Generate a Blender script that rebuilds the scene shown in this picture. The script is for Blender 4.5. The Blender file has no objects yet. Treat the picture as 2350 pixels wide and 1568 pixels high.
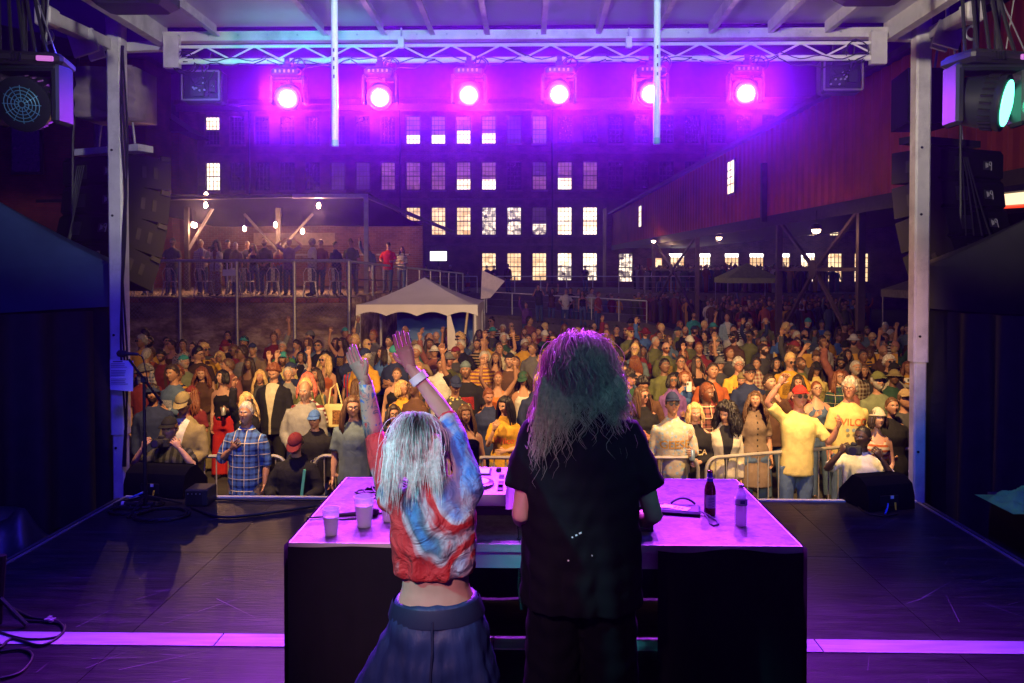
import bpy, bmesh, math, random
import numpy as np
from mathutils import Vector, Matrix, Euler
from math import radians as rad, sin, cos, pi

random.seed(7)
RNG = np.random.default_rng(11)
SC = bpy.context.scene
COL = SC.collection

# ------------------------------------------------------------------ camera
CAM_Z = 3.2           # eye height above the courtyard; stage deck is at 1.1 m
DECK = 1.1
cam_data = bpy.data.cameras.new('camera')
cam = bpy.data.objects.new('camera', cam_data)
COL.objects.link(cam)
cam.location = (0, 0, CAM_Z)
PITCH, YAW = rad(1.44), rad(1.22)
cam.rotation_euler = (pi / 2 - PITCH, 0, YAW)
cam_data.sensor_width = 36
cam_data.lens = 28.1
cam_data.shift_y = -0.0502
cam_data.clip_start = 0.05
cam_data.clip_end = 600
SC.camera = cam

# ------------------------------------------------------------------ night sky
world = bpy.data.worlds.new('World')
SC.world = world
world.use_nodes = True
wn, wl = world.node_tree.nodes, world.node_tree.links
wn.clear()
w_out = wn.new('ShaderNodeOutputWorld')
w_bg = wn.new('ShaderNodeBackground')
w_sky = wn.new('ShaderNodeTexSky')
w_sky.sky_type = 'NISHITA'
w_sky.sun_disc = False
w_sky.sun_elevation = rad(-4)
w_sky.sun_rotation = rad(200)
w_tint = wn.new('ShaderNodeMix')
w_tint.data_type = 'RGBA'
w_tint.blend_type = 'MULTIPLY'
w_tint.inputs[0].default_value = 1.0
w_tint.inputs[7].default_value = (0.06, 0.005, 1.0, 1)
wl.new(w_sky.outputs[0], w_tint.inputs[6])
wl.new(w_tint.outputs[2], w_bg.inputs[0])
w_bg.inputs[1].default_value = 3.0
wl.new(w_bg.outputs[0], w_out.inputs[0])

# a trace of moonlight
sun_d = bpy.data.lights.new('moon', 'SUN')
sun_d.energy = 0.012
sun_d.angle = rad(0.5)
sun_d.color = (0.75, 0.8, 1.0)
sun = bpy.data.objects.new('moon', sun_d)
COL.objects.link(sun)
sun.rotation_euler = (rad(50), 0, rad(200))

# ------------------------------------------------------------------ exposure
SC.view_settings.view_transform = 'Standard'
SC.view_settings.look = 'None'
SC.view_settings.exposure = 0.0
SC.view_settings.gamma = 1.0
SC.view_settings.use_curve_mapping = False
SC.render.engine = 'CYCLES'
cy = SC.cycles
cy.max_bounces = 5
cy.diffuse_bounces = 2
cy.glossy_bounces = 3
cy.transmission_bounces = 4
cy.volume_bounces = 0
cy.transparent_max_bounces = 6
cy.sample_clamp_indirect = 2.0
cy.sample_clamp_direct = 0.0
cy.caustics_reflective = False
cy.caustics_refractive = False
cy.use_denoising = True
cy.denoiser = 'OPENIMAGEDENOISE'
cy.volume_step_rate = 4.0

# ------------------------------------------------------------------ where things stand
_F = 28.1 / 36.0
_R = cam.rotation_euler.to_matrix()
def ray(x, y):
    """direction into the place for a spot of the 2350 x 1568 picture"""
    u = (x - 1175.0) / 2350.0
    v = (784.0 - y) / 2350.0 + cam_data.shift_y
    return _R @ Vector((u / _F, v / _F, -1.0))
def P(x, y, d):
    r = ray(x, y)
    return Vector((0, 0, CAM_Z)) + r * (d / r.y)
def G(x, y, z=0.0):
    r = ray(x, y)
    return Vector((0, 0, CAM_Z)) + r * ((z - CAM_Z) / r.z)

# ------------------------------------------------------------------ materials
_M = {}
def nt_new(name):
    m = bpy.data.materials.new(name)
    m.use_nodes = True
    return m, m.node_tree.nodes, m.node_tree.links
def M(name, col, rough=.6, metal=0., var=.18, scale=6., bump=0., bscale=40., spec=.4, stretch=None,
      emit=None, es=0., dirt=None, dirt_amt=.5, dlo=.5, dhi=.68, alpha=None, trans=0., ior=1.45, sheen=0.):
    if name in _M: return _M[name]
    m, n, l = nt_new(name)
    b = n['Principled BSDF']
    tc = n.new('ShaderNodeTexCoord')
    src = tc.outputs['Object']
    if stretch:
        mp = n.new('ShaderNodeMapping'); mp.inputs['Scale'].default_value = stretch
        l.new(src, mp.inputs[0]); src = mp.outputs[0]
    nz = n.new('ShaderNodeTexNoise'); nz.inputs['Scale'].default_value = scale
    nz.inputs['Detail'].default_value = 5; l.new(src, nz.inputs['Vector'])
    rp = n.new('ShaderNodeMapRange'); rp.inputs[1].default_value = .3; rp.inputs[2].default_value = .7
    l.new(nz.outputs[0], rp.inputs[0])
    mx = n.new('ShaderNodeMix'); mx.data_type = 'RGBA'
    c = np.array(col[:3])
    mx.inputs[6].default_value = (*(c * (1 - var)), 1)
    mx.inputs[7].default_value = (*np.minimum(c * (1 + var), 1), 1)
    l.new(rp.outputs[0], mx.inputs[0])
    out = mx.outputs[2]
    if dirt is not None:
        n2 = n.new('ShaderNodeTexNoise'); n2.inputs['Scale'].default_value = scale * .37
        n2.inputs['Detail'].default_value = 8; n2.inputs['Roughness'].default_value = .7
        l.new(src, n2.inputs['Vector'])
        r2 = n.new('ShaderNodeMapRange'); r2.inputs[1].default_value = dlo; r2.inputs[2].default_value = dhi
        r2.inputs[4].default_value = dirt_amt
        l.new(n2.outputs[0], r2.inputs[0])
        m2 = n.new('ShaderNodeMix'); m2.data_type = 'RGBA'
        l.new(r2.outputs[0], m2.inputs[0]); l.new(out, m2.inputs[6]); m2.inputs[7].default_value = (*dirt, 1)
        out = m2.outputs[2]
    l.new(out, b.inputs['Base Color'])
    b.inputs['Roughness'].default_value = rough
    b.inputs['Metallic'].default_value = metal
    b.inputs['Specular IOR Level'].default_value = spec
    b.inputs['IOR'].default_value = ior
    if trans: b.inputs['Transmission Weight'].default_value = trans
    if sheen: b.inputs['Sheen Weight'].default_value = sheen
    if alpha is not None: b.inputs['Alpha'].default_value = alpha
    if emit is not None:
        b.inputs['Emission Color'].default_value = (*emit, 1)
        b.inputs['Emission Strength'].default_value = es
    if bump:
        n3 = n.new('ShaderNodeTexNoise'); n3.inputs['Scale'].default_value = bscale
        n3.inputs['Detail'].default_value = 4; l.new(src, n3.inputs['Vector'])
        bp = n.new('ShaderNodeBump'); bp.inputs['Strength'].default_value = bump
        bp.inputs['Distance'].default_value = .02
        l.new(n3.outputs[0], bp.inputs['Height']); l.new(bp.outputs[0], b.inputs['Normal'])
    _M[name] = m
    return m
def EM(name, col, s, sample='AUTO'):
    if name in _M: return _M[name]
    m, n, l = nt_new(name)
    b = n['Principled BSDF']
    b.inputs['Base Color'].default_value = (.02, .02, .02, 1)
    b.inputs['Emission Color'].default_value = (*col, 1)
    b.inputs['Emission Strength'].default_value = s
    m.cycles.emission_sampling = sample
    _M[name] = m
    return m

# ------------------------------------------------------------------ mesh helpers
class MB:
    """collects shapes; build() links them as one mesh object"""
    def __init__(self):
        self.v, self.f, self.m = [], [], []
        self.cur = 0
    def add(self, verts, faces):
        o = len(self.v)
        self.v.extend([tuple(map(float, p)) for p in verts])
        self.f.extend([tuple(i + o for i in f) for f in faces])
        self.m.extend([self.cur] * len(faces))
        return self
    def box(self, c, s, rot=None, taper=None):
        x, y, z = [k / 2 for k in s]
        t = taper or (1, 1)
        vs = [Vector(p) for p in ((-x, -y, -z), (x, -y, -z), (x, y, -z), (-x, y, -z),
              (-x*t[0], -y*t[1], z), (x*t[0], -y*t[1], z), (x*t[0], y*t[1], z), (-x*t[0], y*t[1], z))]
        if rot is not None:
            R = Euler(rot).to_matrix() if not isinstance(rot, Matrix) else rot
            vs = [R @ p for p in vs]
        c = Vector(c)
        return self.add([p + c for p in vs], [(0,3,2,1),(4,5,6,7),(0,1,5,4),(1,2,6,5),(2,3,7,6),(3,0,4,7)])
    def box2(self, lo, hi):
        return self.box([(a + b) / 2 for a, b in zip(lo, hi)], [b - a for a, b in zip(lo, hi)])
    def rbox(self, c, s, r=.02, rot=None):
        """box with chamfered edges"""
        x, y, z = [k / 2 for k in s]
        r = min(r, x*.9, y*.9, z*.9)
        rings = []
        for zz, k in ((-z, r), (-z + r, 0), (z - r, 0), (z, r)):
            a, b2 = x - k, y - k
            q = r * .7
            rings.append([(-a+q,-b2,zz),(a-q,-b2,zz),(a,-b2+q,zz),(a,b2-q,zz),(a-q,b2,zz),(-a+q,b2,zz),(-a,b2-q,zz),(-a,-b2+q,zz)])
        vs = [Vector(p) for rg in rings for p in rg]
        if rot is not None:
            R = Euler(rot).to_matrix() if not isinstance(rot, Matrix) else rot
            vs = [R @ p for p in vs]
        c = Vector(c)
        fs = [tuple(range(7, -1, -1)), tuple(range(24, 32))]
        for k in range(3):
            for i in range(8):
                j = (i + 1) % 8
                fs.append((k*8+i, k*8+j, k*8+8+j, k*8+8+i))
        return self.add([p + c for p in vs], fs)
    def tube(self, pts, r, n=8, caps=True, roundcap=False, flat=None):
        pts = [Vector(p) for p in pts]
        k = len(pts)
        rs = list(r) if hasattr(r, '__len__') else [r] * k
        if roundcap:
            d0 = (pts[0] - pts[1]).normalized(); d1 = (pts[-1] - pts[-2]).normalized()
            pts = [pts[0] + d0*rs[0]*.9, pts[0] + d0*rs[0]*.55] + pts + [pts[-1] + d1*rs[-1]*.55, pts[-1] + d1*rs[-1]*.9]
            rs = [rs[0]*.35, rs[0]*.82] + rs + [rs[-1]*.82, rs[-1]*.35]
            k = len(pts)
        T = [((pts[min(i+1, k-1)] - pts[max(i-1, 0)])) for i in range(k)]
        T = [t.normalized() if t.length > 1e-9 else Vector((0,0,1)) for t in T]
        up = Vector((0, 0, 1)) if abs(T[0].z) < .9 else Vector((1, 0, 0))
        N = (up - T[0] * up.dot(T[0])).normalized()
        vs, fs = [], []
        for i in range(k):
            N = N - T[i] * N.dot(T[i])
            N = N.normalized() if N.length > 1e-6 else T[i].orthogonal().normalized()
            B = T[i].cross(N)
            fl = flat if flat is not None else 1.0
            for j in range(n):
                a = 2 * pi * j / n
                vs.append(pts[i] + (N * cos(a) + B * sin(a) * fl) * rs[i])
        for i in range(k - 1):
            for j in range(n):
                q = (j + 1) % n
                fs.append((i*n+j, i*n+q, (i+1)*n+q, (i+1)*n+j))
        if caps:
            fs.append(tuple(range(n-1, -1, -1))); fs.append(tuple(range((k-1)*n, k*n)))
        return self.add(vs, fs)
    def lathe(self, prof, n=16, c=(0,0,0), axis=None):
        """prof: (radius, height) pairs"""
        vs, fs = [], []
        for r, h in prof:
            for j in range(n):
                a = 2*pi*j/n
                vs.append(Vector((r*cos(a), r*sin(a), h)))
        if axis is not None:
            Q = Vector((0,0,1)).rotation_difference(Vector(axis)).to_matrix()
            vs = [Q @ p for p in vs]
        c = Vector(c)
        k = len(prof)
        for i in range(k-1):
            for j in range(n):
                q = (j+1) % n
                fs.append((i*n+j, i*n+q, (i+1)*n+q, (i+1)*n+j))
        fs.append(tuple(range(n-1,-1,-1))); fs.append(tuple(range((k-1)*n, k*n)))
        return self.add([p + c for p in vs], fs)
    def prism(self, poly, a, b):
        """poly points (3-D) swept by vector from a to b offsets"""
        n = len(poly); a, b = Vector(a), Vector(b)
        vs = [Vector(p) + a for p in poly] + [Vector(p) + b for p in poly]
        fs = [tuple(range(n-1,-1,-1)), tuple(range(n, 2*n))]
        for i in range(n):
            j = (i+1) % n
            fs.append((i, j, n+j, n+i))
        return self.add(vs, fs)
    def grid(self, fn, nu, nv, thick=0):
        vs = [fn(i/(nu-1), j/(nv-1)) for j in range(nv) for i in range(nu)]
        fs = [(j*nu+i, j*nu+i+1, (j+1)*nu+i+1, (j+1)*nu+i) for j in range(nv-1) for i in range(nu-1)]
        return self.add(vs, fs)
    def mesh(self, name):
        me = bpy.data.meshes.new(name)
        me.from_pydata(self.v, [], self.f)
        if any(self.m): me.polygons.foreach_set('material_index', self.m)
        me.update()
        return me
    def build(self, name, mats, parent=None, smooth=False, loc=None, fix=True):
        me = self.mesh(name)
        if fix:
            bm = bmesh.new(); bm.from_mesh(me)
            bmesh.ops.recalc_face_normals(bm, faces=bm.faces)
            bm.to_mesh(me); bm.free()
        for m in (mats if isinstance(mats, (list, tuple)) else [mats]): me.materials.append(m)
        if smooth:
            me.polygons.foreach_set('use_smooth', [True]*len(me.polygons))
            if smooth is not True: me.set_sharp_from_angle(angle=rad(smooth))
        return link(name, me, parent, loc)
def link(name, data, parent=None, loc=None):
    o = bpy.data.objects.new(name, data)
    COL.objects.link(o)
    if parent is not None: o.parent = parent
    if loc is not None: o.location = loc
    return o
def tag(o, label=None, cat=None, group=None, kind=None):
    if label: o['label'] = label
    if cat: o['category'] = cat
    if group: o['group'] = group
    if kind: o['kind'] = kind
    return o
def thing(name, label, cat, loc=(0,0,0), rz=0, group=None):
    o = link(name, None, None, loc)
    o.rotation_euler = (0, 0, rz)
    o.empty_display_size = .1
    return tag(o, label, cat, group)
def structure(o): o['kind'] = 'structure'; return o
def copy_tree(o, parent=None):
    c = o.copy(); COL.objects.link(c); c.parent = parent
    for ch in o.children: copy_tree(ch, c)
    return c
def lamp(name, kind, loc, col, power, parent=None, target=None, size=.1, angle=40, blend=.5):
    ld = bpy.data.lights.new(name, kind)
    ld.color = col; ld.energy = power
    if kind == 'SPOT':
        ld.spot_size = rad(angle); ld.spot_blend = blend; ld.shadow_soft_size = size
    elif kind == 'POINT': ld.shadow_soft_size = size
    elif kind == 'AREA': ld.size = size
    o = link(name, ld, parent, loc)
    if target is not None:
        o.rotation_mode = 'QUATERNION'
        o.rotation_quaternion = (Vector(target) - Vector(loc)).to_track_quat('-Z', 'Y')
    return o
def catenary(a, b, sag, n=12):
    a, b = Vector(a), Vector(b)
    return [a.lerp(b, i/n) - Vector((0,0,sag*4*(i/n)*(1-i/n))) for i in range(n+1)]

# ================================================================== common materials
mAsphalt = M('asphalt', (.045,.043,.042), .85, var=.35, scale=3, bump=.5, bscale=60, dirt=(.09,.08,.07))
mDeck = M('stage_deck_ply', (.013,.012,.013), .38, var=.5, scale=9, stretch=(.35,2.6,1), bump=.15, bscale=25, dirt=(.06,.055,.055), dirt_amt=.45, spec=.3)
mStrip = M('worn_white_paint', (.36,.34,.36), .5, var=.2, scale=14, stretch=(.25,3,1), dirt=(.3,.28,.28), dirt_amt=.5)
mAlu = M('painted_aluminium', (.62,.6,.56), .5, .25, var=.14, scale=5, bump=.1, bscale=30, dirt=(.22,.2,.18), dirt_amt=.55)
mAlu2 = M('roof_panel_paint', (.5,.5,.54), .35, .1, var=.06, scale=2, dirt=(.3,.3,.33), dirt_amt=.3)
mBlackMetal = M('black_metal', (.018,.018,.02), .45, .4, var=.3)
mBlackPlastic = M('black_plastic', (.02,.02,.022), .5, var=.25, bump=.1, bscale=120)
mBlackCloth = M('black_cloth', (.006,.006,.007), .9, var=.4, scale=3, bump=.3, bscale=8)
mCable = M('black_cable', (.012,.012,.013), .5, var=.2)
mSteel = M('galvanised_steel', (.42,.43,.44), .42, .6, var=.2, scale=20)
mDarkSteel = M('dark_painted_steel', (.035,.03,.03), .6, .2, var=.3)
mWhitePaint = M('white_paint', (.75,.74,.72), .5, var=.08)
mRope = M('steel_rope', (.3,.3,.3), .4, .7)
def brick_mat(name, c1, c2, mort, sx, sy):
    if name in _M: return _M[name]
    m, n, l = nt_new(name); b = n['Principled BSDF']
    tc = n.new('ShaderNodeTexCoord'); sp = n.new('ShaderNodeSeparateXYZ'); cb = n.new('ShaderNodeCombineXYZ')
    ad = n.new('ShaderNodeMath'); l.new(tc.outputs['Object'], sp.inputs[0])
    l.new(sp.outputs[0], ad.inputs[0]); l.new(sp.outputs[1], ad.inputs[1])
    l.new(ad.outputs[0], cb.inputs[0]); l.new(sp.outputs[2], cb.inputs[1])
    br = n.new('ShaderNodeTexBrick'); br.inputs['Scale'].default_value = 1
    br.inputs['Brick Width'].default_value = sx; br.inputs['Row Height'].default_value = sy
    br.inputs['Mortar Size'].default_value = sy*.1
    br.inputs['Color1'].default_value = (*c1,1); br.inputs['Color2'].default_value = (*c2,1); br.inputs['Mortar'].default_value = (*mort,1)
    l.new(cb.outputs[0], br.inputs['Vector'])
    nz = n.new('ShaderNodeTexNoise'); nz.inputs['Scale'].default_value = .9; nz.inputs['Detail'].default_value = 7
    l.new(tc.outputs['Object'], nz.inputs['Vector'])
    mr = n.new('ShaderNodeMapRange'); mr.inputs[1].default_value=.3; mr.inputs[2].default_value=.75; mr.inputs[3].default_value=.55; mr.inputs[4].default_value=1.3
    l.new(nz.outputs[0], mr.inputs[0])
    mm = n.new('ShaderNodeMix'); mm.data_type='RGBA'; mm.blend_type='MULTIPLY'; mm.inputs[0].default_value=1
    l.new(br.outputs[0], mm.inputs[6]); l.new(mr.outputs[0], mm.inputs[7]); l.new(mm.outputs[2], b.inputs['Base Color'])
    bp = n.new('ShaderNodeBump'); bp.inputs['Strength'].default_value=.6; bp.inputs['Distance'].default_value=.02
    iv = n.new('ShaderNodeMath'); iv.operation='SUBTRACT'; iv.inputs[0].default_value=1
    l.new(br.outputs[1], iv.inputs[1]); l.new(iv.outputs[0], bp.inputs['Height']); l.new(bp.outputs[0], b.inputs['Normal'])
    b.inputs['Roughness'].default_value=.85
    _M[name]=m
    return m
mBrick = brick_mat('mill_brick', (.24,.1,.075), (.17,.07,.055), (.2,.17,.15), .3, .1)
mBrick2 = brick_mat('annex_brick', (.32,.14,.09), (.22,.09,.06), (.28,.24,.2), .3, .1)
mRedBrick = brick_mat('dark_red_brick', (.2,.045,.035), (.15,.035,.03), (.1,.06,.05), .3, .1)

# ================================================================== ground
g = MB(); g.grid(lambda u, v: ((u-.5)*300, -20+v*220, 0.0), 2, 2)
structure(g.build('ground', mAsphalt))

# stage deck: panels with narrow joints, white strip across
SX0, SX1, SY0, SY1 = -3.72, 3.5, -2.0, 7.25
stage = structure(MB().box2((SX0+.02, SY0+.02, 0.02), (SX1-.02, SY1-.02, DECK-.09)).build('stage_base', mBlackMetal))
floor = link('stage_floor', None); structure(floor)
ys = [SY0, -.9, .3, 1.5, 2.7, 4.37, 4.53, 5.85, SY1]
for j in range(len(ys)-1):
    if abs(ys[j]-4.37) < .01: continue
    xs = [SX0, -2.3, -1.15, 0.02, 1.2, 2.35, SX1]
    for i in range(len(xs)-1):
        m = MB(); m.box2((xs[i]+.002, ys[j]+.002, DECK-.08), (xs[i+1]-.002, ys[j+1]-.002, DECK + random.uniform(-.0008,.0008)))
        o = m.build('deck_panel', mDeck, floor)
for a, b in ((SX0, -1.76), (-1.76, -.2), (-.2, 1.62), (1.62, SX1)):
    MB().box2((a+.004, 4.375, DECK-.06), (b-.004, 4.525, DECK+.003)).build('strip_panel', mStrip, floor)
tr = MB(); tr.box2((SX0-.01, SY1, DECK-.12), (SX1+.01, SY1+.05, DECK+.012)); tr.build('edge_trim', mAlu, floor)
for x0, sgn in ((SX0, -1), (SX1, 1)):
    tr = MB(); tr.box2((min(x0, x0+sgn*.03), SY0, DECK-.12), (max(x0, x0+sgn*.03), SY1, DECK+.004)); tr.build('edge_trim', M('dull_trim', (.16,.15,.13), .6, .2), floor)
    tr = MB(); tr.box2((min(x0+sgn*.055, x0+sgn*.085), SY0, DECK-.12), (max(x0+sgn*.055, x0+sgn*.085), SY1, DECK-.002)); tr.build('edge_trim', M('dark_trim', (.05,.05,.05), .6, .2), floor)
# scuffs: long thin scratches in the deck coating
sc_ = MB()
for k in range(190):
    x = random.uniform(SX0+.2, SX1-.2); y = random.uniform(3.4, 7.1); a = random.gauss(.5, .5); L = random.uniform(.05, .5)
    if 4.3 < y < 4.6: continue
    w = random.uniform(.0012, .003)
    dx, dy = cos(a)*L/2, sin(a)*L/2; nx, ny = -sin(a)*w, cos(a)*w
    sc_.add([(x-dx-nx, y-dy-ny, DECK+.0022), (x+dx-nx*.2, y+dy-ny*.2, DECK+.0022), (x+dx+nx*.2, y+dy+ny*.2, DECK+.0022), (x-dx+nx, y-dy+ny, DECK+.0022)], [(0,1,2,3)])
so = sc_.build('scratches', M('scratch_scar', (.16,.15,.15), .6), floor, fix=False); so['kind'] = 'stuff'
# side wings (lower dark decks beside the stage)
structure(MB().box2((-8.5, 3, 0.01), (SX0-.12, 8.6, DECK-.35)).build('side_wing_floor', mBlackCloth))
structure(MB().box2((SX1+.12, 3, 0.01), (8.5, 8.6, DECK-.35)).build('side_wing_floor', mBlackCloth))

# ================================================================== far mill building
MILL_Y = 70.0
def wz(y, d=MILL_Y): return P(1214, y, d).z
def wxx(x, d=MILL_Y): return P(x, 620, d).x
mPaneDark = M('dark_window_glass', (.02,.02,.03), .15, var=.4, spec=.8)
mFrame = M('window_frame_paint', (.05,.04,.045), .6)
def lit_mat(name, c_lo, c_hi, s, scale=(.9,1,1.4)):
    if name in _M: return _M[name]
    m, n, l = nt_new(name); b = n['Principled BSDF']
    tc = n.new('ShaderNodeTexCoord'); mp = n.new('ShaderNodeMapping'); mp.inputs['Scale'].default_value = scale
    oi = n.new('ShaderNodeObjectInfo'); ad = n.new('ShaderNodeVectorMath'); 
    l.new(tc.outputs['Object'], mp.inputs[0]); l.new(mp.outputs[0], ad.inputs[0])
    sc = n.new('ShaderNodeMath'); sc.operation='MULTIPLY'; sc.inputs[1].default_value=40; l.new(oi.outputs['Random'], sc.inputs[0]); l.new(sc.outputs[0], ad.inputs[1])
    vo = n.new('ShaderNodeTexVoronoi'); vo.distance='CHEBYCHEV'; vo.inputs['Scale'].default_value=1.6; l.new(ad.outputs[0], vo.inputs['Vector'])
    nz = n.new('ShaderNodeTexNoise'); nz.inputs['Scale'].default_value=1.1; l.new(ad.outputs[0], nz.inputs['Vector'])
    mu = n.new('ShaderNodeMath'); mu.operation='MULTIPLY'; l.new(vo.outputs['Color'], mu.inputs[0]); l.new(nz.outputs[0], mu.inputs[1])
    rp = n.new('ShaderNodeMapRange'); rp.inputs[1].default_value=.08; rp.inputs[2].default_value=.42; l.new(mu.outputs[0], rp.inputs[0])
    mx = n.new('ShaderNodeMix'); mx.data_type='RGBA'; mx.inputs[6].default_value=(*c_lo,1); mx.inputs[7].default_value=(*c_hi,1)
    l.new(rp.outputs[0], mx.inputs[0]); l.new(mx.outputs[2], b.inputs['Emission Color'])
    b.inputs['Emission Strength'].default_value=s; b.inputs['Base Color'].default_value=(.05,.05,.05,1)
    m.cycles.emission_sampling='NONE'
    _M[name]=m
    return m
mLit = lit_mat('lit_room', (.75,.5,.3), (1,.86,.66), 2.6)
mLitWarm = lit_mat('lit_room_warm', (.6,.32,.13), (1,.74,.42), 1.7)
mLitBusy = lit_mat('lit_room_busy', (.04,.025,.03), (1,.8,.6), 1.9, (2.2,1,2.2))
mDim = lit_mat('dim_room_haze_tint', (.16,.05,.12), (.3,.1,.22), 1.0)  # purple tint of the haze put into the pane glow
mFaint = lit_mat('faint_room', (.03,.01,.05), (.07,.03,.1), 1.0)
mTube = EM('ceiling_tube_light', (1,.93,.84), 9, 'NONE')

def wall_with_openings(mb, x0, x1, z0, z1, y, openings, depth):
    """front sheet at y with rectangular openings (x0,x1,z0,z1) and reveals going back by depth"""
    xs = sorted({x0, x1, *[o[0] for o in openings], *[o[1] for o in openings]})
    zs = sorted({z0, z1, *[o[2] for o in openings], *[o[3] for o in openings]})
    for i in range(len(xs)-1):
        run = None
        for j in range(len(zs)-1):
            cx, cz = (xs[i]+xs[i+1])/2, (zs[j]+zs[j+1])/2
            if any(o[0]<cx<o[1] and o[2]<cz<o[3] for o in openings): continue
            mb.add([(xs[i],y,zs[j]),(xs[i+1],y,zs[j]),(xs[i+1],y,zs[j+1]),(xs[i],y,zs[j+1])], [(0,1,2,3)])
    for a, b, c, d in openings:
        mb.add([(a,y,c),(b,y,c),(b,y+depth,c),(a,y+depth,c)], [(0,1,2,3)])
        mb.add([(a,y,d),(a,y+depth,d),(b,y+depth,d),(b,y,d)], [(0,1,2,3)])
        mb.add([(a,y,c),(a,y+depth,c),(a,y+depth,d),(a,y,d)], [(0,1,2,3)])
        mb.add([(b,y,c),(b,y,d),(b,y+depth,d),(b,y+depth,c)], [(0,1,2,3)])

_winmesh = {}
def window_part(parent, cx, y, z0, w, h, panes, cols=4, rows=7):
    """one window: frame with bars, panes behind it. panes: list of (frac0, frac1, material)"""
    key = ('f', round(w,2), round(h,2), cols, rows)
    if key not in _winmesh:
        m = MB(); t = .07
        m.box2((-w/2, -.05, 0), (-w/2+t, .05, h)); m.box2((w/2-t, -.05, 0), (w/2, .05, h))
        m.box2((-w/2+t, -.05, 0), (w/2-t, .05, t)); m.box2((-w/2+t, -.05, h-t), (w/2-t, .05, h))
        for i in range(1, cols):
            x = -w/2 + w*i/cols; m.box2((x-.018, -.03, t), (x+.018, .03, h-t))
        for j in range(1, rows):
            z = h*j/rows; k = .045 if j == rows//2 else .018
            m.box2((-w/2+t, -.036, z-k), (w/2-t, .036, z+k))
        me = m.mesh('window'); me.materials.append(mFrame); _winmesh[key] = me
    o = link('window', _winmesh[key], parent, (cx, y, z0))
    for f0, f1, mat in panes:
        key = ('p', round(w,2), round(h*(f1-f0),2), mat.name)
        if key not in _winmesh:
            m = MB(); hh = h*(f1-f0)
            m.box2((-w/2+.02, -.01, 0.01), (w/2-.02, .01, hh)); me = m.mesh('pane'); me.materials.append(mat); _winmesh[key] = me
        link('pane', _winmesh[key], o, (0, .08, h*f0))
    return o

mill = thing('mill_building', 'tall dark brick mill with rows of tall many-paned windows, some lit, behind the crowd', 'building', (0, MILL_Y, 0))
PITCHX = 58/1835*MILL_Y; X0 = wxx(1064)
W, H = 34/1835*MILL_Y, 65/1835*MILL_Y
rowz = {'A': wz(330), 'B': wz(436), 'C': wz(540), 'D': wz(645)}
LIT = {}
def setw(row, xs, panes):
    for x in xs: LIT[(row, round((x-1064)/58))] = panes
full, warm, busy, dim, faint, dark = [(0,1,mLit)], [(0,1,mLitWarm)], [(0,1,mLitBusy)], [(0,1,mDim)], [(0,1,mFaint)], [(0,1,mPaneDark)]
half = [(0,.38,mLit),(.38,1,mDim)]
setw('A', [948,1006], [(0,.33,mLit),(.33,1,mDim)]); setw('A', [1064], [(0,.48,mLit),(.48,1,mDim)]); setw('A', [1122], half); setw('A', [1238], dim); setw('A',[1180], faint)
setw('A', [484], [(.55,1,mLit),(0,.55,mPaneDark)])
setw('B', [772,832], faint); setw('B', [890,948,1006], dim); setw('B', [1064,1122], half); setw('B', [1238], [(0,.5,mDim),(.5,1,mFaint)])
setw('B', [1297], [(0,.42,mLit),(.42,1,mDim)]); setw('B', [1355], dim); setw('B', [484], full)
setw('C', [948,1006,1064], warm); setw('C', [1297,1355], full); setw('C', [1122,1180], busy); setw('C', [1238], [(0,.4,mLitBusy),(.4,1,mFaint)])
setw('D', [1122,1180,1238], warm); setw('D', [1297,1355], [(0,.55,mLitBusy),(.55,1,mLit)])
ops = []
for row in 'ABCD':
    for k in range(-10, 16):
        if row == 'D' and (k < 1 or k > 5): continue
        if row == 'C' and k < -2: continue
        ops.append((row, k, X0+k*PITCHX-W/2, X0+k*PITCHX+W/2, rowz[row], rowz[row]+H))
m = MB(); XA, XB, ZT = wxx(415), wxx(2120), wz(240)
wall_with_openings(m, XA, XB, 0, ZT, 0, [o[2:] for o in ops], .35)
m.box2((XA, .36, 0), (XB, 14, ZT))
m.build('wall', mBrick, mill, fix=False)
m = MB(); m.box2((XA-.3, -.5, ZT+.002), (XB+.3, 14.2, ZT+.45)); m.box2((XA-.2, -.3, ZT-.5), (XB+.2, -.004, ZT-.003)); m.build('cornice', M('dark_cornice', (.09,.06,.06), .8), mill)
for row in 'ABC':
    m = MB(); m.box2((XA, -.06, rowz[row]-.9), (XB, -.003, rowz[row]-.7)); m.build('string_course', M('stone_band', (.2,.12,.1), .8), mill)
for row, k, a, b, c, d in ops:
    panes = LIT.get((row, k), dark)
    window_part(mill, (a+b)/2, .2, c, W, H, panes, 4, 6)
    m = None
sill = MB(); sill.box2((-W/2-.08, -.09, -.16), (W/2+.08, .1, -.003)); sm = sill.mesh('sill'); sm.materials.append(M('stone_sill', (.22,.15,.13), .8))
for row, k, a, b, c, d in ops: link('sill', sm, mill, ((a+b)/2, -.003, c))
for k in range(-9, 16, 6):
    m = MB(); x = X0+(k+.5)*PITCHX; m.tube([(x,-.12,2),(x,-.12,ZT-.5)], .07, 8); m.build('downpipe', mDarkSteel, mill)

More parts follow.
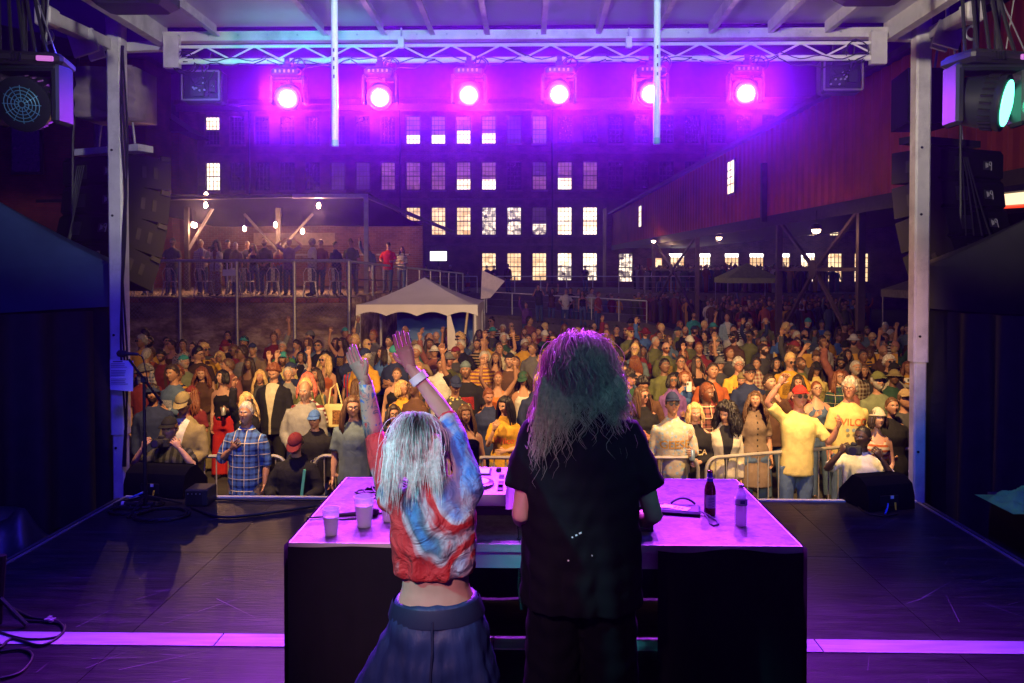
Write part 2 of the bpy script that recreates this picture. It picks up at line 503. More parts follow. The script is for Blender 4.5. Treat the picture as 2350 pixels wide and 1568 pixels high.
# brick annex below the red gallery (right), in front of the mill
ANX_Y = 66.0
annex = thing('brick_annex', 'low brick annex with a row of brightly lit tall windows under the red gallery', 'building', (0, ANX_Y, 0))
aw, ah = 34/1835*ANX_Y, 67/1835*ANX_Y
aops = []
for x in (1436, 1555, 1615, 1680, 1737, 1797, 1855, 1917, 1978):
    cx = wxx(x, ANX_Y); aops.append((cx-aw/2, cx+aw/2, wz(648, ANX_Y), wz(648, ANX_Y)+ah))
for x in (1860, 1915):
    cx = wxx(x, ANX_Y); aops.append((cx-.42, cx+.42, wz(543, ANX_Y), wz(523, ANX_Y)))
door = (wxx(1484, ANX_Y), wxx(1520, ANX_Y), 1.8, wz(592, ANX_Y))
m = MB(); wall_with_openings(m, wxx(1392, ANX_Y), wxx(2140, ANX_Y), 0, 8.4, 0, aops + [door], .3)
m.box2((wxx(1392, ANX_Y), .31, 0), (wxx(2140, ANX_Y), 3.4, 8.4)); m.build('wall', mBrick2, annex, fix=False)
for i, (a, b, c, d) in enumerate(aops):
    if i < 9:
        mats = [mLitBusy, mLitWarm, mLit, mLitWarm, mLitWarm, mLitWarm, mLit, mLitWarm, mLitWarm][i]
        win = window_part(annex, (a+b)/2, .15, c, b-a, d-c, [(0,.86,mats),(.86,1, mTube if 1 <= i <= 6 else mats)], 4, 6)
    else: window_part(annex, (a+b)/2, .15, c, b-a, d-c, [(0,1,mLitWarm)], 3, 3)
m = MB(); m.box2((door[0]+.03, .1, door[2]), (door[0]+.62, .2, door[3]-.03)); m.build('door', M('red_door', (.35,.04,.03), .5), annex)
m = MB(); m.box2((door[0]+.66, .2, door[2]), (door[1]-.03, .28, door[3]-.03)); m.build('lit_doorway', mLitWarm, annex)

# ================================================================== raised walkway in front of the mill with rails
WK_Z = 1.75
walk = structure(MB().box2((wxx(925,50), 50, 0), (wxx(2000,50), 65.9, WK_Z)).build('raised_walkway', M('walkway_concrete', (.16,.14,.13), .85, bump=.3)))
def railing(name, label, a, b, n, h=1.05, r=.03, mids=2, group='walkway railings', slope=None):
    a, b = Vector(a), Vector(b)
    t = thing(name, label, 'railing', a, 0, group)
    d = b - a
    for i in range(n+1):
        p = d*(i/n); m = MB(); m.tube([p, p+Vector((0,0,h))], r, 6); m.build('post', mSteel, t)
    m = MB(); m.tube([Vector((0,0,h)), d+Vector((0,0,h))], r*1.1, 6); m.build('top_rail', mSteel, t)
    for k in range(mids):
        z = h*(k+1)/(mids+1); m = MB(); m.tube([Vector((0,0,z)), d+Vector((0,0,z))], r*.45, 5); m.build('wire', mRope, t)
    return t
railing('railing', 'dark railing along the raised walkway in front of the lit mill windows', (wxx(1122,50.2),50.2,WK_Z), (wxx(1600,50.2),50.2,WK_Z), 8)
railing('railing', 'grey railing on the walkway behind the white tent peak', (wxx(925,50.2),50.2,WK_Z), (wxx(1095,50.2),50.2,WK_Z), 4)
# lower ramp railing
ra, rb = P(1112, 672, 36), P(1500, 695, 34)
ramp = MB()
ramp.prism([(ra.x-1.5, 37.6, 0), (ra.x-1.5, 37.6, ra.z-1.0), (rb.x, 36, rb.z-1.0), (rb.x+2.5, 36, 0)], (0,0,0), (0,8,0))
structure(ramp.build('ramp', M('walkway_concrete', (.16,.14,.13))))
railing('railing', 'light steel ramp railing sloping down behind the dense crowd', (ra.x,37.7,ra.z-1.0), (rb.x,36.0,rb.z-1.0), 6, 1.0, .03, 2)
# tilted white panel and folding ladder near the tent
p0 = P(1106, 645, 33)
t = thing('tilted_panel', 'tilted white panel catching light beside the white tent', 'panel', (p0.x, 33, p0.z))
m = MB(); m.prism([(-.05,0,-.75),(.35,0,-.7),(.95,0,-.0),(.0,0,.45)], (0,0,0), (0,.06,0)); m.build('panel', mWhitePaint, t)
m = MB(); m.tube([(.1,.1,-.7),(.1,.1,-p0.z)], .03, 6); m.build('post', mSteel, t)

# wall screen in doorway
s0 = P(1006, 588, 62)
t = thing('wall_screen', 'glowing white screen mounted high above the doorway behind the tent peak', 'screen', (s0.x, 62, s0.z))
m = MB(); m.rbox((0,0.05,0), (1.38,.08,.8), .02); m.build('casing', mBlackPlastic, t)
m = MB(); m.box2((-.64,.0,-.36),(.64,.008,.36)); m.build('display', EM('white_display', (1,.98,.92), 3, 'NONE'), t)
m = MB(); m.tube([(0,.1,0),(0,.1,-s0.z)], .06, 8); m.build('post', mDarkSteel, t)

# ================================================================== red corrugated gallery on trestles (right)
RZ = 5.1
def gal(d): return 9.9 - .0596*(d-15)       # plan line of its wall
GD0, GD1 = 12.0, 66.0
gallery = thing('red_gallery', 'long dark red corrugated metal gallery raised on trestles, running beside the courtyard', 'building')
def gtop(d): return 8.72 - (d-15)*.0185
m = MB(); n = int((GD1-GD0)/.13); ridges = []
for i in range(n+1):
    d = GD0 + (GD1-GD0)*i/n; off = [0, .0, .05, .05][i % 4]
    ridges.append((d, gal(d)-off))
for lo, hi in ((0,1),):
    vs = []
    for d, x in ridges: vs += [(x, d, RZ), (x, d, gtop(d))]
    m.add(vs, [(2*i, 2*i+2, 2*i+3, 2*i+1) for i in range(n)])
mCorr = M('red_corrugated_paint', (.5,.07,.045), .55, .05, var=.18, scale=.8, dirt=(.2,.03,.03), dirt_amt=.5)
m.build('wall', mCorr, gallery, fix=False)
m = MB(); m.prism([(gal(GD0)+.05, GD0, RZ), (gal(GD1)+.05, GD1, RZ), (gal(GD1)+6, GD1, RZ), (gal(GD0)+6, GD0, RZ)], (0,0,-.12), (0,0,.1)); m.build('floor_deck', mDarkSteel, gallery)
m = MB()
vs = []
for d in (GD0, GD1):
    x = gal(d); z = gtop(d); vs += [(x-.35, d, z-.02), (x-.35, d, z+.14), (x+4, d, z+1.6), (x+8, d, z+.1), (x+8, d, z-.1), (x+4, d, z+1.4)]
m.add(vs, [(0,1,7,6),(1,2,8,7),(2,3,9,8),(3,4,10,9),(4,5,11,10),(5,0,6,11),(0,5,4,3,2,1),(6,7,8,9,10,11)])
m.build('roof', M('dark_roof_sheet', (.05,.04,.045), .6), gallery)
m = MB(); vs=[]
for d in (GD0, GD1): vs += [(gal(d)-.09, d, RZ-.28), (gal(d)-.09, d, RZ+.12), (gal(d)-.06, d, RZ+.12), (gal(d)-.06, d, RZ-.28)]
m.add(vs, [(0,1,5,4),(1,2,6,5),(2,3,7,6),(3,0,4,7),(0,3,2,1),(4,5,6,7)]); m.build('base_flashing', mDarkSteel, gallery)
for xx, w_, h_ in ((1680, .62, 1.35), (1472, .6, 1.35)):
    k = (xx-1214)/1835; d = (9.9+.0596*15)/(k+.0596); x = gal(d)-.1
    y_ = 407 if xx == 1680 else 497
    z = P(xx, y_, d).z
    mm = MB(); mm.box2((-.03, -w_*.9, -h_/2-.06), (.02, w_*.9, h_/2+.06))
    wo = mm.build('window', mFrame, gallery, loc=(x, d, z))
    mm = MB(); mm.box2((-.045, -w_*.8, -h_/2), (-.032, w_*.8, h_/2)); mm.build('pane', mLit, wo)
    mm = MB()
    for q in (-.3, .0, .3): mm.box2((-.06, -w_*.8, q-.02), (-.047, w_*.8, q+.02))
    mm.box2((-.063, -.02, -h_/2), (-.0475, .02, h_/2)); mm.build('bars', mFrame, wo)
# vertical fin on the gallery
d = (9.9+.0596*15)/((1760-1214)/1835+.0596)
m = MB(); m.box2((gal(d)-.3, d-.1, RZ-.1), (gal(d)-.1, d+.1, RZ+2.1)); m.build('downpipe', mDarkSteel, gallery)
# trestles
def strut(a, b, w, parent, name, mat):
    m = MB(); a, b = Vector(a), Vector(b); q = (b-a).to_track_quat('Z','Y').to_matrix()
    m.box((a+b)/2, (w, w, (b-a).length), q); return m.build(name, mat, parent)
mTrestle = M('trestle_steel', (.11,.07,.075), .6, .3)
for d0, d1, lab in ((23.2, 29.5, 'dark steel trestle with crossed braces standing among the crowd, nearest the stage'), (40.6, 50.8, 'distant dark steel trestle with crossed braces beside the lit annex door')):
    t = thing('trestle', lab, 'trestle', (0,0,0), 0, 'gallery trestles')
    for d in (d0, d1): strut((gal(d)+.12, d, 0), (gal(d)+.12, d, RZ-.13), .2, t, 'column', mTrestle)
    xm = (gal(d0)+gal(d1))/2+.12; dm = (d0+d1)/2; zc = P((xm/dm)*1835+1214, 619, dm).z
    for d, z in ((d0, 5.0), (d1, 5.0), (d0, .7), (d1, .7)):
        strut((gal(d)+.12, d, z), (xm, dm, zc), .1, t, 'brace', mTrestle)
    strut((gal(d0)+.12, d0, zc), (gal(d1)+.12, d1, zc), .1, t, 'tie', mTrestle)
    m = MB(); m.lathe([(.32,-.03),(.32,.03)], 12, (xm-.07, dm, zc), (1,0,0)); m.build('gusset_plate', mTrestle, t)
# under-gallery lamps: bright fixtures
for x, y, d, w_ in ((1540, 583, 58, 60), (1650, 545, 37, 55), (1500, 553, 48, 40), (1873, 527, 24, 25)):
    p = P(x, y, d)
    t = thing('bulkhead_lamp', {1540:'glowing bulkhead lamp on the annex wall above the red door',1650:'glowing lamp fixed under the middle of the red gallery',1500:'small glowing lamp under the far end of the red gallery',1873:'small glowing lamp under the near end of the red gallery by the crossed brace'}[x], 'lamp', p, 0, 'lamps under the gallery')
    m = MB(); m.lathe([(.16,.0),(.16,.12),(.06,.16)], 12, (0,0,0)); m.build('housing', mDarkSteel, t)
    m = MB(); m.lathe([(.02,-.12),(.1,-.09),(.13,-.004)], 12, (0,0,0)); m.build('bulb', EM('warm_bulb_glow', (1,.72,.4), 30, 'NONE'), t)
    m = MB(); m.tube([(0,0,.16),(0,0,max(.2, RZ-p.z-.13))], .02, 6); m.build('stem', mDarkSteel, t)
    lamp('lamp_light', 'POINT', (0,0,-.25), (1,.55,.28), w_, t, size=.1)
# neon tube under gallery on the right edge
a_, b_ = P(2265, 462, 11.5), P(2400, 450, 9.5)
t = thing('strip_light', 'long glowing strip light with a red edge under the red gallery at far right', 'strip light', a_)
m = MB(); m.tube([(0,0,0), b_-a_], .075, 8); m.build('tube', EM('strip_glow', (1,.72,.42), 1.6), t)
m = MB(); m.tube([(0,0,-.1), b_-a_-Vector((0,0,.1))], .02, 6); m.build('red_edge', EM('red_edge_glow', (1,.05,.01), 1.2, 'NONE'), t)
m = MB(); m.tube([Vector((.1,.05,.1)), b_-a_+Vector((.1,.05,.1))], .09, 4); m.build('housing', mDarkSteel, t)

# ================================================================== left: dark red brick building + terrace with canopy
lb = thing('red_brick_building', 'dark red brick building with gabled roof behind the speakers at far left', 'building', (-24, 34, 0))
m = MB(); m.box2((-14, 0, 0), (7.6, 2.5, 12.2)); m.build('wall', mRedBrick, lb)
m = MB(); m.prism([(-14.3,-.4,12.25),(7.9,-.4,12.25),(-3.2,-.4,14.6)], (0,0,0), (0,3.1,0)); m.build('roof', M('dark_roof_sheet', (.05,.04,.045)), lb)
for k in range(5):
    m = MB(); m.box2((-9+k*3.6, -.1, 7.3), (-7.6+k*3.6, -.003, 9.8)); w_ = m.build('window', mFrame, lb)
    m = MB(); m.box2((-8.9+k*3.6, -.14, 7.4), (-7.7+k*3.6, -.103, 9.7)); m.build('pane', mPaneDark, w_)
lb2 = thing('brick_wing', 'lower dark brick wing with sloping roof beside the left speakers', 'building', (-19.2, 36.6, 0))
m = MB(); m.box2((0,0,0), (3.1, 2, 9.5)); m.build('wall', mRedBrick, lb2)
m = MB(); m.prism([(-.2,-.3,9.52),(3.7,-.3,9.52),(-.2,-.3,12.2)], (0,0,0), (0,2.4,0)); m.build('roof', M('dark_roof_sheet', (.05,.04,.045)), lb2)

TZ = P(500, 682, 23).z         # terrace level
TX0, TX1 = P(120, 640, 23).x, P(808, 640, 23).x
structure(MB().box2((TX0-6, 23.02, 0), (TX1, 46, TZ-.003)).build('terrace_floor', M('terrace_slab', (.14,.1,.09), .8)))
def stone_mat():
    m, n, l = nt_new('weathered_retaining_wall'); b = n['Principled BSDF']
    tc = n.new('ShaderNodeTexCoord')
    n1 = n.new('ShaderNodeTexNoise'); n1.inputs['Scale'].default_value=1.3; n1.inputs['Detail'].default_value=9; n1.inputs['Roughness'].default_value=.72
    mp = n.new('ShaderNodeMapping'); mp.inputs['Scale'].default_value=(.7,1,1.6); l.new(tc.outputs['Object'], mp.inputs[0]); l.new(mp.outputs[0], n1.inputs['Vector'])
    cr = n.new('ShaderNodeValToRGB'); e = cr.color_ramp.elements
    e[0].position=.36; e[0].color=(.07,.045,.034,1); e[1].position=.62; e[1].color=(.5,.39,.27,1)
    x = cr.color_ramp.elements.new(.5); x.color=(.24,.16,.11,1)
    l.new(n1.outputs[0], cr.inputs[0]); l.new(cr.outputs[0], b.inputs['Base Color'])
    bp = n.new('ShaderNodeBump'); bp.inputs['Strength'].default_value=.8; bp.inputs['Distance'].default_value=.06
    l.new(n1.outputs[0], bp.inputs['Height']); l.new(bp.outputs[0], b.inputs['Normal']); b.inputs['Roughness'].default_value=.9
    return m
wall = thing('retaining_wall', 'weathered stained concrete retaining wall below the terrace fence', 'wall', (0,22.9,0))
m = MB()
def wfn(u, v):
    x = TX0-6 + (TX1-TX0+6)*u; z = (TZ-.16)*v
    return (x, .04*sin(x*2.1+z*3)*sin(z*4.7) + .03*sin(x*.7) + (.05 if .33<v<.36 or .62<v<.64 else 0) + RNG.normal(0,.006), z)
m.grid(wfn, 150, 36); m.box2((TX0-6, .12, 0), (TX1, .4, TZ-.17)); m.box2((TX1-.004, .05, 0), (TX1+.06, 23, TZ-.02)); m.build('face', stone_mat(), wall, smooth=True, fix=False)
# brick coping along the wall top: each brick its own piece
mCop = [M('coping_brick_red', (.3,.09,.06), .8, bump=.3), M('coping_brick_brown', (.2,.08,.06), .8, bump=.3)]
cb = MB(); cb.rbox((0,.12,0), (.3,.42,.13), .012); cms = []
for mm in mCop:
    me = cb.mesh('coping_brick'); me.materials.append(mm); cms.append(me)
x = P(285, 680, 23).x
while x < TX1-.1:
    link('coping_brick', random.choice(cms), wall, (x, .03+random.uniform(-.02,.02), TZ-.09)); x += .325

# chain-link fence on top of the wall; posts run down the wall face
fence = thing('chain_link_fence', 'chain-link fence with steel posts and top rail along the terrace edge', 'fence', (0, 22.72, 0))
FZ = P(500, 599, 22.7).z
px = [P(x, 620, 22.7).x for x in (180, 285, 412, 543, 675, 800)]
for x in px:
    m = MB(); m.tube([(x,0,P(412,790,22.7).z-.6),(x,0,FZ)], .048, 8); m.build('post', mSteel, fence)
m = MB(); m.tube([(px[0],0,FZ),(px[-1]+.04,0,FZ)], .045, 8); m.build('top_rail', mSteel, fence)
def chain(x0, x1, z0, z1, y, p, r):
    m = MB(); h = z1-z0
    k = x0-h
    while k < x1:
        for sg in (1,-1):
            a = [k, z0] if sg == 1 else [k, z1]; b = [k+h, z1] if sg == 1 else [k+h, z0]
            if b[0] <= x0 or a[0] >= x1: continue
            if a[0] < x0: a[1] += sg*(x0-a[0]); a[0] = x0
            if b[0] > x1: b[1] -= sg*(b[0]-x1); b[0] = x1
            m.tube([(a[0],y+sg*.004,a[1]),(b[0],y+sg*.004,b[1])], r, 3, caps=False)
        k += p
    return m
cm_ = chain(px[0], px[-1], P(500,730,22.7).z, FZ-.04, .03, .11, .0045).build('wire_mesh', M('chain_wire', (.2,.18,.19), .5, .5), fence)
cm_['kind'] = 'stuff'
# side fence running back from the terrace corner
side = railing('side_fence', 'steel fence running back along the side of the terrace from its corner', (TX1-.05, 23, TZ), (TX1+1.3, 46, TZ-.45), 9, FZ-TZ-.02, .04, 1, 'terrace fences')
m = chain(0, 22.9, .05, FZ-TZ-.1, 0, .14, .005)
m.v = [(y+.057*x, x, z-.0196*x) for x, y, z in m.v]
m.build('wire_mesh', M('chain_wire', (.2,.18,.19)), side)['kind'] = 'stuff'
sg = P(512+ 8, 665, 22.6)
t = thing('fence_sign', 'blank white sign board on two white stakes tied to the chain-link fence', 'sign', P(526, 626, 22.62), 0)
m = MB(); m.box2((-.19,-.012,-.09),(.19,.012,.09)); m.build('board', mWhitePaint, t)
m = MB(); m.box2((-.08,.014,-.3),(-.05,.03,.28)); m.build('stake', mWhitePaint, t)
m = MB(); m.box2((.05,.014,-.3),(.08,.03,.28)); m.build('stake', mWhitePaint, t)

# terrace canopy: steel frame, dark sloped sheets, bulbs
can = thing('terrace_canopy', 'dark canopy on pale steel frame sheltering the terrace', 'canopy', (0,0,0))
cp = P(840, 450, 26); cz = cp.z; cpx = cp.x
mFrameSteel = M('canopy_frame_steel', (.36,.33,.36), .5, .4)
strut((cpx, 26, TZ), (cpx, 26, cz), .13, can, 'post', mFrameSteel)
strut((cpx+.06, 26, cz), (cpx-2.4, 26, cz), .13, can, 'beam', mFrameSteel)
strut((cpx-2.4, 26, cz), (P(430,455,26).x-5, 26, cz-.15), .1, can, 'beam', mDarkSteel)
strut((cpx, 26, cz), (cpx+1.6, 40, cz-.55), .12, can, 'beam', mDarkSteel)
for xx in (430, 640):
    px_ = P(xx, 600, 30).x
    strut((px_, 30, TZ), (px_, 30, cz+.4), .16, can, 'post', mDarkSteel)
strut((P(430,600,30).x, 30, 3.9), (P(430,600,30).x+1.1, 30, cz+.1), .09, can, 'brace', mFrameSteel)
strut((P(640,600,30).x, 30, 3.9), (P(640,600,30).x+1.3, 30, cz-.3), .09, can, 'brace', mDarkSteel)
strut((P(640,600,30).x, 30, 3.9), (P(640,600,30).x-1.3, 30, cz-.3), .09, can, 'brace', mDarkSteel)
mTarp = M('dark_tarpaulin', (.006,.006,.009), 1., spec=0., var=.3, bump=.3, bscale=4)
m = MB()
def tarp(u, v):
    x = -15.5 + (cpx+15.6)*u; y = 26.1+13.5*v
    z = cz+.08 - .35*v - .10*abs(sin(u*12))*sin(pi*v) + .02*sin(9*u+4*v)
    return (x, y, z)
m.grid(tarp, 25, 9); m.build('roof_sheet', mTarp, can, smooth=True, fix=False)
# brick bar wall and counter at the back of the terrace
bar = thing('terrace_back_wall', 'orange lit brick wall with shelves at the back of the terrace', 'wall', (0, 39, TZ))
m = MB(); m.box2((-17, 0, 0), (-5.2, .4, 3.2)); m.build('brick_face', mBrick2, bar)
for k in range(4):
    m = MB(); m.box2((-14+k*2.2, -.4, 1.5), (-12.4+k*2.2, -.004, 1.56)); m.build('shelf', mFrameSteel, bar)
m = MB(); m.box2((-13.5,-.05,2.0),(-9.5,-.003,2.6)); m.build('pale_panel', M('pale_board', (.55,.42,.3), .8), bar)
BULBS = [(472,471,27),(731,472,27),(632,516,29),(694,531,29),(443,516,30),(561,525,31),(473,447,31),(448,517,31)]
blab = ['string bulb hanging near the left post of the terrace canopy, large starburst', 'brightest string bulb under the right end of the terrace canopy', 'string bulb over the middle of the terrace', 'string bulb low over the terrace near the brick wall', 'small string bulb beside the dark canopy post', 'small dim string bulb above the floral trouser woman', 'small bulb high on the canopy beam', 'faint lower bulb beside the dark canopy post']
for i, (x, y, d) in enumerate(BULBS):
    p = P(x, y, d)
    t = thing('string_bulb', blab[i], 'light bulb', p, 0, 'string lights on the terrace')
    m = MB(); m.lathe([(.012,.1),(.045,.07),(.07,.0),(.06,-.06),(.02,-.1)], 10); m.build('globe', EM('string_bulb_glow', (1,.7,.4), 60, 'NONE'), t, smooth=True)
    m = MB(); m.lathe([(.025,.1),(.025,.17)], 8); m.build('socket', mBlackPlastic, t)
    m = MB(); m.tube([(0,0,.17),(0,0,.6)], .008, 5); m.build('wire', mCable, t)
    if i < 6: lamp('bulb_light', 'POINT', (0,-.05,-.2), (1,.48,.22), 320 if i < 4 else 140, t, size=.05)

# ================================================================== tents in the courtyard
mTentWhite = M('tent_vinyl', (.78,.75,.7), .5, var=.06, scale=2, bump=.15, bscale=3)
tc_ = P(958, 700, 20.0)
tent = thing('white_tent', 'white peaked canopy tent with scalloped valance beside the retaining wall', 'tent', (tc_.x, 21.4, 0))
hw, ez = 1.5, P(958, 700, 20).z
pk = P(985, 637, 21.4).z
m = MB(); n = 9; vs=[]
edge = []
for s in range(4):
    for k in range(n):
        u = -1+2*k/n
        edge.append([( u*hw, -hw), (hw, u*hw), (-u*hw, hw), (-hw, -u*hw)][s])
N_ = len(edge)
for r_ in range(6):
    f = r_/5
    for (x, y) in edge:
        s_ = 1 - f; vs.append((x*s_, y*s_, ez + (pk-ez)*(f**1.25)))
m.add(vs, [(r_*N_+i, r_*N_+(i+1)%N_, (r_+1)*N_+(i+1)%N_, (r_+1)*N_+i) for r_ in range(5) for i in range(N_)])
m.build('roof', mTentWhite, tent, smooth=30)
m = MB(); vs=[]; edge2=[]
for s in range(4):
    for k in range(48):
        u = -1+2*k/48; e = [( u*hw, -hw), (hw, u*hw), (-u*hw, hw), (-hw, -u*hw)][s]; edge2.append((e, u))
for (x,y), u in edge2:
    drop = .26 - .10*abs(sin((u+1)/2*pi*4))**.6
    drop = .17 + .1*(1-abs(sin((u+1)*pi*2)))
    vs += [(x*1.012, y*1.012, ez+.012), (x*1.02, y*1.02, ez-drop)]
n2 = len(edge2); m.add(vs, [(2*i, 2*((i+1)%n2), 2*((i+1)%n2)+1, 2*i+1) for i in range(n2)]); m.build('valance', mTentWhite, tent, fix=False)
for sx in (-1,1):
    for sy in (-1,1):
        m = MB(); m.tube([(sx*hw*.97, sy*hw*.97, 0),(sx*hw*.97, sy*hw*.97, ez-.02)], .035, 8); m.build('leg', mWhitePaint, tent)
def curtain(mb, a, b, z0, z1, folds, amp, nx=60, nz=8, wide=0):
    a, b = Vector(a), Vector(b); d = b-a; nrm = Vector((-d.y, d.x, 0)).normalized()
    def fn(u, v):
        p = a + d*u; w = amp*(sin(u*folds*2*pi)+.4*sin(u*folds*5.3+1.3))*(1-.5*v)
        p = p + nrm*w; return (p.x, p.y, z0+(z1-z0)*v)
    mb.grid(fn, nx, nz)
m = MB(); curtain(m, (hw*.95,-hw*.9,0), (hw*.95, hw*.9,0), .02, ez-.03, 5, .06); m.build('side_curtain', mTentWhite, tent, smooth=True, fix=False)
m = MB(); m.prism([(hw*.52,-hw*.98,.02),(hw*.92,-hw*.98,.02),(hw*.55,-hw*.98,ez-.2),(hw*.5,-hw*.98,ez-.2)], (0,0,0), (0,.03,0)); m.build('tied_curtain', mTentWhite, tent)
m = MB(); m.tube([(-hw-.35,-hw-.2,0),(-hw*.97,-hw*.97,ez)], .02, 6); m.build('guy_strap', M('guy_strap', (.6,.5,.3), .7), tent)
m = MB(); m.tube([(hw*.7,-hw-.5,0),(hw*.85,-hw*.98,ez-.1)], .03, 6); m.build('guy_pole', M('guy_strap', (.6,.5,.3)), tent)
# printed backdrop with blue sky and clouds hung inside the tent
mB_, n_, l_ = nt_new('cloud_print'); b_ = n_['Principled BSDF']; b_.inputs['Roughness'].default_value=.7
tcx = n_.new('ShaderNodeTexCoord'); sp = n_.new('ShaderNodeSeparateXYZ'); l_.new(tcx.outputs['Object'], sp.inputs[0])
nz = n_.new('ShaderNodeTexNoise'); nz.inputs['Scale'].default_value=1.1; nz.inputs['Detail'].default_value=1; l_.new(tcx.outputs['Object'], nz.inputs['Vector'])
ad = n_.new('ShaderNodeMath'); ad.operation='MULTIPLY_ADD'; ad.inputs[1].default_value=.55; l_.new(nz.outputs[0], ad.inputs[0]); l_.new(sp.outputs[2], ad.inputs[2])
cr = n_.new('ShaderNodeValToRGB'); e=cr.color_ramp.elements; e[0].position=.0; e[0].color=(.75,.72,.68,1); e[1].position=1; e[1].color=(.02,.07,.42,1)
q=cr.color_ramp.elements.new(.52); q.color=(.8,.76,.72,1); q=cr.color_ramp.elements.new(.57); q.color=(.16,.33,.75,1); q=cr.color_ramp.elements.new(.75); q.color=(.03,.1,.5,1)
mr_=n_.new('ShaderNodeMapRange'); mr_.inputs[1].default_value=0; mr_.inputs[2].default_value=2.6; l_.new(ad.outputs[0], mr_.inputs[0]); l_.new(mr_.outputs[0], cr.inputs[0]); l_.new(cr.outputs[0], b_.inputs['Base Color'])
bd = MB(); curtain(bd, (-.95, 0, 0), (1.38, 0, 0), .2, ez-.02, 4, .03)
o = bd.build('printed_backdrop', mB_, None, smooth=True, fix=False, loc=(tc_.x, 21.4+hw*.8, 0)); tag(o, 'blue sky and white cloud printed backdrop hanging inside the white tent', 'backdrop')
o2 = MB().box2((0,0,0),(.75,.5,.62)); o2.box2((.05,-.05,.62),(.7,.45,.66)); tag(o2.build('equipment_case', mBlackPlastic, loc=(tc_.x+.15, 20.6, .55)), 'black equipment case on the table under the white tent', 'case')
tb = thing('tent_table', 'small dark table under the white tent holding a case', 'table', (tc_.x+.4, 20.8, 0))
m = MB(); m.box2((-.6,-.4,.5),(.7,.4,.548)); m.build('table_top', mBlackPlastic, tb)
for sx in (-.55,.62):
    for sy in (-.35,.33):
        m = MB(); m.tube([(sx,sy,0),(sx,sy,.5)],.02,6); m.build('leg', mBlackMetal, tb)

def popup(name, label, x, y, hw, ez, pk, mat, group=None):
    t = thing(name, label, 'tent', (x, y, 0), 0, group)
    m = MB(); r = [(-hw,-hw),(hw,-hw),(hw,hw),(-hw,hw)]
    m.add([(a,b,ez) for a,b in r]+[(0,0,pk)], [(0,1,4),(1,2,4),(2,3,4),(3,0,4)])
    m.add([(a*1.01,b*1.01,ez+.004) for a,b in r]+[(a*1.01,b*1.01,ez-.28) for a,b in r], [(i,(i+1)%4,4+(i+1)%4,4+i) for i in range(4)])
    m.build('roof', mat, t, fix=False)
    for a,b in r:
        m = MB(); m.tube([(a*.97,b*.97,0),(a*.97,b*.97,ez)], .03, 6); m.build('leg', mSteel, t)
    return t
gp = P(1690, 668, 46)
popup('green_tent', 'small yellow green pop-up tent far back in the crowd near the lit windows', gp.x+.6, 46, 1.5, 2.75, 3.6, M('lime_tent_fabric', (.4,.5,.08), .7))
gt = P(2070, 665, 30)
popup('grey_tent', 'grey pop-up tent roof behind the right post', gt.x+1.4, 30, 1.5, 2.45, 3.2, M('grey_tent_fabric', (.3,.28,.26), .7))

# ================================================================== stage roof, posts, truss
RD = 7.3                                     # depth of the roof's front edge
rz = P(1214, 92, RD).z                       # underside of the front beam
rx0, rx1 = P(378, 90, RD).x, P(2034, 85, RD).x
roof = thing('stage_roof', 'pale metal stage roof with ribs seen from below, coloured by the lights', 'roof', (0,0,0))
m = MB(); m.box2((rx0, RD-.04, rz), (rx1, RD+.06, rz+.085)); m.build('front_beam', mAlu, roof)
m = MB(); m.box2((rx0, -2, rz+.14), (rx1, RD+.02, rz+.16)); m.build('ceiling_sheet', mAlu2, roof)
for x, s in ((rx0, -1), (rx1, 1)):
    m = MB(); m.box2((min(x-s*.0, x+s*.09), -2, rz-.02), (max(x, x+s*.09), RD+.058, rz+.2)); m.build('side_beam', mAlu, roof)
for xd in (500, 745, 880, 990, 1115, 1243, 1368, 1500, 1625, 1760, 1890):
    x = P(xd, 82, RD).x
    m = MB(); m.box2((x-.006, -2, rz+.045), (x+.006, RD-.042, rz+.138)); m.box2((x-.006, -2, rz+.035), (x+.04, RD-.042, rz+.0445)); m.build('rib', mAlu, roof)
# bolts on the front beam
for k in range(24):
    x = rx0+.15+k*(rx1-rx0-.3)/23
    m = MB(); m.lathe([(.01,0),(.01,.008)], 6, (x, RD-.041, rz+.045), (0,-1,0)); m.build('bolt', mSteel, roof)
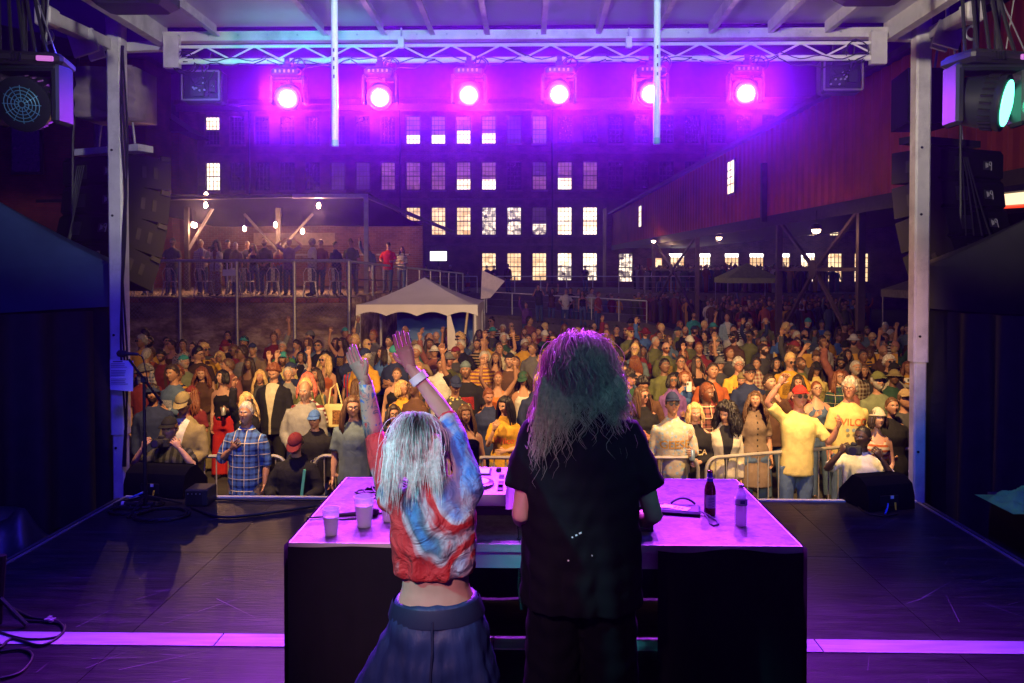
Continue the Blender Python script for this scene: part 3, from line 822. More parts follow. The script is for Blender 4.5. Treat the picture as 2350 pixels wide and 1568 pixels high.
# posts
def post(xd0, xd1, ysplit, label):
    a, b = P(xd1, 1112, 7.35), P(xd0, 44, 7.35)
    t = thing('roof_post', label, 'post', (a.x, 7.35, 0), 0, 'stage roof posts')
    lean = (b.x-a.x)/(b.z-a.z)
    zs = P(xd0, ysplit, 7.35).z
    def sec(z0, z1, w, nm):
        m = MB(); x0, x1 = lean*(z0-a.z), lean*(z1-a.z)
        q = w/2; c = q*.75
        prof = [(-q,-c),(-c,-q),(c,-q),(q,-c),(q,c),(c,q),(-c,q),(-q,c)]
        m.add([(x0+px, py, z0) for px,py in prof]+[(x1+px, py, z1) for px,py in prof], [tuple(range(7,-1,-1)), tuple(range(8,16))]+[(i,(i+1)%8,8+(i+1)%8,8+i) for i in range(8)])
        return m.build(nm, mAlu, t)
    sec(0, zs, .112, 'inner_tube'); sec(zs, b.z, .138, 'outer_tube')
    m = MB(); x1 = lean*(b.z-a.z); m.rbox((x1, .0, b.z+.1), (.1,.1,.2), .02); m.lathe([(.045,-.06),(.045,.06)], 12, (x1, 0, b.z+.04), (0,1,0)); m.build('pivot_bracket', mAlu, t)
    m = MB(); m.box2((x1-.16,-.12,b.z+.16),(x1+.16,.12,b.z+.26)); m.build('bracket', mAlu, t)
    m = MB(); m.box2((-.12,-.12,0.002),(.12,.12,.03)); m.build('base_plate', mSteel, t)
    for zz in (1.55, 2.6, 3.7, 4.3):
        m = MB(); m.lathe([(.012,0),(.012,.006)], 8, (lean*(zz-a.z)-.02, -.0705 if zz > zs else -.0575, zz), (0,-1,0)); m.build('hole', mBlackMetal, t)
    return t
pl = post(267, 279, 995, 'white worn roof post at the left of the stage with a paper sheet taped on')
pr = post(2115, 2104, 830, 'grey worn roof post at the right of the stage')
m = MB(); zz = P(270, 988, 7.35).z; m.box2((-.062,-.062,zz-.015),(.062,.062,zz+.015)); m.build('black_tape', mBlackCloth, pl)
# cables running down the left post
for k in range(3):
    pts = []
    for i in range(24):
        y_ = 105 + i*42; pp = P(283-6*sin(i*.5+k)+2*k, y_, 7.27); pts.append(pp - Vector((pl.location.x, 7.35, 0)))
    m = MB(); m.tube(pts, .009, 5); m.build('cable', mCable, pl)
# outrigger arms either side, with bracket plates and shackles
for s, xs, lab in ((-1, (108, 250), 'pale outrigger arm with shackle and brackets, left of the roof, teal lit'), (1, (2230, 2140), 'pale outrigger arm with shackle, right of the roof')):
    a = P(xs[0], 40 if s<0 else 30, 6.2); b = P(xs[1], 104 if s<0 else 78, 7.35)
    t = thing('outrigger_arm', lab, 'beam', a, 0, 'outrigger arms')
    d = b-a
    strut((0,0,0), d*1.02, .1, t, 'arm', mAlu)
    strut(d+Vector((0,.1,0)), Vector((( rx0 if s<0 else rx1), RD+.1, b.z))-a, .08, t, 'cross_arm', mAlu)
    m = MB(); m.box(d*.55+Vector((0,0,-.08)), (.22,.03,.2), (0, .3*s, 0)); m.build('bracket_plate', mAlu, t); m = MB(); m.box(d*.75+Vector((0,0,-.1)), (.14,.03,.16), (0,.3*s,0)); m.build('bracket_plate', mAlu, t)
    m = MB(); m.rbox((0,0,0), (.13,.14,.15), .015); m.build('end_block', mAlu, t)
    m = MB(); pts = [(.045*cos(q), 0, -.15+.05*sin(q)) for q in np.linspace(0, 2*pi, 17)]; m.tube(pts, .012, 6, caps=False); m.build('shackle', mSteel, t, smooth=True)

# lighting truss
TD = 7.22
tz1, tz0 = P(1214, 103, TD).z, P(1214, 137, TD).z
tx0, tx1 = P(385, 105, TD).x, P(2020, 105, TD).x
truss = thing('lighting_truss', 'white painted lighting truss with zigzag lacing hung under the roof front', 'truss')
m = MB(); m.tube([(tx0,TD,tz1),(tx1,TD,tz1)], .016, 8); m.build('top_chord', mWhitePaint, truss, smooth=40)
m = MB(); m.tube([(tx0+.1,TD,tz0),(tx1,TD,tz0)], .027, 12); m.build('bottom_chord', mWhitePaint, truss, smooth=40)
nb = 14; w_ = (tx1-tx0-.15)/nb
for k in range(nb):
    x = tx0+.12+k*w_
    m = MB(); m.tube([(x,TD,tz0+.02),(x+w_*.46,TD,tz1-.01)], .0085, 6); m.build('lacing_bar', mWhitePaint, truss)
    m = MB(); m.tube([(x+w_*.54,TD,tz1-.01),(x+w_,TD,tz0+.02)], .0085, 6); m.build('lacing_bar', mWhitePaint, truss)
for x in (tx0+.04, tx1-.02):
    m = MB(); m.box2((x-.07,TD-.03,tz0-.06),(x+.07,TD+.03,tz1+.09)); m.build('end_plate', mAlu, truss)
for x in (921, 1443):
    p = P(x, 98, TD-.06); t = thing('junction_box', 'small white box fixed to the roof beam, %s' % ('left of centre' if x<1000 else 'right of centre'), 'box', p, 0, 'boxes on the roof beam')
    m = MB(); m.rbox((0,.0,0), (.055,.05,.1), .008); m.build('case', mWhitePaint, t); m = MB(); m.tube([(0,0,.05),(0,0,.13)], .008, 6); m.build('stem', mSteel, t)

# ------------------------------------------------------------------ moving head lights on the truss
mLensHot = EM('hot_lens', (1,.5,1), 60, 'NONE')
mMover = M('moving_head_shell', (.02,.018,.022), .4, var=.2)
movers = [(660,226,.35),(872,224,.2),(1076,218,0.),(1283,216,0.),(1493,215,-.05),(1712,214,-.3)]
mlab = ['first lit magenta moving head from the left on the truss, tilted aside', 'second lit magenta moving head from the left on the truss', 'third lit moving head on the truss, large glare above the mill windows', 'fourth lit moving head on the truss, large glare', 'fifth lit moving head, half hidden by the hanging light tube', 'rightmost lit magenta moving head on the truss']
def loop_cable(c, r, n, seed, mb, rad_=.006):
    rg = random.Random(seed); pts=[]
    for k in range(n*12):
        a = k/12*2*pi; rr = r*(1+.18*sin(a*.37+seed)); pts.append((c[0]+rr*cos(a)+rg.gauss(0,.002), c[1]+.02*sin(a*.7), c[2]+rr*sin(a)*.95))
    mb.tube(pts, rad_, 5)
for i, (x, y, tw) in enumerate(movers):
    lp = P(x, y, 7.05); top = Vector((P(x, 137, TD).x, TD, tz0))
    t = thing('moving_head', mlab[i], 'stage light', (top.x, TD, tz0), 0, 'moving heads on the truss')
    r0 = Vector((lp.x, 7.05, lp.z)) - Vector((top.x, TD, tz0))
    m = MB(); m.lathe([(.036,-.02),(.036,.02)], 10, (0,0,0), (1,0,0)); m.box2((-.03,-.03,-.09),(.03,.03,-.02)); m.build('clamp', mBlackMetal, t)
    m = MB(); m.rbox((0,.01,-.12), (.27,.2,.09), .025); m.build('base', mMover, t)
    m = MB()
    for k in range(5): m.box2((-.09+k*.04,-.098,-.125),(-.075+k*.04,-.092,-.1))
    m.build('connector', mSteel, t)
    m = MB(); m.rbox((-.145,.02,-.26), (.03,.12,.26), .012); m.rbox((.145,.02,-.26), (.03,.12,.26), .012); m.rbox((0,.02,-.165), (.3,.11,.03), .01); m.build('yoke', mMover, t)
    dirn = Vector((-.25*tw - r0.x*.0, -1, -.42)).normalized(); dirn.x = tw*.6
    dirn.normalize(); c = r0
    m = MB(); m.lathe([(.06,-.2),(.11,-.16),(.12,-.02),(.115,.0),(.1,.004)], 20, c, dirn); m.build('head', mMover, t, smooth=35)
    m = MB(); m.lathe([(.092,.001),(.092,.010),(.07,.0125)], 24, c, dirn); m.build('lens_rim', EM('magenta_lens_rim', (.7,.06,1), 3.2, 'NONE'), t)
    m = MB(); m.lathe([(.068,.005),(.068,.0135),(.03,.018)], 24, c, dirn); lens = m.build('lens', mLensHot, t)
    m = MB()
    for k in range(3): m.tube(catenary((-.1+.08*k,-.05,-.08), (.12-.05*k,-.03,.02), .12+.04*k, 8), .006, 5)
    loop_cable((.1,-.05,-.06), .07, 2, i, m); m.build('cable', mCable, t)
    wpos = Vector(t.location) + c + dirn*.03
    lamp('haze_beam', 'SPOT', c+dirn*.05, (.28,.006,1.0), 5600, t, Vector(c)+dirn*.05 + (Vector((lp.x*.1, 0, 3.9))-wpos), size=.09, angle=26, blend=.6)
    lamp('beam_light', 'SPOT', c+dirn*.04, (.46,.04,1.0), 1700, t, Vector(c)+dirn*.04 + (Vector((lp.x*.6, 2.7, DECK+.2))-wpos), size=.09, angle=80, blend=.9)

# audience blinders seen from behind at both ends of the truss
for x, y, lab in ((460, 196, 'dark square audience blinder with cables seen from behind, left end of the truss'), (1936, 172, 'dark square audience blinder with cables seen from behind, right end of the truss')):
    p = P(x, y, 7.25)
    t = thing('audience_blinder', lab, 'stage light', p, 0, 'audience blinders')
    m = MB(); m.rbox((0,.12,0), (.36,.14,.3), .02); m.build('housing', mBlackMetal, t)
    m = MB()
    for a, b in (((-.17,0,-.13),(.17,0,-.13)),((-.17,0,.13),(.17,0,.13)),((-.17,0,-.13),(-.17,0,.13)),((.17,0,-.13),(.17,0,.13))): m.tube([a,b], .009, 6)
    m.build('rear_frame', M('worn_frame', (.2,.16,.2), .5, .3), t)
    m = MB(); m.box2((-.1,.02,-.09),(.02,.05,.07)); m.box2((.05,.01,-.06),(.13,.05,.05)); m.build('driver_box', mBlackPlastic, t)
    m = MB()
    for k in range(9): m.lathe([(.009,0),(.009,.015)], 6, (random.uniform(-.12,.12), .015, random.uniform(-.09,.09)), (0,-1,0))
    m.build('connector', mSteel, t)
    m = MB()
    for k in range(6): m.tube(catenary((random.uniform(-.13,.13),-.01,random.uniform(-.08,.1)), (random.uniform(-.15,.15),-.02,random.uniform(.05,.3)), random.uniform(.02,.12), 8), .006, 5)
    loop_cable((-.12 if x<1000 else .1,-.03,.2), .1, 4, x, m); m.build('cable', mCable, t)
    m = MB(); m.tube([(0,.1,.15),(0,TD-7.25,tz0-p.z)], .014, 8); m.build('hanger', mBlackMetal, t)
    m = MB(); m.box2((-.15,.195,-.12),(.15,.2,.12)); m.build('lamp_panel', EM('blinder_glow', (1,.7,.34), 6, 'NONE'), t)
    s = -1 if x < 1000 else 1
    lamp('blinder_light', 'SPOT', (0,.24,0), (1,.57,.2), 3000 if s < 0 else 3900, t, (-s*.8, 3.7, -3.8), size=.12, angle=112, blend=.95)

# hanging LED tubes
for x, ybot, lab in ((769, 334, 'pale blue hanging light tube in front of the second magenta light, left'), (1507, 329, 'pale blue hanging light tube in front of the fifth magenta light, right')):
    b_ = P(x, ybot, 4.6); 
    t = thing('light_tube', lab, 'light tube', b_, 0, 'hanging light tubes')
    L = rz+.03-b_.z
    m = MB(); m.tube([(0,0,.03),(0,0,L-.12)], .0195, 16); m.build('tube', M('frosted_tube', (.42,.5,.55), .3, emit=(.30,.62,.85), es=.12, var=.04), t, smooth=40)
    m = MB(); m.lathe([(.019,-.006),(.021,0),(.021,.03)], 16); m.build('end_cap', M('tube_end_cap', (.15,.45,.4), .4), t)
    m = MB(); m.lathe([(.021,0),(.021,.06),(.008,.07),(.008,.12)], 12, (0,0,L-.13)); m.build('top_cap', mBlackPlastic, t)
    m = MB()
    for k in range(4): m.box2((-.0045,-.0203,.38+k*.05),(.0045,-.0197,.40+k*.05))
    m.build('print_mark', mBlackPlastic, t)

for k in range(8):
    xa = tx0+.15+(tx1-tx0-.3)*k/8; xb = tx0+.15+(tx1-tx0-.3)*(k+1)/8
    m = MB(); m.tube([q+Vector((0,.02*sin(i*.9),.012*sin(i*1.7+k))) for i, q in enumerate(catenary((xa,TD-.03,tz0-.01), (xb,TD-.03,tz0-.005), .03+.06*((k*7)%5)/5, 12))], .006, 5)
    m.tube([q+Vector((0,-.015,.02*sin(i*1.1+k*2))) for i, q in enumerate(catenary((xa,TD-.02,tz0+.03), (xb,TD-.02,tz0+.02), .02+.04*((k*3)%4)/4, 12))], .005, 5)
    m.build('cable_run', mCable, truss)
# ------------------------------------------------------------------ large moving heads at the sides and overhead washes
mTeal = M('mover_shell_grey', (.012,.015,.018), .5, var=.15, spec=.2)
def big_mover(x, y, d, label, lit, dirn):
    p = P(x, y, d)
    t = thing('wash_moving_head', label, 'stage light', p, 0, 'large moving heads at the stage sides')
    dirn = Vector(dirn).normalized()
    zt = rz - p.z
    for sx in (-.05, .07):
        m = MB(); m.tube([(sx,.02,.28),(sx+.01,.02,zt+.3)], .017, 8); m.build('hanging_pipe', mBlackMetal, t, smooth=40)
    m = MB(); m.rbox((0,.0,.235), (.42,.26,.075), .025, (0,0,.25)); m.build('base', mMover, t)
    m = MB(); m.rbox((.16,-.125,.225), (.09,.015,.03), .004, (0,0,.25)); m.build('display', EM('mover_display', (.75,.2,.8), .8, 'NONE'), t)
    m = MB()
    for k in range(9): m.box2((-.16+k*.022,-.142,.21),(-.15+k*.022,-.13,.255))
    m.build('vent', mBlackMetal, t)
    for s in (-1,1):
        m = MB(); m.rbox((s*.185,0,.04), (.05,.17,.36), .02); m.build('yoke_arm', mTeal, t)
    m = MB(); m.rbox((0,.0,.185), (.4,.18,.04), .015); m.build('yoke_bridge', mTeal, t)
    m = MB(); m.lathe([(.09,-.17),(.135,-.13),(.15,-.02),(.15,.06),(.16,.075),(.16,.1),(.135,.105)], 24, (0,0,0), dirn); m.build('head', mTeal, t, smooth=35)
    m = MB()
    for k in range(24):
        a = 2*pi*k/24; q = Vector((0,0,1)).rotation_difference(dirn).to_matrix() @ Vector((.152*cos(a), .152*sin(a), .03)); m.box(q, (.012,.012,.06), Vector((0,0,1)).rotation_difference(dirn).to_matrix())
    m.build('cooling_fin', mBlackMetal, t)
    if lit:
        m = MB(); m.lathe([(.13,.1),(.13,.112),(.07,.125)], 24, (0,0,0), dirn); m.build('lens', EM('green_hot_lens', (.12,1,.55), 5, 'NONE'), t)
        lamp('wash_light', 'SPOT', dirn*.16, (.05,1,.45), 420, t, dirn*3, size=.1, angle=95, blend=.9)
    else:
        Q = Vector((0,0,1)).rotation_difference(dirn).to_matrix(); m = MB()
        for r_ in (.02,.04,.06,.08,.1): m.tube([Q @ Vector((r_*cos(a), r_*sin(a), .108)) for a in np.linspace(0,2*pi,25)], .0028, 4, caps=False)
        for k in range(12):
            a = 2*pi*k/12; m.tube([Q @ Vector((.015*cos(a),.015*sin(a),.107)), Q @ Vector((.11*cos(a),.11*sin(a),.107))], .0025, 4)
        m.build('fan_grille', M('grille_teal_lit', (.08,.28,.4), .4, .3), t)  # teal-blue light on the grille is put into its colour
    if not lit: lamp('wash_light', 'SPOT', -dirn*.25, (.0,1,.62), 260, t, Vector((.75,2.2,.25)), size=.1, angle=60, blend=.8)
    m = MB()
    for k in range(5): m.tube(catenary((-.15+.07*k,-.05,.28), (-.2+.03*k, .0, zt+.25), -.1+.05*k, 10), .011, 6)
    m.build('cable', mCable, t)
    m = MB(); m.tube(catenary((.1,-.02,.3), (.18,-.06,zt*.9), .0, 6)+[Vector((.1,-.02,zt)), Vector((.05,-.02,.62)), Vector((.19,-.06,.26))], .0045, 5); m.build('safety_rope', mRope, t)
    return t
big_mover(72, 235, 4.7, 'large teal lit moving head with round fan grille, hanging at upper left', False, (.06,-.95,-.32))
big_mover(2262, 235, 4.7, 'large moving head shining green white to the right, hanging at upper right', True, (.72,-.6,-.18))
for x, y, lab, w_ in ((308, 8, 'dark overhead wash fixture at the top edge near the left post', .46), (2006, -12, 'dark overhead wash fixture at the top edge near the right post', .4)):
    p = P(x, y, 4.9); t = thing('wash_fixture', lab, 'stage light', p, 0, 'overhead wash fixtures')
    m = MB(); m.rbox((0,0,.03), (w_,.3,.13), .04); m.build('housing', mMover, t)
    m = MB(); m.box2((-.17,-.1515,-.005),(-.05,-.1505,.02)); m.box2((.05,-.1515,-.005),(.17,-.1505,.02)); m.build('rating_label', M('label_print', (.35,.4,.45), .6), t)
    m = MB(); m.lathe([(.03,0),(.03,.01)], 10, (0,-.151,.03), (0,-1,0)); m.build('socket', mBlackMetal, t)
    m = MB(); m.tube([(0,0,.09),(0,0,rz-p.z+.1)], .02, 8); m.build('hanger', mBlackMetal, t)
    lamp('down_light', 'SPOT', (0,0,-.06), (.04,.02,1), 950, t, (-.5 if x < 1000 else .3,.3,-3), size=.12, angle=120, blend=1.)
# unseen fixtures added upstage to light performers, crowd, posts, roof and canopy
for x, y, z, col, pw, tg, lab, an in ((-2.6, .6, 5.0, (.08,.9,1), 850, (-.5,2.8,DECK+1.38), 'teal wash fixture hung upstage on the left', 13), (2.4, .2, 5.0, (.15,.75,.8), 210, (.25,3.4,DECK+1.65), 'teal wash fixture hung upstage on the right', 20),
    (-1.0, -1.0, 4.7, (1,.6,.24), 7000, (-3.2,15,1.9), 'warm audience wash fixture far upstage on the left', 21), (1.0, -1.0, 4.7, (1,.6,.24), 6200, (3.2,13,1.6), 'warm audience wash fixture far upstage on the right', 21),
    (-1.5, -.5, 4.7, (.85,.85,1), 520, (-3.1,8.3,1.5), 'cool white wash fixture upstage aimed at the left photographer', 13), (1.2, -.5, 4.7, (.08,.75,.9), 380, (3.1,8.6,1.4), 'cyan wash fixture upstage aimed at the right photographer', 14), (-1.0, -.6, 4.7, (1,.5,.66), 620, (-.46,2.8,DECK+1.2), 'pink white wash fixture hung upstage near the middle', 22),
    (2.0, -.8, 4.2, (1,.95,.9), 1700, (-3.75,7.3,4.6), 'white wash fixture upstage aimed at the left roof post', 20), (-2.0, -.8, 4.2, (1,.86,.7), 2600, (4.3,7.3,5.2), 'warm wash fixture upstage aimed past the right roof post', 26), (0.1, -1.0, 4.4, (.55,.8,1), 1500, (0,7.2,5.5), 'pale blue wash fixture upstage aimed at the roof', 38), (-3.2, .5, 4.2, (.02,.1,1), 140, (-5.0,7.6,2.8), 'deep blue wash fixture upstage aimed at the left canopy', 46)):
    t = thing('unseen_wash', lab, 'stage light', (x,y,z), 0, 'unseen upstage wash fixtures')
    m = MB(); m.lathe([(.06,-.1),(.1,-.05),(.1,.1),(.09,.1)], 16, (0,0,0), (Vector(tg)-Vector((x,y,z))).normalized()); m.build('housing', mMover, t)
    m = MB(); m.tube([(0,0,.08),(0,0,rz-z+.14)], .015, 6); m.build('hanger', mBlackMetal, t)
    lamp('wash_light', 'SPOT', (Vector(tg)-Vector((x,y,z))).normalized()*.13, col, pw, t, Vector(tg)-Vector((x,y,z)), size=.1, angle=an, blend=.8)

# ------------------------------------------------------------------ line arrays, side speakers
mSpk = M('speaker_paint', (.005,.005,.0065), .8, var=.12, bump=.3, bscale=150, spec=.08)
mSpkFace = M('speaker_label', (.3,.3,.33), .6)
def line_array(base, tilt0, dtilt, n, sgn, label, rot):
    t = thing('line_array_speaker', label, 'speaker', base, rot, 'line array stacks')
    z, y, a = 0., 0., tilt0
    m = MB(); m.box2((-.56,-.1,.06),(.4,.1,.13)); m.build('flying_bar', mAlu if sgn<0 else mBlackMetal, t)
    for k in range(n):
        h, w_, dp = .33, .92, .56
        R = Matrix.Rotation(a, 3, 'X')
        m = MB(); 
        prof = [(-dp*.5, 0), (dp*.5, 0), (dp*.5,-h), (-dp*.44,-h), (-dp*.56,-h*.86), (-dp*.56,-h*.14)]
        pts = [R @ Vector((0, q[0], q[1])) + Vector((0,y,z)) for q in prof]
        m.prism(pts, (-w_/2,0,0), (w_/2,0,0)); c = m.build('cabinet', mSpk, t)
        for s in (-1,1):
            for q in (-.08, .07):
                m = MB(); m.box(R @ Vector((s*(w_/2+.001), q, -h*.5)) + Vector((0,y,z)), (.008,.055,.12), R); m.build('hand_hole', mBlackMetal, c)
        m = MB(); m.box(R @ Vector((.22, -dp*.56-.003, -h*.5)) + Vector((0,y,z)), (.13,.004,.09), R); m.build('label_plate', mBlackPlastic, c)
        m = MB()
        for q in range(3): m.box(R @ Vector((.19+q*.014, -dp*.56-.007, -h*.5)) + Vector((0,y,z)), (.006,.004,.06-.012*q), R)
        pts2 = [R @ Vector((.255+.018*cos(u), -dp*.56-.007, -h*.44+.02*sin(u))) + Vector((0,y,z)) for u in np.linspace(0,2*pi,13)]
        m.tube(pts2, .004, 4, caps=False); m.box(R @ Vector((.272,-dp*.56-.007,-h*.55)) + Vector((0,y,z)), (.008,.004,.07), R); m.build('label_mark', mSpkFace, c)
        m = MB(); m.box(R @ Vector((-.18, -dp*.56-.004, -h*.5)) + Vector((0,y,z)), (.16,.006,.14), R); m.build('connector_panel', mBlackMetal, c)
        m = MB(); m.box(R @ Vector((w_/2+.008, dp*.35, 0)) + Vector((0,y,z)), (.02,.12,.05), R); m.build('rigging_pin', mBlackMetal, c)
        step = R @ Vector((0, 0, -h-.012)); y += step.y; z += step.z; a += dtilt
    m = MB()
    for k in range(4): m.tube(catenary((-.2+.03*k,-.34,-.1), (-.22+.05*k,-.42-.05*k,-.9), -.12+.05*k, 10), .008, 5)
    m.tube([(-.2,-.3,1.2),(-.24,-.36,.2),(-.25,-.4,-1.7)], .014, 6); m.build('cable', mCable, t)
    m = MB()
    for sx in (-.3,.25): m.tube([(sx,0,.13),(sx*.4,0,1.2)], .012, 6)
    m.tube([(0,0,1.2),(0,0,1.9)], .02, 6); m.build('chain', mSteel, t)
    return t
b_ = P(272, 366, 8.6)
line_array((b_.x, 8.6, b_.z), .0, -.13, 4, -1, 'curved stack of black line array speakers behind the left post', rad(-22))
b_ = P(2170, 350, 8.6)
line_array((b_.x, 8.6, b_.z), .0, -.13, 4, 1, 'curved stack of black line array speakers behind the right post', rad(24))
# side fill boxes above the arrays
b_ = P(2120, 232, 8.4); t = thing('side_speaker', 'black trapezoid speaker hanging above the line array behind the right post', 'speaker', b_)
m = MB(); m.prism([(-.28,-.25,-.27),(.28,-.25,-.27),(.2,.3,-.27),(-.2,.3,-.27)], (0,0,0), (0,0,.55)); m.build('cabinet', mSpk, t)
m = MB(); m.tube([(0,0,.28),(0,0,.9)], .015, 6); m.build('hanger', mSteel, t)
b_ = P(248, 222, 8.4); t = thing('wrapped_speaker', 'box wrapped in crumpled pale sheeting with teal light behind the left post', 'speaker', b_)
def wrapf(u, v):
    return (-.24+.62*u, -.2-.03*sin(u*9+v*3)*sin(v*5)-.02*sin(v*17+u*4), -.25+.52*v)
m = MB(); m.grid(wrapf, 26, 22); m.box2((-.24,-.17,-.25),(.38,.3,.27)); m.build('sheeting', M('pale_sheeting', (.22,.17,.17), .55, var=.2, bump=.5, bscale=9), t, smooth=True, fix=False)
m = MB(); m.tube([(0,0,.28),(0,0,.9)], .015, 6); m.build('hanger', mSteel, t)

# ------------------------------------------------------------------ side tents with drapes
def side_tent(x0, x1, y, ez, pk, drop, mat, drape, label, sgn):
    t = thing('side_canopy', label, 'tent', ((x0+x1)/2, y, 0), 0, 'canopies beside the stage')
    hw = (x1-x0)/2
    m = MB(); vs=[]; n=12
    def rf(u, v):
        x = -hw+2*hw*u; yy = .3*v
        f = min(1, min(u,1-u)*2)*min(1, min(v+.0001,1-v)*2)**.6 if 0<v<1 else 0
        h = min(min(u,1-u)*2, min(v,1-v)*2)
        return (x, yy, ez+(pk-ez)*(h**1.15) - .05*sin(pi*u)*(1 if v==0 else .2))
    m.grid(rf, 25, 17); m.build('roof', mat, t, smooth=True, fix=False)
    m = MB()
    def vf(u, v):
        x = -hw+2*hw*u
        return (x, -.02-.02*sin(u*23)*v - .03*v*sin(u*7), ez+.012-drop*v - .05*sin(pi*u) - .02*v*sin(u*5))
    m.grid(vf, 40, 8); m.build('valance', mat, t, smooth=True, fix=False)
    m = MB()
    def df(u, v):
        x = -hw+2*hw*u
        f = .06*sin(u*31+2*v)+.05*sin(u*13+5*v+1)+.10*sin(u*6-3*v)
        return (x+.05*sin(9*v+u*5), .06+f*(1-v*.7), (ez-drop+.03)*v + (.62)*(1-v))
    m.grid(df, 90, 26); m.build('drape', drape, t, smooth=True, fix=False)
    for sx in (-1,1):
        m = MB(); m.tube([(sx*hw*.97,.03,0),(sx*hw*.97,.03,ez)], .025, 6); m.build('leg', mBlackMetal, t)
        if sx == sgn: m = MB(); m.tube([(sx*hw*.97,.27,0),(sx*hw*.97,.27,ez)], .025, 6); m.build('leg', mBlackMetal, t)
    return t
mBlueTent = M('navy_tent_fabric', (.03,.06,.14), .6, var=.2, scale=2, bump=.3, bscale=5)
mBlackTent = M('black_tent_fabric', (.04,.038,.036), .65, var=.2, scale=2, bump=.3, bscale=5)
mDrape = M('black_drape', (.006,.007,.01), .75, var=.3, bump=.4, bscale=6)
e1 = P(256, 608, 7.55)
side_tent(e1.x-3.0, e1.x, 7.6, e1.z, e1.z+.8, .43, mBlueTent, mDrape, 'navy blue canopy with black drapes at the left of the stage', -1)
e2 = P(2124, 612, 7.55)
side_tent(e2.x, e2.x+3.0, 7.6, e2.z, e2.z+.7, .4, mBlackTent, mDrape, 'black canopy with dark hanging drapes at the right of the stage', 1)
# a second drape leg running along the wings towards the camera
for x0, y0, x1, y1, lab in ((-4.15, 7.5, -5.6, 5.0, 'dark drape leg hanging along the left wing'), (3.85, 7.45, 4.7, 5.3, 'dark drape leg hanging along the right wing')):
    m = MB(); curtain(m, (x0,y0,0), (x1,y1,0), .8, e2.z-.42, 7, .07, 110, 14)
    tag(m.build('drape_leg', mDrape, None, smooth=True, fix=False), lab, 'drape', 'wing drapes')
# crumpled tarp heap on the left wing, cloth and case on the right
def heap(name, c, sx, sy, h, mat, label, cat, seed):
    def fn(u, v):
        a, b = u*2-1, v*2-1
        r = max(0, 1-(a*a+b*b))
        z = h*(r**.6)*(.6+.4*sin(a*7+seed)*cos(b*6+seed*2)) + .04*r*sin(a*19+b*13+seed)
        return (c[0]+a*sx, c[1]+b*sy, c[2]+max(0,z)+.003)
    m = MB(); m.grid(fn, 40, 40)
    return tag(m.build(name, mat, None, smooth=True, fix=False), label, cat)
heap('tarpaulin_heap', (-4.55, 6.2, DECK-.35), .8, .85, .62, M('dark_green_tarp', (.012,.02,.02), .45, var=.3), 'crumpled dark tarpaulin heap beside the left stage edge', 'tarpaulin', 1.0)
rc = G(2300, 1190, DECK+.15)
t = thing('road_case', 'black road case with metal edging beyond the right stage edge', 'case', (4.5, 6.1, DECK-.35))
m = MB(); m.box2((-.75,-1.3,0),(.9,.45,.62)); m.build('body', mBlackCloth, t)
m = MB(); m.box2((-.76,-1.31,.6),(.91,.46,.64)); m.build('lid_edge', M('dull_edging', (.1,.12,.12), .4, .7), t)
cp_ = G(2345, 1158, DECK+.29)
heap('green_cloth', (cp_.x+.12, cp_.y, DECK+.29), .34, .26, .12, M('green_cloth', (.1,.75,.06), .7, bump=.4, bscale=12, emit=(.05,.5,.03), es=.0), 'bright green crumpled cloth on the case at far right', 'cloth', 2.2)

# ------------------------------------------------------------------ DJ table
DX0, DX1 = P(666, 1250, 3.81).x, P(1838, 1254, 3.81).x
DY0, DY1 = 3.81, 5.02
DT = G(1214, 1252, DECK+.0).z
dtz = P(1214, 1250, DY0).z                    # table top height
mTop = M('scuffed_table_top', (.105,.085,.1), .45, var=.3, scale=24, dirt=(.035,.02,.04), dirt_amt=.8, dlo=.49, dhi=.57, bump=.15, bscale=60)
table = thing('dj_table', 'long folding stage deck used as DJ table with scuffed top and black skirts', 'table', (0, 0, DECK))
m = MB(); m.box2((DX0, DY0, dtz-DECK-.03), (DX1, DY1, dtz-DECK)); m.build('table_top', mTop, table)
m = MB()
for a, b in (((DX0-.006,DY0-.006),(DX1+.006,DY0)), ((DX0-.006,DY1),(DX1+.006,DY1+.006)), ((DX0-.006,DY0),(DX0,DY1)), ((DX1,DY0),(DX1+.006,DY1))):
    m.box2((a[0],a[1],dtz-DECK-.035),(b[0],b[1],dtz-DECK+.003))
m.build('edge_trim', mAlu, table)
m = MB(); m.box2((DX0+.02, DY0+.015, dtz-DECK-.12), (DX1-.02, DY0+.05, dtz-DECK-.04)); m.build('frame_rail', mAlu, table)
for sx in (DX0+.08, DX1-.08):
    for sy in (DY0+.1, DY1-.1):
        m = MB(); m.tube([(sx,sy,0),(sx,sy,dtz-DECK-.04)], .024, 8); m.build('leg', mSteel, table)
gapL, gapR = P(1086, 1260, DY0).x, P(1508, 1260, DY0).x
def skirt(a, b, dz, folds, amp, name='skirt'):
    a, b = Vector(a), Vector(b); d = b-a; L = d.length; nrm = Vector((d.y,-d.x,0)).normalized()
    m = MB()
    def fn(u, v):
        p = a+d*u; w = amp*(v**.7)*(sin(u*folds*2*pi)+.5*sin(u*folds*3.1+.7)); p = p+nrm*(w+.018)
        sag = dz*(.5+.5*sin(u*9))
        return (p.x, p.y, (dtz-DECK-.006-sag)*(1-v)+.012*v)
    m.grid(fn, 70, 16); return m.build(name, mBlackCloth, table, smooth=True, fix=False)
skirt((DX0-.004, DY0-.008, 0), (gapL-.28, DY0-.008, 0), .006, 4, .012)
skirt((gapR, DY0-.008, 0), (DX1+.004, DY0-.008, 0), .02, 3, .01)
skirt((DX0-.01, DY1, 0), (DX0-.01, DY0-.006, 0), .006, 4, .012)
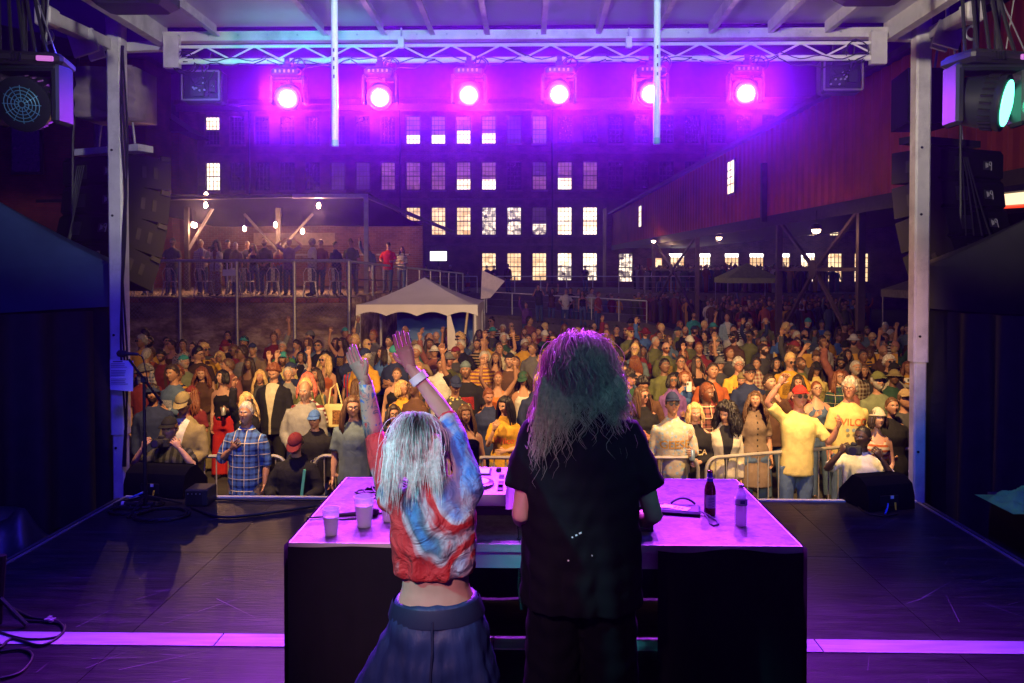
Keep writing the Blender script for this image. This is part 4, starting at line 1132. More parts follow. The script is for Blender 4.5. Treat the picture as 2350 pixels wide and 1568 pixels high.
skirt((DX1+.01, DY0-.006, 0), (DX1+.01, DY1, 0), .006, 4, .012)
skirt((DX1, DY1+.012, 0), (DX0, DY1+.012, 0), .006, 6, .012)

# gear stand and players
GZ = dtz-DECK+.12+DECK
stand = thing('gear_stand', 'low black equipment riser on the DJ table under the players', 'stand', (0,0,dtz))
gx0, gx1 = P(1010, 1200, 4.02).x, P(1508, 1200, 4.02).x
m = MB(); m.box2((gx0, 3.99, .085), (gx1, 4.52, .115)); m.build('shelf', mBlackPlastic, stand)
for x in (gx0+.06, (gx0+gx1)/2, gx1-.06):
    for y in (4.04, 4.46):
        m = MB(); m.box2((x-.04,y-.03,.001),(x+.04,y+.03,.085)); m.build('foot', mBlackPlastic, stand)
sz = dtz+.116
mGear = M('player_shell', (.42,.4,.42), .35, .3, var=.06)
mGearDark = M('player_dark_panel', (.03,.03,.035), .35)
def player(cx, label):
    t = thing('media_player', label, 'media player', (cx, 4.0, sz), 0, 'DJ players on the table')
    w_ = .30
    m = MB(); m.prism([(0,.005,.012),(0,.5,.012),(0,.5,.085),(0,.005,.07)], (-w_/2,0,0), (w_/2,0,0)); m.build('body', mGear, t)
    m = MB(); m.box2((-w_/2,.0,0),(w_/2,.49,.011)); m.build('base', mBlackPlastic, t)
    tl = math.atan2(.015,.495)
    def top(x, y): return (x, y, .07+.0303*(y-.005)+.002)
    m = MB(); m.lathe([(.105,0),(.105,.012),(.1,.015)], 32, top(-.02,.17)); m.build('jog_ring', mGearDark, t, smooth=35)
    m = MB(); m.lathe([(.078,.0155),(.078,.019)], 32, top(-.02,.17)); m.build('jog_plate', M('jog_plate_white', (.75,.72,.75), .3), t)
    m = MB(); m.lathe([(.03,.0195),(.03,.021)], 20, top(-.02,.17)); m.build('jog_display', mGearDark, t)
    m = MB(); m.box2((-.13,.34,.084),(.06,.47,.0885)); s_ = m.build('screen_frame', mGearDark, t)
    m = MB(); m.box2((-.118,.352,.089),(.048,.458,.0905)); m.build('screen', EM('player_screen', (.6,.35,.75), 1.1, 'NONE'), s_)
    m = MB(); m.lathe([(.016,0),(.014,.02)], 14, (.1,.42,.083)); m.build('knob', mGearDark, t)
    m = MB(); m.box2((.105,.06,.0755),(.135,.24,.0775)); m.build('pitch_slot', mGearDark, t); m = MB(); m.box2((.108,.12,.078),(.132,.145,.09)); m.build('pitch_fader', mBlackPlastic, t)
    for k in range(5):
        m = MB(); m.box2((-.13+k*.035,.475,.0835),(-.105+k*.035,.49,.089)); m.build('button', mWhitePaint, t)
    for k in range(2):
        m = MB(); m.lathe([(.016,0),(.016,.006)], 14, (-.125,.05+k*.05,.0725)); m.build('play_button', M('green_button', (.1,.4,.2), .4, emit=(.1,.8,.3), es=.3), t)
    for k in range(3):
        m = MB(); m.box2((.105,.28+k*.03,.0785),(.135,.3+k*.03,.082)); m.build('button', mGearDark, t)
    return t
pxs = [P(1095,1180,4.1).x, P(1425,1180,4.1).x]
player(pxs[0], 'DJ media player with bright screen and jog wheel between the two performers')
player(pxs[1], 'DJ media player mostly hidden behind the performer in black')
mixer = thing('dj_mixer', 'DJ mixer between the two players, partly behind the performer in black', 'mixer', ((pxs[0]+pxs[1])/2, 4.0, sz))
m = MB(); m.prism([(0,.005,.012),(0,.42,.012),(0,.42,.1),(0,.005,.09)], (-.16,0,0), (.16,0,0)); m.build('body', mGear, mixer)
for i in range(4):
    m = MB(); m.box2((-.115+i*.07,.06,.0925),(-.108+i*.07,.15,.0945)); m.build('fader_slot', mGearDark, mixer)
    m = MB(); m.box2((-.12+i*.07,.1,.095),(-.103+i*.07,.115,.107)); m.build('fader', mGearDark, mixer)
    for j in range(4):
        m = MB(); m.lathe([(.011,0),(.009,.016)], 10, (-.111+i*.07,.2+j*.05,.0955)); m.build('knob', mGearDark, mixer)

# cups
def glowmat(name, col, a=.5):
    m, n, l = nt_new(name); b = n['Principled BSDF']; o_ = n['Material Output']
    nz_ = n.new('ShaderNodeTexNoise'); nz_.inputs['Scale'].default_value = 30; mx_ = n.new('ShaderNodeMix'); mx_.data_type = 'RGBA'
    mx_.inputs[6].default_value = (*col,1); mx_.inputs[7].default_value = (*[c*.8 for c in col],1); l.new(nz_.outputs[0], mx_.inputs[0])
    l.new(mx_.outputs[2], b.inputs['Base Color']); b.inputs['Roughness'].default_value = .15
    tr = n.new('ShaderNodeBsdfTranslucent'); l.new(mx_.outputs[2], tr.inputs[0]); ms_ = n.new('ShaderNodeMixShader'); ms_.inputs[0].default_value = a
    l.new(b.outputs[0], ms_.inputs[1]); l.new(tr.outputs[0], ms_.inputs[2]); l.new(ms_.outputs[0], o_.inputs[0]); return m
mCup = M('clear_cup', (.9,.88,.9), .2, trans=.3, var=.03, alpha=.45)
mBeer = glowmat('cloudy_drink', (.85,.75,.78), .6)
mFoam = M('drink_foam', (.8,.74,.78), .7)
def cup(x, y, h, r, label):
    p = G(x, y, dtz)
    t = thing('plastic_cup', label, 'cup', p, 0, 'plastic cups on the DJ table')
    m = MB(); m.lathe([(r*.7,.001),(r*.72,.004),(r*1.0,h),(r*1.05,h),(r*1.05,h+.006),(r*.96,h+.006),(r*.95,h),(r*.67,.006)], 24); m.build('cup_wall', mCup, t, smooth=40)
    m = MB(); m.lathe([(r*.655,.008),(r*.665,.012),(r*.86,h*.72),(r*.86,h*.722)], 24); m.build('drink', mBeer, t, smooth=40)
    m = MB(); m.lathe([(r*.862,h*.724),(r*.868,h*.75)], 24); m.build('foam', mFoam, t)
cup(760, 1227, .125, .043, 'small clear plastic cup of cloudy drink nearest the table corner')
cup(836, 1208, .15, .052, 'larger clear plastic cup of cloudy drink near the cables')
cup(892, 1195, .13, .045, 'clear plastic cup half hidden behind the dancing performer')
# bottles
bp_ = G(1629, 1182, dtz)
t = thing('beer_bottle', 'brown glass beer bottle with blue neck foil and pale label on the DJ table', 'bottle', bp_)
mBrown = M('brown_glass', (.09,.015,.008), .08, trans=.35, spec=.6, var=.05)
m = MB(); m.lathe([(.028,.001),(.031,.006),(.031,.13),(.027,.155),(.0155,.185),(.014,.225),(.0155,.23),(.0155,.24),(.012,.242)], 24); m.build('glass', mBrown, t, smooth=40)
m = MB(); m.lathe([(.0165,.185),(.0152,.21),(.0152,.238)], 24); m.build('neck_foil', M('blue_foil', (.04,.05,.4), .3, .5), t, smooth=40)
m = MB(); m.lathe([(.0168,.2),(.0166,.205)], 24); m.build('foil_band', mWhitePaint, t)
mbl = MB()
for z0, z1 in ((.045,.115),):
    vs = []; 
    for k in range(13):
        a = -pi/2 - .95 + 1.9*k/12; vs += [(.0317*cos(a), .0317*sin(a), z0), (.0317*cos(a), .0317*sin(a), z1)]
    mbl.add(vs, [(2*k,2*k+2,2*k+3,2*k+1) for k in range(12)])
lb_ = mbl.build('label', M('pale_blue_label', (.45,.55,.62), .6), t, smooth=True, fix=False)
m = MB()
for k in range(6):
    a = -pi/2+.35; m.box((.0325*cos(a), .0325*sin(a), .055+k*.009), (.012,.0012,.0035), (0,0,.35))
for k in range(7): m.box((-.006+.0*k, -.0325, .052+k*.008), (.022,.0012,.0018))
m.build('print', M('label_ink', (.05,.06,.2), .6), lb_)
wp_ = G(1700, 1207, dtz)
t = thing('water_bottle', 'clear ribbed plastic water bottle with white cap on the DJ table', 'bottle', wp_)
prof = [(.027,.001),(.031,.006)]
for k in range(8): prof += [(.0318,.012+k*.012),(.0296,.018+k*.012)]
prof += [(.0318,.11),(.0318,.15),(.028,.165),(.014,.188),(.0125,.198),(.0125,.2)]
m = MB(); m.lathe(prof, 28); m.build('plastic', M('clear_plastic', (.92,.9,.95), .12, trans=.3, alpha=.4, var=.03), t, smooth=50)
m = MB(); m.lathe([(.024,.006),(.0275,.01),(.0275,.1),(.0275,.14),(.02,.165)], 24); m.build('water', glowmat('still_water', (.9,.88,.95), .8), t, smooth=40)
m = MB(); m.lathe([(.0322,.112),(.0322,.145)], 28); m.build('label', M('water_label', (.55,.6,.75), .5, trans=.2), t, smooth=40)
m = MB(); m.lathe([(.0325,.1125),(.0325,.117)], 28); m.build('label_band', M('green_band', (.05,.35,.1), .5), t)
m = MB(); m.box2((-.012,-.0338,.122),(.012,-.0322,.138)); m.build('label_print', M('label_ink', (.05,.06,.2)), t)
m = MB(); m.lathe([(.0145,.199),(.0145,.214),(.0125,.216)], 20); m.build('cap', mWhitePaint, t)
# pouch with papers and strap
pp_ = G(1560, 1175, dtz)
t = thing('document_pouch', 'flat dark pouch with a wrist strap on the DJ table', 'pouch', (pp_.x, pp_.y, dtz), rad(-12))
m = MB(); m.rbox((0,0,.014), (.22,.15,.024), .01); m.build('pouch', M('navy_pouch', (.03,.02,.07), .6), t, smooth=30)
pts = [(.1,-.02,.02),(.15,-.06,.012),(.19,-.12,.006),(.2,-.19,.005),(.175,-.215,.005),(.155,-.18,.005),(.15,-.11,.006),(.13,-.04,.012),(.1,-.01,.02)]
m = MB(); m.tube(pts, .0045, 6); m.build('strap', M('navy_pouch', (.03,.02,.07)), t, smooth=True)
m = MB(); m.tube(catenary((-.05,.05,.03),(.08,.07,.03),-.03,8), .006, 6); m.build('handle', M('navy_pouch', (.03,.02,.07)), t)
t2 = thing('ticket_papers', 'pink and white printed tickets lying on the dark pouch', 'paper', (pp_.x-.02, pp_.y-.01, dtz+.0275), rad(-30))
m = MB(); m.box2((-.08,-.035,0),(.07,.03,.001)); m.build('ticket', M('pink_ticket', (.8,.6,.66), .7), t2)
m = MB(); m.box((-.06,-.02,.0022), (.09,.05,.001), (0,0,.4)); m.build('ticket', mWhitePaint, t2)
m = MB()
for k in range(5): m.box2((-.05+k*.02,-.02,.0012),(-.04+k*.02,.012,.0016))
m.build('print', M('ticket_ink', (.6,.15,.3), .7), t2)
# cables on the table
def cable_thing(name, label, pts, r=.006, mat=None):
    m = MB(); m.tube(pts, r, 6); return tag(m.build(name, mat or mCable, None, smooth=True), label, 'cable')
c0 = G(790, 1140, dtz)
pts = []
for k in range(60):
    a = k/12*2*pi; pts.append((c0.x+.16+.13*cos(a)+.004*k, c0.y+.05+.07*sin(a), dtz+.009+.0012*k*abs(sin(k))))
cable_thing('coiled_cable', 'black coiled cable at the left of the DJ table', pts, .006)
a_ = G(735, 1200, dtz); cable_thing('table_cable', 'black cable draped from the table edge toward the cups', [(DX0-.03, a_.y-.0, dtz-.3),(DX0-.015,a_.y+.05,dtz+.01),(a_.x+.1,a_.y+.1,dtz+.008),(a_.x+.25,a_.y+.12,dtz+.008),(a_.x+.5,a_.y+.25,dtz+.008)], .006)
t = thing('handheld_microphone', 'black handheld microphone lying between the cups on the DJ table', 'microphone', G(790, 1190, dtz)+Vector((0,0,.02)), rad(15))
m = MB(); m.tube([(-.03,0,0),(.13,0,.002)], [.011,.017], 12); m.build('body', mBlackPlastic, t, smooth=40)
m = MB(); m.lathe([(.012,-.02),(.024,-.008),(.026,.01),(.02,.028),(.008,.034)], 14, (.15,0,.003), (1,0,0)); m.build('grille', mBlackMetal, t, smooth=40)
t = thing('wrapper', 'small torn shiny wrapper among the cables on the DJ table', 'litter', G(845,1170,dtz)+Vector((0,0,.004)))
m = MB(); m.grid(lambda u,v: (-.04+.08*u, -.015+.03*v, .01*abs(sin(u*9)*cos(v*7))), 9, 5); m.build('foil', mSteel, t, fix=False)
# coiled lead hanging from the gear
q0 = P(1186, 1180, 3.96); pts=[]
for k in range(260):
    f = k/259; a = k*1.25; y_ = 1195+ (f*205); xx = 1187+ 6*sin(f*3) + 26*max(0,f-.75)*4*f*.4
    pp = P(xx, y_, 3.9-.1*f); rr = .008 if f > .2 else .001; pts.append((pp.x+rr*cos(a), pp.y+rr*sin(a), pp.z))
cable_thing('coiled_lead', 'black spiral headphone lead hanging from the players beside the performer in black', pts, .0028)

# ------------------------------------------------------------------ microphone stand, wedges, boxes, cables on stage
ms = G(334, 1168, DECK)
t = thing('microphone_stand', 'tall black microphone stand with boom at the left of the stage', 'microphone stand', (ms.x, ms.y, DECK))
sh = P(334, 872, ms.y).z - DECK
m = MB(); m.tube([(0,0,.05),(0,0,sh)], .014, 8); m.tube([(0,0,.05),(0,0,sh*.6)], .018, 8); m.build('upright', mBlackMetal, t, smooth=40)
m = MB(); m.rbox((0,0,sh), (.05,.05,.06), .012); m.build('clutch', mBlackPlastic, t)
mh = P(296, 825, ms.y-.1) - Vector((ms.x, ms.y, DECK)); me_ = P(372, 925, ms.y+.1) - Vector((ms.x, ms.y, DECK))
m = MB(); m.tube([mh, me_], .011, 8); m.build('boom', mBlackMetal, t, smooth=40)
for k in range(3):
    a = 2*pi*k/3+.5; m = MB(); m.tube([(0,0,.12),(.3*cos(a),.3*sin(a),.012)], .01, 6); m.build('leg', mBlackMetal, t)
mp_ = P(280, 812, ms.y-.12)
t2 = thing('stage_microphone', 'black vocal microphone clipped on the boom at the left post', 'microphone', mp_, 0)
m = MB(); m.lathe([(.01,-.045),(.028,-.03),(.032,-.005),(.03,.02),(.022,.038)], 16, (0,0,0), (.96,0,-.1)); m.build('grille', M('mic_foam', (.012,.012,.014), .9, bump=.4, bscale=200), t2, smooth=50)
m = MB(); m.tube([(.03,0,.0),(.14,0,-.004)], [.017,.012], 10); m.build('body', mBlackPlastic, t2, smooth=40)
m = MB(); m.tube([Vector((.14,0,-.004)), Vector((.18,0,-.03)), Vector((.2,.0,-.12)), Vector((.22,.02,-.28))], .005, 5); m.build('cable', mCable, t2)
def wedge(c, w_, d_, h_, rz_, label):
    t = thing('stage_monitor', label, 'speaker', c, rz_, 'stage monitors')
    prof = [(-d_/2,0),(d_/2,0),(d_/2,h_*.35),(d_*.05,h_),(-d_*.2,h_),(-d_*.42,h_*.8),(-d_*.5,h_*.4)]
    m = MB(); m.prism([(0,a,b+.004) for a,b in prof], (-w_/2,0,0), (w_/2,0,0)); m.build('cabinet', mSpk, t, smooth=30)
    m = MB(); m.box2((-.12,-d_/2-.006,h_*.15),(.06,-d_/2+.02,h_*.5)); p = m.build('connector_panel', mBlackMetal, t)
    m = MB(); m.box2((-.02,-d_/2-.01,h_*.4),(.01,-d_/2-.0065,h_*.5)); m.build('white_label', mWhitePaint, p)
    m = MB(); m.tube([(-.05,-d_/2-.01,h_*.25),(-.09,-d_/2-.06,h_*.2),(-.16,-d_/2-.12,.02)], .009, 6); m.build('connector', M('blue_plug', (.03,.1,.6), .4), t)
    m = MB(); m.tube([(.02,-d_/2-.015,h_*.28),(.015,-d_/2-.03,h_*.05)], .008, 6); m.build('yellow_tape', M('yellow_tape', (.75,.6,.02), .5), t)
    m = MB(); m.grid(lambda u,v: (-w_/2+.03+(w_-.06)*u, d_*.5+.006+(d_*.05-d_*.5)*v, h_*.35+.01+(h_*.65)*v), 3, 3); m.build('grille', mBlackMetal, t, fix=False)
    return t
wl_ = G(350, 1148, DECK); wedge((wl_.x, wl_.y+.28, DECK), .6, .42, .26, rad(-8), 'black wedge monitor behind the microphone stand at the left stage edge')
wr_ = G(2045, 1180, DECK); wedge((wr_.x, wr_.y+.3, DECK), .46, .42, .27, rad(14), 'black wedge monitor at the right stage edge below the photographer')
cx_ = P(1072, 1050, 7.0)
t = thing('front_fill_speaker', 'black front fill speaker on a low sub at the stage lip behind the players', 'speaker', (cx_.x, 7.02, DECK))
m = MB(); m.rbox((.1,0,.16), (.42,.36,.31), .02); m.build('sub_cabinet', mSpk, t)
m = MB(); m.rbox((-.02,.02,.45), (.24,.26,.26), .03); m.build('top_cabinet', mSpk, t)
dxb = G(450, 1163, DECK)
t = thing('drive_box', 'small black connection box on the stage floor beside the left monitor', 'box', (dxb.x, dxb.y+.11, DECK))
m = MB(); m.rbox((0,0,.077), (.2,.22,.15), .01); m.build('case', mBlackPlastic, t)
m = MB(); m.box2((-.085,-.114,.02),(.055,-.111,.13)); fp = m.build('face_plate', mBlackMetal, t)
for k in range(4):
    m = MB(); m.lathe([(.005,0),(.005,.004)], 6, (-.07+.036*k,-.1145,.115), (0,-1,0)); m.build('screw', mSteel, fp)
t = thing('cable_stage_box', 'taped cable bundle with white bands lying behind the microphone stand', 'cable bundle', G(315, 1166, DECK)+Vector((0,0,.03)))
m = MB(); m.tube([(-.17,.02,0),(.16,-.02,.01)], .022, 10); m.build('bundle', mCable, t)
for k, w_ in ((-.13,.012),(-.03,.03),(.07,.014)):
    m = MB(); m.tube([(k-w_,.016-.06*(k+.17),.002),(k+w_,.016-.06*(k+.17),.003)], .0228, 10); m.build('white_tape', mWhitePaint, t)
for k, (x, y, r) in enumerate(((370,1185,.22),(320,1160,.2),(300,1175,.17))):
    c = G(x, y, DECK); pts = [(c.x+r*(1+.1*sin(a*.4+k))*cos(a), c.y+r*.8*sin(a), DECK+.008+.004*(a/6)) for a in np.linspace(0, 2*pi*5, 90)]
    cable_thing('floor_cable_coil', ['black cable coiled on the floor in front of the microphone stand', 'black cable coil on the floor under the left monitor', 'loose black cable loop at the left stage corner'][k], pts, .007)
def floor_run(label, pxy, r=.009, sag=0):
    pts = [G(x, y, DECK)+Vector((0,0,r+.002)) for x, y in pxy]
    # smooth
    out = []
    for i in range(len(pts)-1):
        p0, p1, p2, p3 = pts[max(i-1,0)], pts[i], pts[i+1], pts[min(i+2,len(pts)-1)]
        for k in range(8):
            s = k/8; out.append(.5*((2*p1)+(p2-p0)*s+(2*p0-5*p1+4*p2-p3)*s*s+(3*p1-p0-3*p2+p3)*s**3))
    out.append(pts[-1]); return cable_thing('floor_cable', label, out, r)
floor_run('thick black cable running from the left monitor to the DJ table', [(440,1168),(500,1190),(580,1186),(680,1172),(745,1162)], .012)
floor_run('thin black cable across the floor behind the DJ table on the left', [(480,1148),(600,1152),(700,1150),(800,1152)], .008)
floor_run('loose black cable loop at the lower left of the stage floor', [(20,1395),(70,1420),(130,1430),(145,1455),(95,1485),(30,1470),(0,1490),(-40,1500)], .008)
floor_run('black cable with a clip snaking at the left stage edge', [(20,1400),(50,1425),(100,1430),(148,1438),(130,1465),(60,1470),(0,1455)], .007)
floor_run('black cable curling off at the bottom left corner of the stage', [(0,1500),(50,1495),(74,1510),(50,1545),(0,1562),(-40,1560)], .008)
floor_run('cable with yellow bands in front of the right monitor', [(1970,1165),(1990,1180),(2030,1187),(2060,1182)], .006)
t = thing('cable_clamp', 'small shiny clamp lying by the cable at the lower left of the stage', 'clamp', G(115, 1428, DECK)+Vector((0,0,.012)))
m = MB(); m.box((0,0,0),(.06,.018,.02),(0,0,.3)); m.box((-.02,.02,0),(.02,.05,.016)); m.box((.02,-.01,.004),(.02,.04,.016)); m.build('jaw', mSteel, t)
# dark stand at the lower left edge
t = thing('instrument_stand', 'dark tripod stand base at the left edge of the stage floor', 'stand', G(-8, 1440, DECK))
m = MB(); m.tube([(0,0,.02),(.02,.02,.42)], .03, 10); m.build('upright', mBlackMetal, t)
for k in range(3):
    a = 2*pi*k/3; m = MB(); m.tube([(0,0,.2),(.18*cos(a),.18*sin(a),.015)], .014, 6); m.build('leg', mBlackMetal, t)
# paper sheet on the left post
pc = P(279, 860, 7.24)
t = thing('paper_sheet', 'white printed paper sheet taped to the left roof post', 'paper', pc, 0)
m = MB(); m.grid(lambda u,v: (-.108+.216*u+.006*v, -.012*sin(u*2.4)-.01*v*(1-u), -.14+.28*v-.012*u), 8, 8); m.build('sheet', M('sheet_paper', (.78,.77,.78), .6, var=.03), t, smooth=True, fix=False)
m = MB()
for k in range(13):
    z = .1-k*.0155
    if k in (3,8): continue
    m.box2((-.09,-.0185,z),(.07-.05*random.random(),-.0175,z+.004))
m.box2((-.07,-.0185,.118),(.02,-.0175,.128)); m.build('text_line', M('ink_grey', (.12,.12,.14), .7), t)

# ------------------------------------------------------------------ crowd barriers
mBarrier = M('barrier_galvanised', (.4,.38,.34), .45, .5, var=.2)
def barrier(a, b, label, h=1.1):
    a, b = Vector((a[0],a[1],0)), Vector((b[0],b[1],0)); L = (b-a).length
    t = thing('crowd_barrier', label, 'barrier', a, math.atan2(b.y-a.y, b.x-a.x), 'crowd barriers at the stage front')
    r = .13; pts = [(0.02,0,.02),(0.02,0,h-r)]+[(0.02+r-r*cos(q),0,h-r+r*sin(q)) for q in np.linspace(.2,pi/2,6)]+[(L-.02-r+r*sin(q),0,h-r+r*cos(q)) for q in np.linspace(0,pi/2,6)]+[(L-.02,0,.02)]
    m = MB(); m.tube(pts, .0215, 8); m.build('frame', mBarrier, t, smooth=40)
    m = MB(); m.tube([(.03,0,.18),(L-.03,0,.18)], .016, 8); m.build('bottom_rail', mBarrier, t, smooth=40)
    n = int(L/.13)
    bm_ = MB(); bm_.tube([(0,0,.18),(0,0,h-.015)], .0075, 6); me = bm_.mesh('bar'); me.materials.append(mBarrier)
    for k in range(1, n): link('bar', me, t, (L*k/n,0,0))
    for x in (.25, L-.25):
        m = MB(); m.box2((x-.02,-.28,.001),(x+.02,.28,.03)); m.build('foot', mBarrier, t)
def bx(x, y): p = G(x, y, 1.1); return (p.x, p.y)
barrier(bx(305,1048), bx(660,1047), 'crowd barrier at the left behind the kneeling photographers')
barrier(bx(718,1046), bx(1035,1049), 'crowd barrier behind the dancing performer')
barrier(bx(1080,1050), bx(1350,1052), 'crowd barrier behind the performer in black')
barrier(bx(1370,1052), bx(1606,1050), 'crowd barrier below the man in the GEESE shirt')
barrier(bx(1618,1052), bx(1990,1022), 'crowd barrier below the woman in the grey dress')
barrier(bx(2008,1026), bx(2330,1040), 'crowd barrier at the right behind the post')
# yellow banners in the crowd
for (x0, x1, y, d, lab) in ((1778, 1870, 812, 16.0, 'yellow printed banner on the mixing platform fence, left piece'), (1955, 2060, 812, 16.0, 'yellow printed banner on the mixing platform fence, right piece')):
    a, b = P(x0, y, d), P(x1, y, d); t = thing('yellow_banner', lab, 'banner', ((a.x+b.x)/2, d, 0), 0, 'yellow banners in the crowd')
    w2 = (b.x-a.x)/2
    m = MB(); m.box2((-w2,-.01,a.z-.75),(w2,.01,a.z)); m.build('sheet', M('mustard_banner', (.6,.33,.05), .7), t)
    m = MB()
    for k in range(6): m.box2((-w2+.1+k*.12,-.013,a.z-.42),(-w2+.18+k*.12,-.0105,a.z-.28))
    m.build('print', M('banner_ink', (.1,.05,.02), .7), t)
    for sx in (-w2, w2):
        m = MB(); m.tube([(sx,.04,0),(sx,.04,a.z+.03)], .022, 6); m.build('post', mBarrier, t)
# terrace chairs
def chair(x, y_, d, rz_, label):
    t = thing('metal_chair', label, 'chair', (P(x, 640, d).x, d, TZ), rz_, 'white metal chairs on the terrace')
    mC = M('white_chair_metal', (.62,.6,.58), .35, .4)
    m = MB(); m.rbox((0,0,.445), (.36,.36,.03), .012); m.build('seat', mC, t)
    for sx in (-1,1):
        for sy in (-1,1):
            m = MB(); m.tube([(sx*.15,sy*.15,.44),(sx*.17,sy*.17,.25),(sx*.21,sy*.21,.0)], [.022,.018,.012], 6); m.build('leg', mC, t)
    m = MB(); m.tube([(-.17,.17,.45),(-.18,.22,.7),(-.1,.25,.84),(.1,.25,.84),(.18,.22,.7),(.17,.17,.45)], .013, 6); m.build('back_frame', mC, t, smooth=40)
    m = MB(); m.box((0,.215,.64), (.11,.006,.38), (-.16,0,0)); m.build('back_slat', mC, t)
for x, d, r_, lab in ((322,23.6,.3,'white metal chair at the far left of the terrace beside the post'),(393,23.5,0.1,'white metal chair second from the left on the terrace'),(468,23.7,-.2,'white metal chair beside the woman in floral trousers'),(535,23.9,.5,'white metal chair behind the blank sign board'),(566,23.5,.0,'white metal chair below the middle fence post'),(625,23.6,.4,'white metal chair with its back to the stage, right of the middle fence post'),(712,23.5,.2,'white metal chair near the terrace corner'),(775,24.2,-.4,'white metal chair at the terrace corner by the side fence')):
    chair(x, 660, d, r_+pi, lab)

# ================================================================== people: shared builders
def V(*a): return Vector(a)
class FuseQueue:
    """voxel-fuses overlapping volumes into one continuous skin; all requests are evaluated together"""
    def __init__(self): self.q = {}; self.done = {}
    def ask(self, key, mb, voxel=.02, smooth=4, ratio=.6, wrinkle=0.):
        if key in self.q or key in self.done: return
        self.q[key] = (mb, voxel, smooth, ratio, wrinkle)
    def run(self):
        tmp = {}
        for k, (mb, vx, sm, ra, wr) in self.q.items():
            me = mb.mesh('tmp')
            bm = bmesh.new(); bm.from_mesh(me); bmesh.ops.recalc_face_normals(bm, faces=bm.faces); bm.to_mesh(me); bm.free()
            o = link('tmp', me)
            r = o.modifiers.new('r', 'REMESH'); r.mode = 'VOXEL'; r.voxel_size = vx
            if sm: s = o.modifiers.new('s', 'SMOOTH'); s.factor = .5; s.iterations = sm
            if ra < 1: d = o.modifiers.new('d', 'DECIMATE'); d.ratio = ra
            tmp[k] = o
        bpy.context.view_layer.update()
        dg = bpy.context.evaluated_depsgraph_get()
        for k, o in tmp.items():
            me = bpy.data.meshes.new_from_object(o.evaluated_get(dg)); me.materials.clear()
            wr = self.q[k][4]
            if wr:
                n = len(me.vertices); co = np.empty(n*3); me.vertices.foreach_get('co', co); co = co.reshape(-1,3)
                no = np.empty(n*3); me.vertices.foreach_get('normal', no); no = no.reshape(-1,3)
                ph = hash(str(k)) % 97
                w = np.sin(co[:,2]*38+co[:,0]*21+ph+3*np.sin(co[:,0]*17))*np.sin(co[:,0]*26+co[:,2]*9+ph*.7) + .6*np.sin(co[:,2]*71+co[:,1]*40-ph)
                co += no*(w*wr)[:,None]; me.vertices.foreach_set('co', co.ravel())
            me.polygons.foreach_set('use_smooth', [True]*len(me.polygons)); me.update()
            self.done[k] = me
        for o in tmp.values():
            d = o.data; bpy.data.objects.remove(o); bpy.data.meshes.remove(d)
        self.q = {}
FQ = FuseQueue()

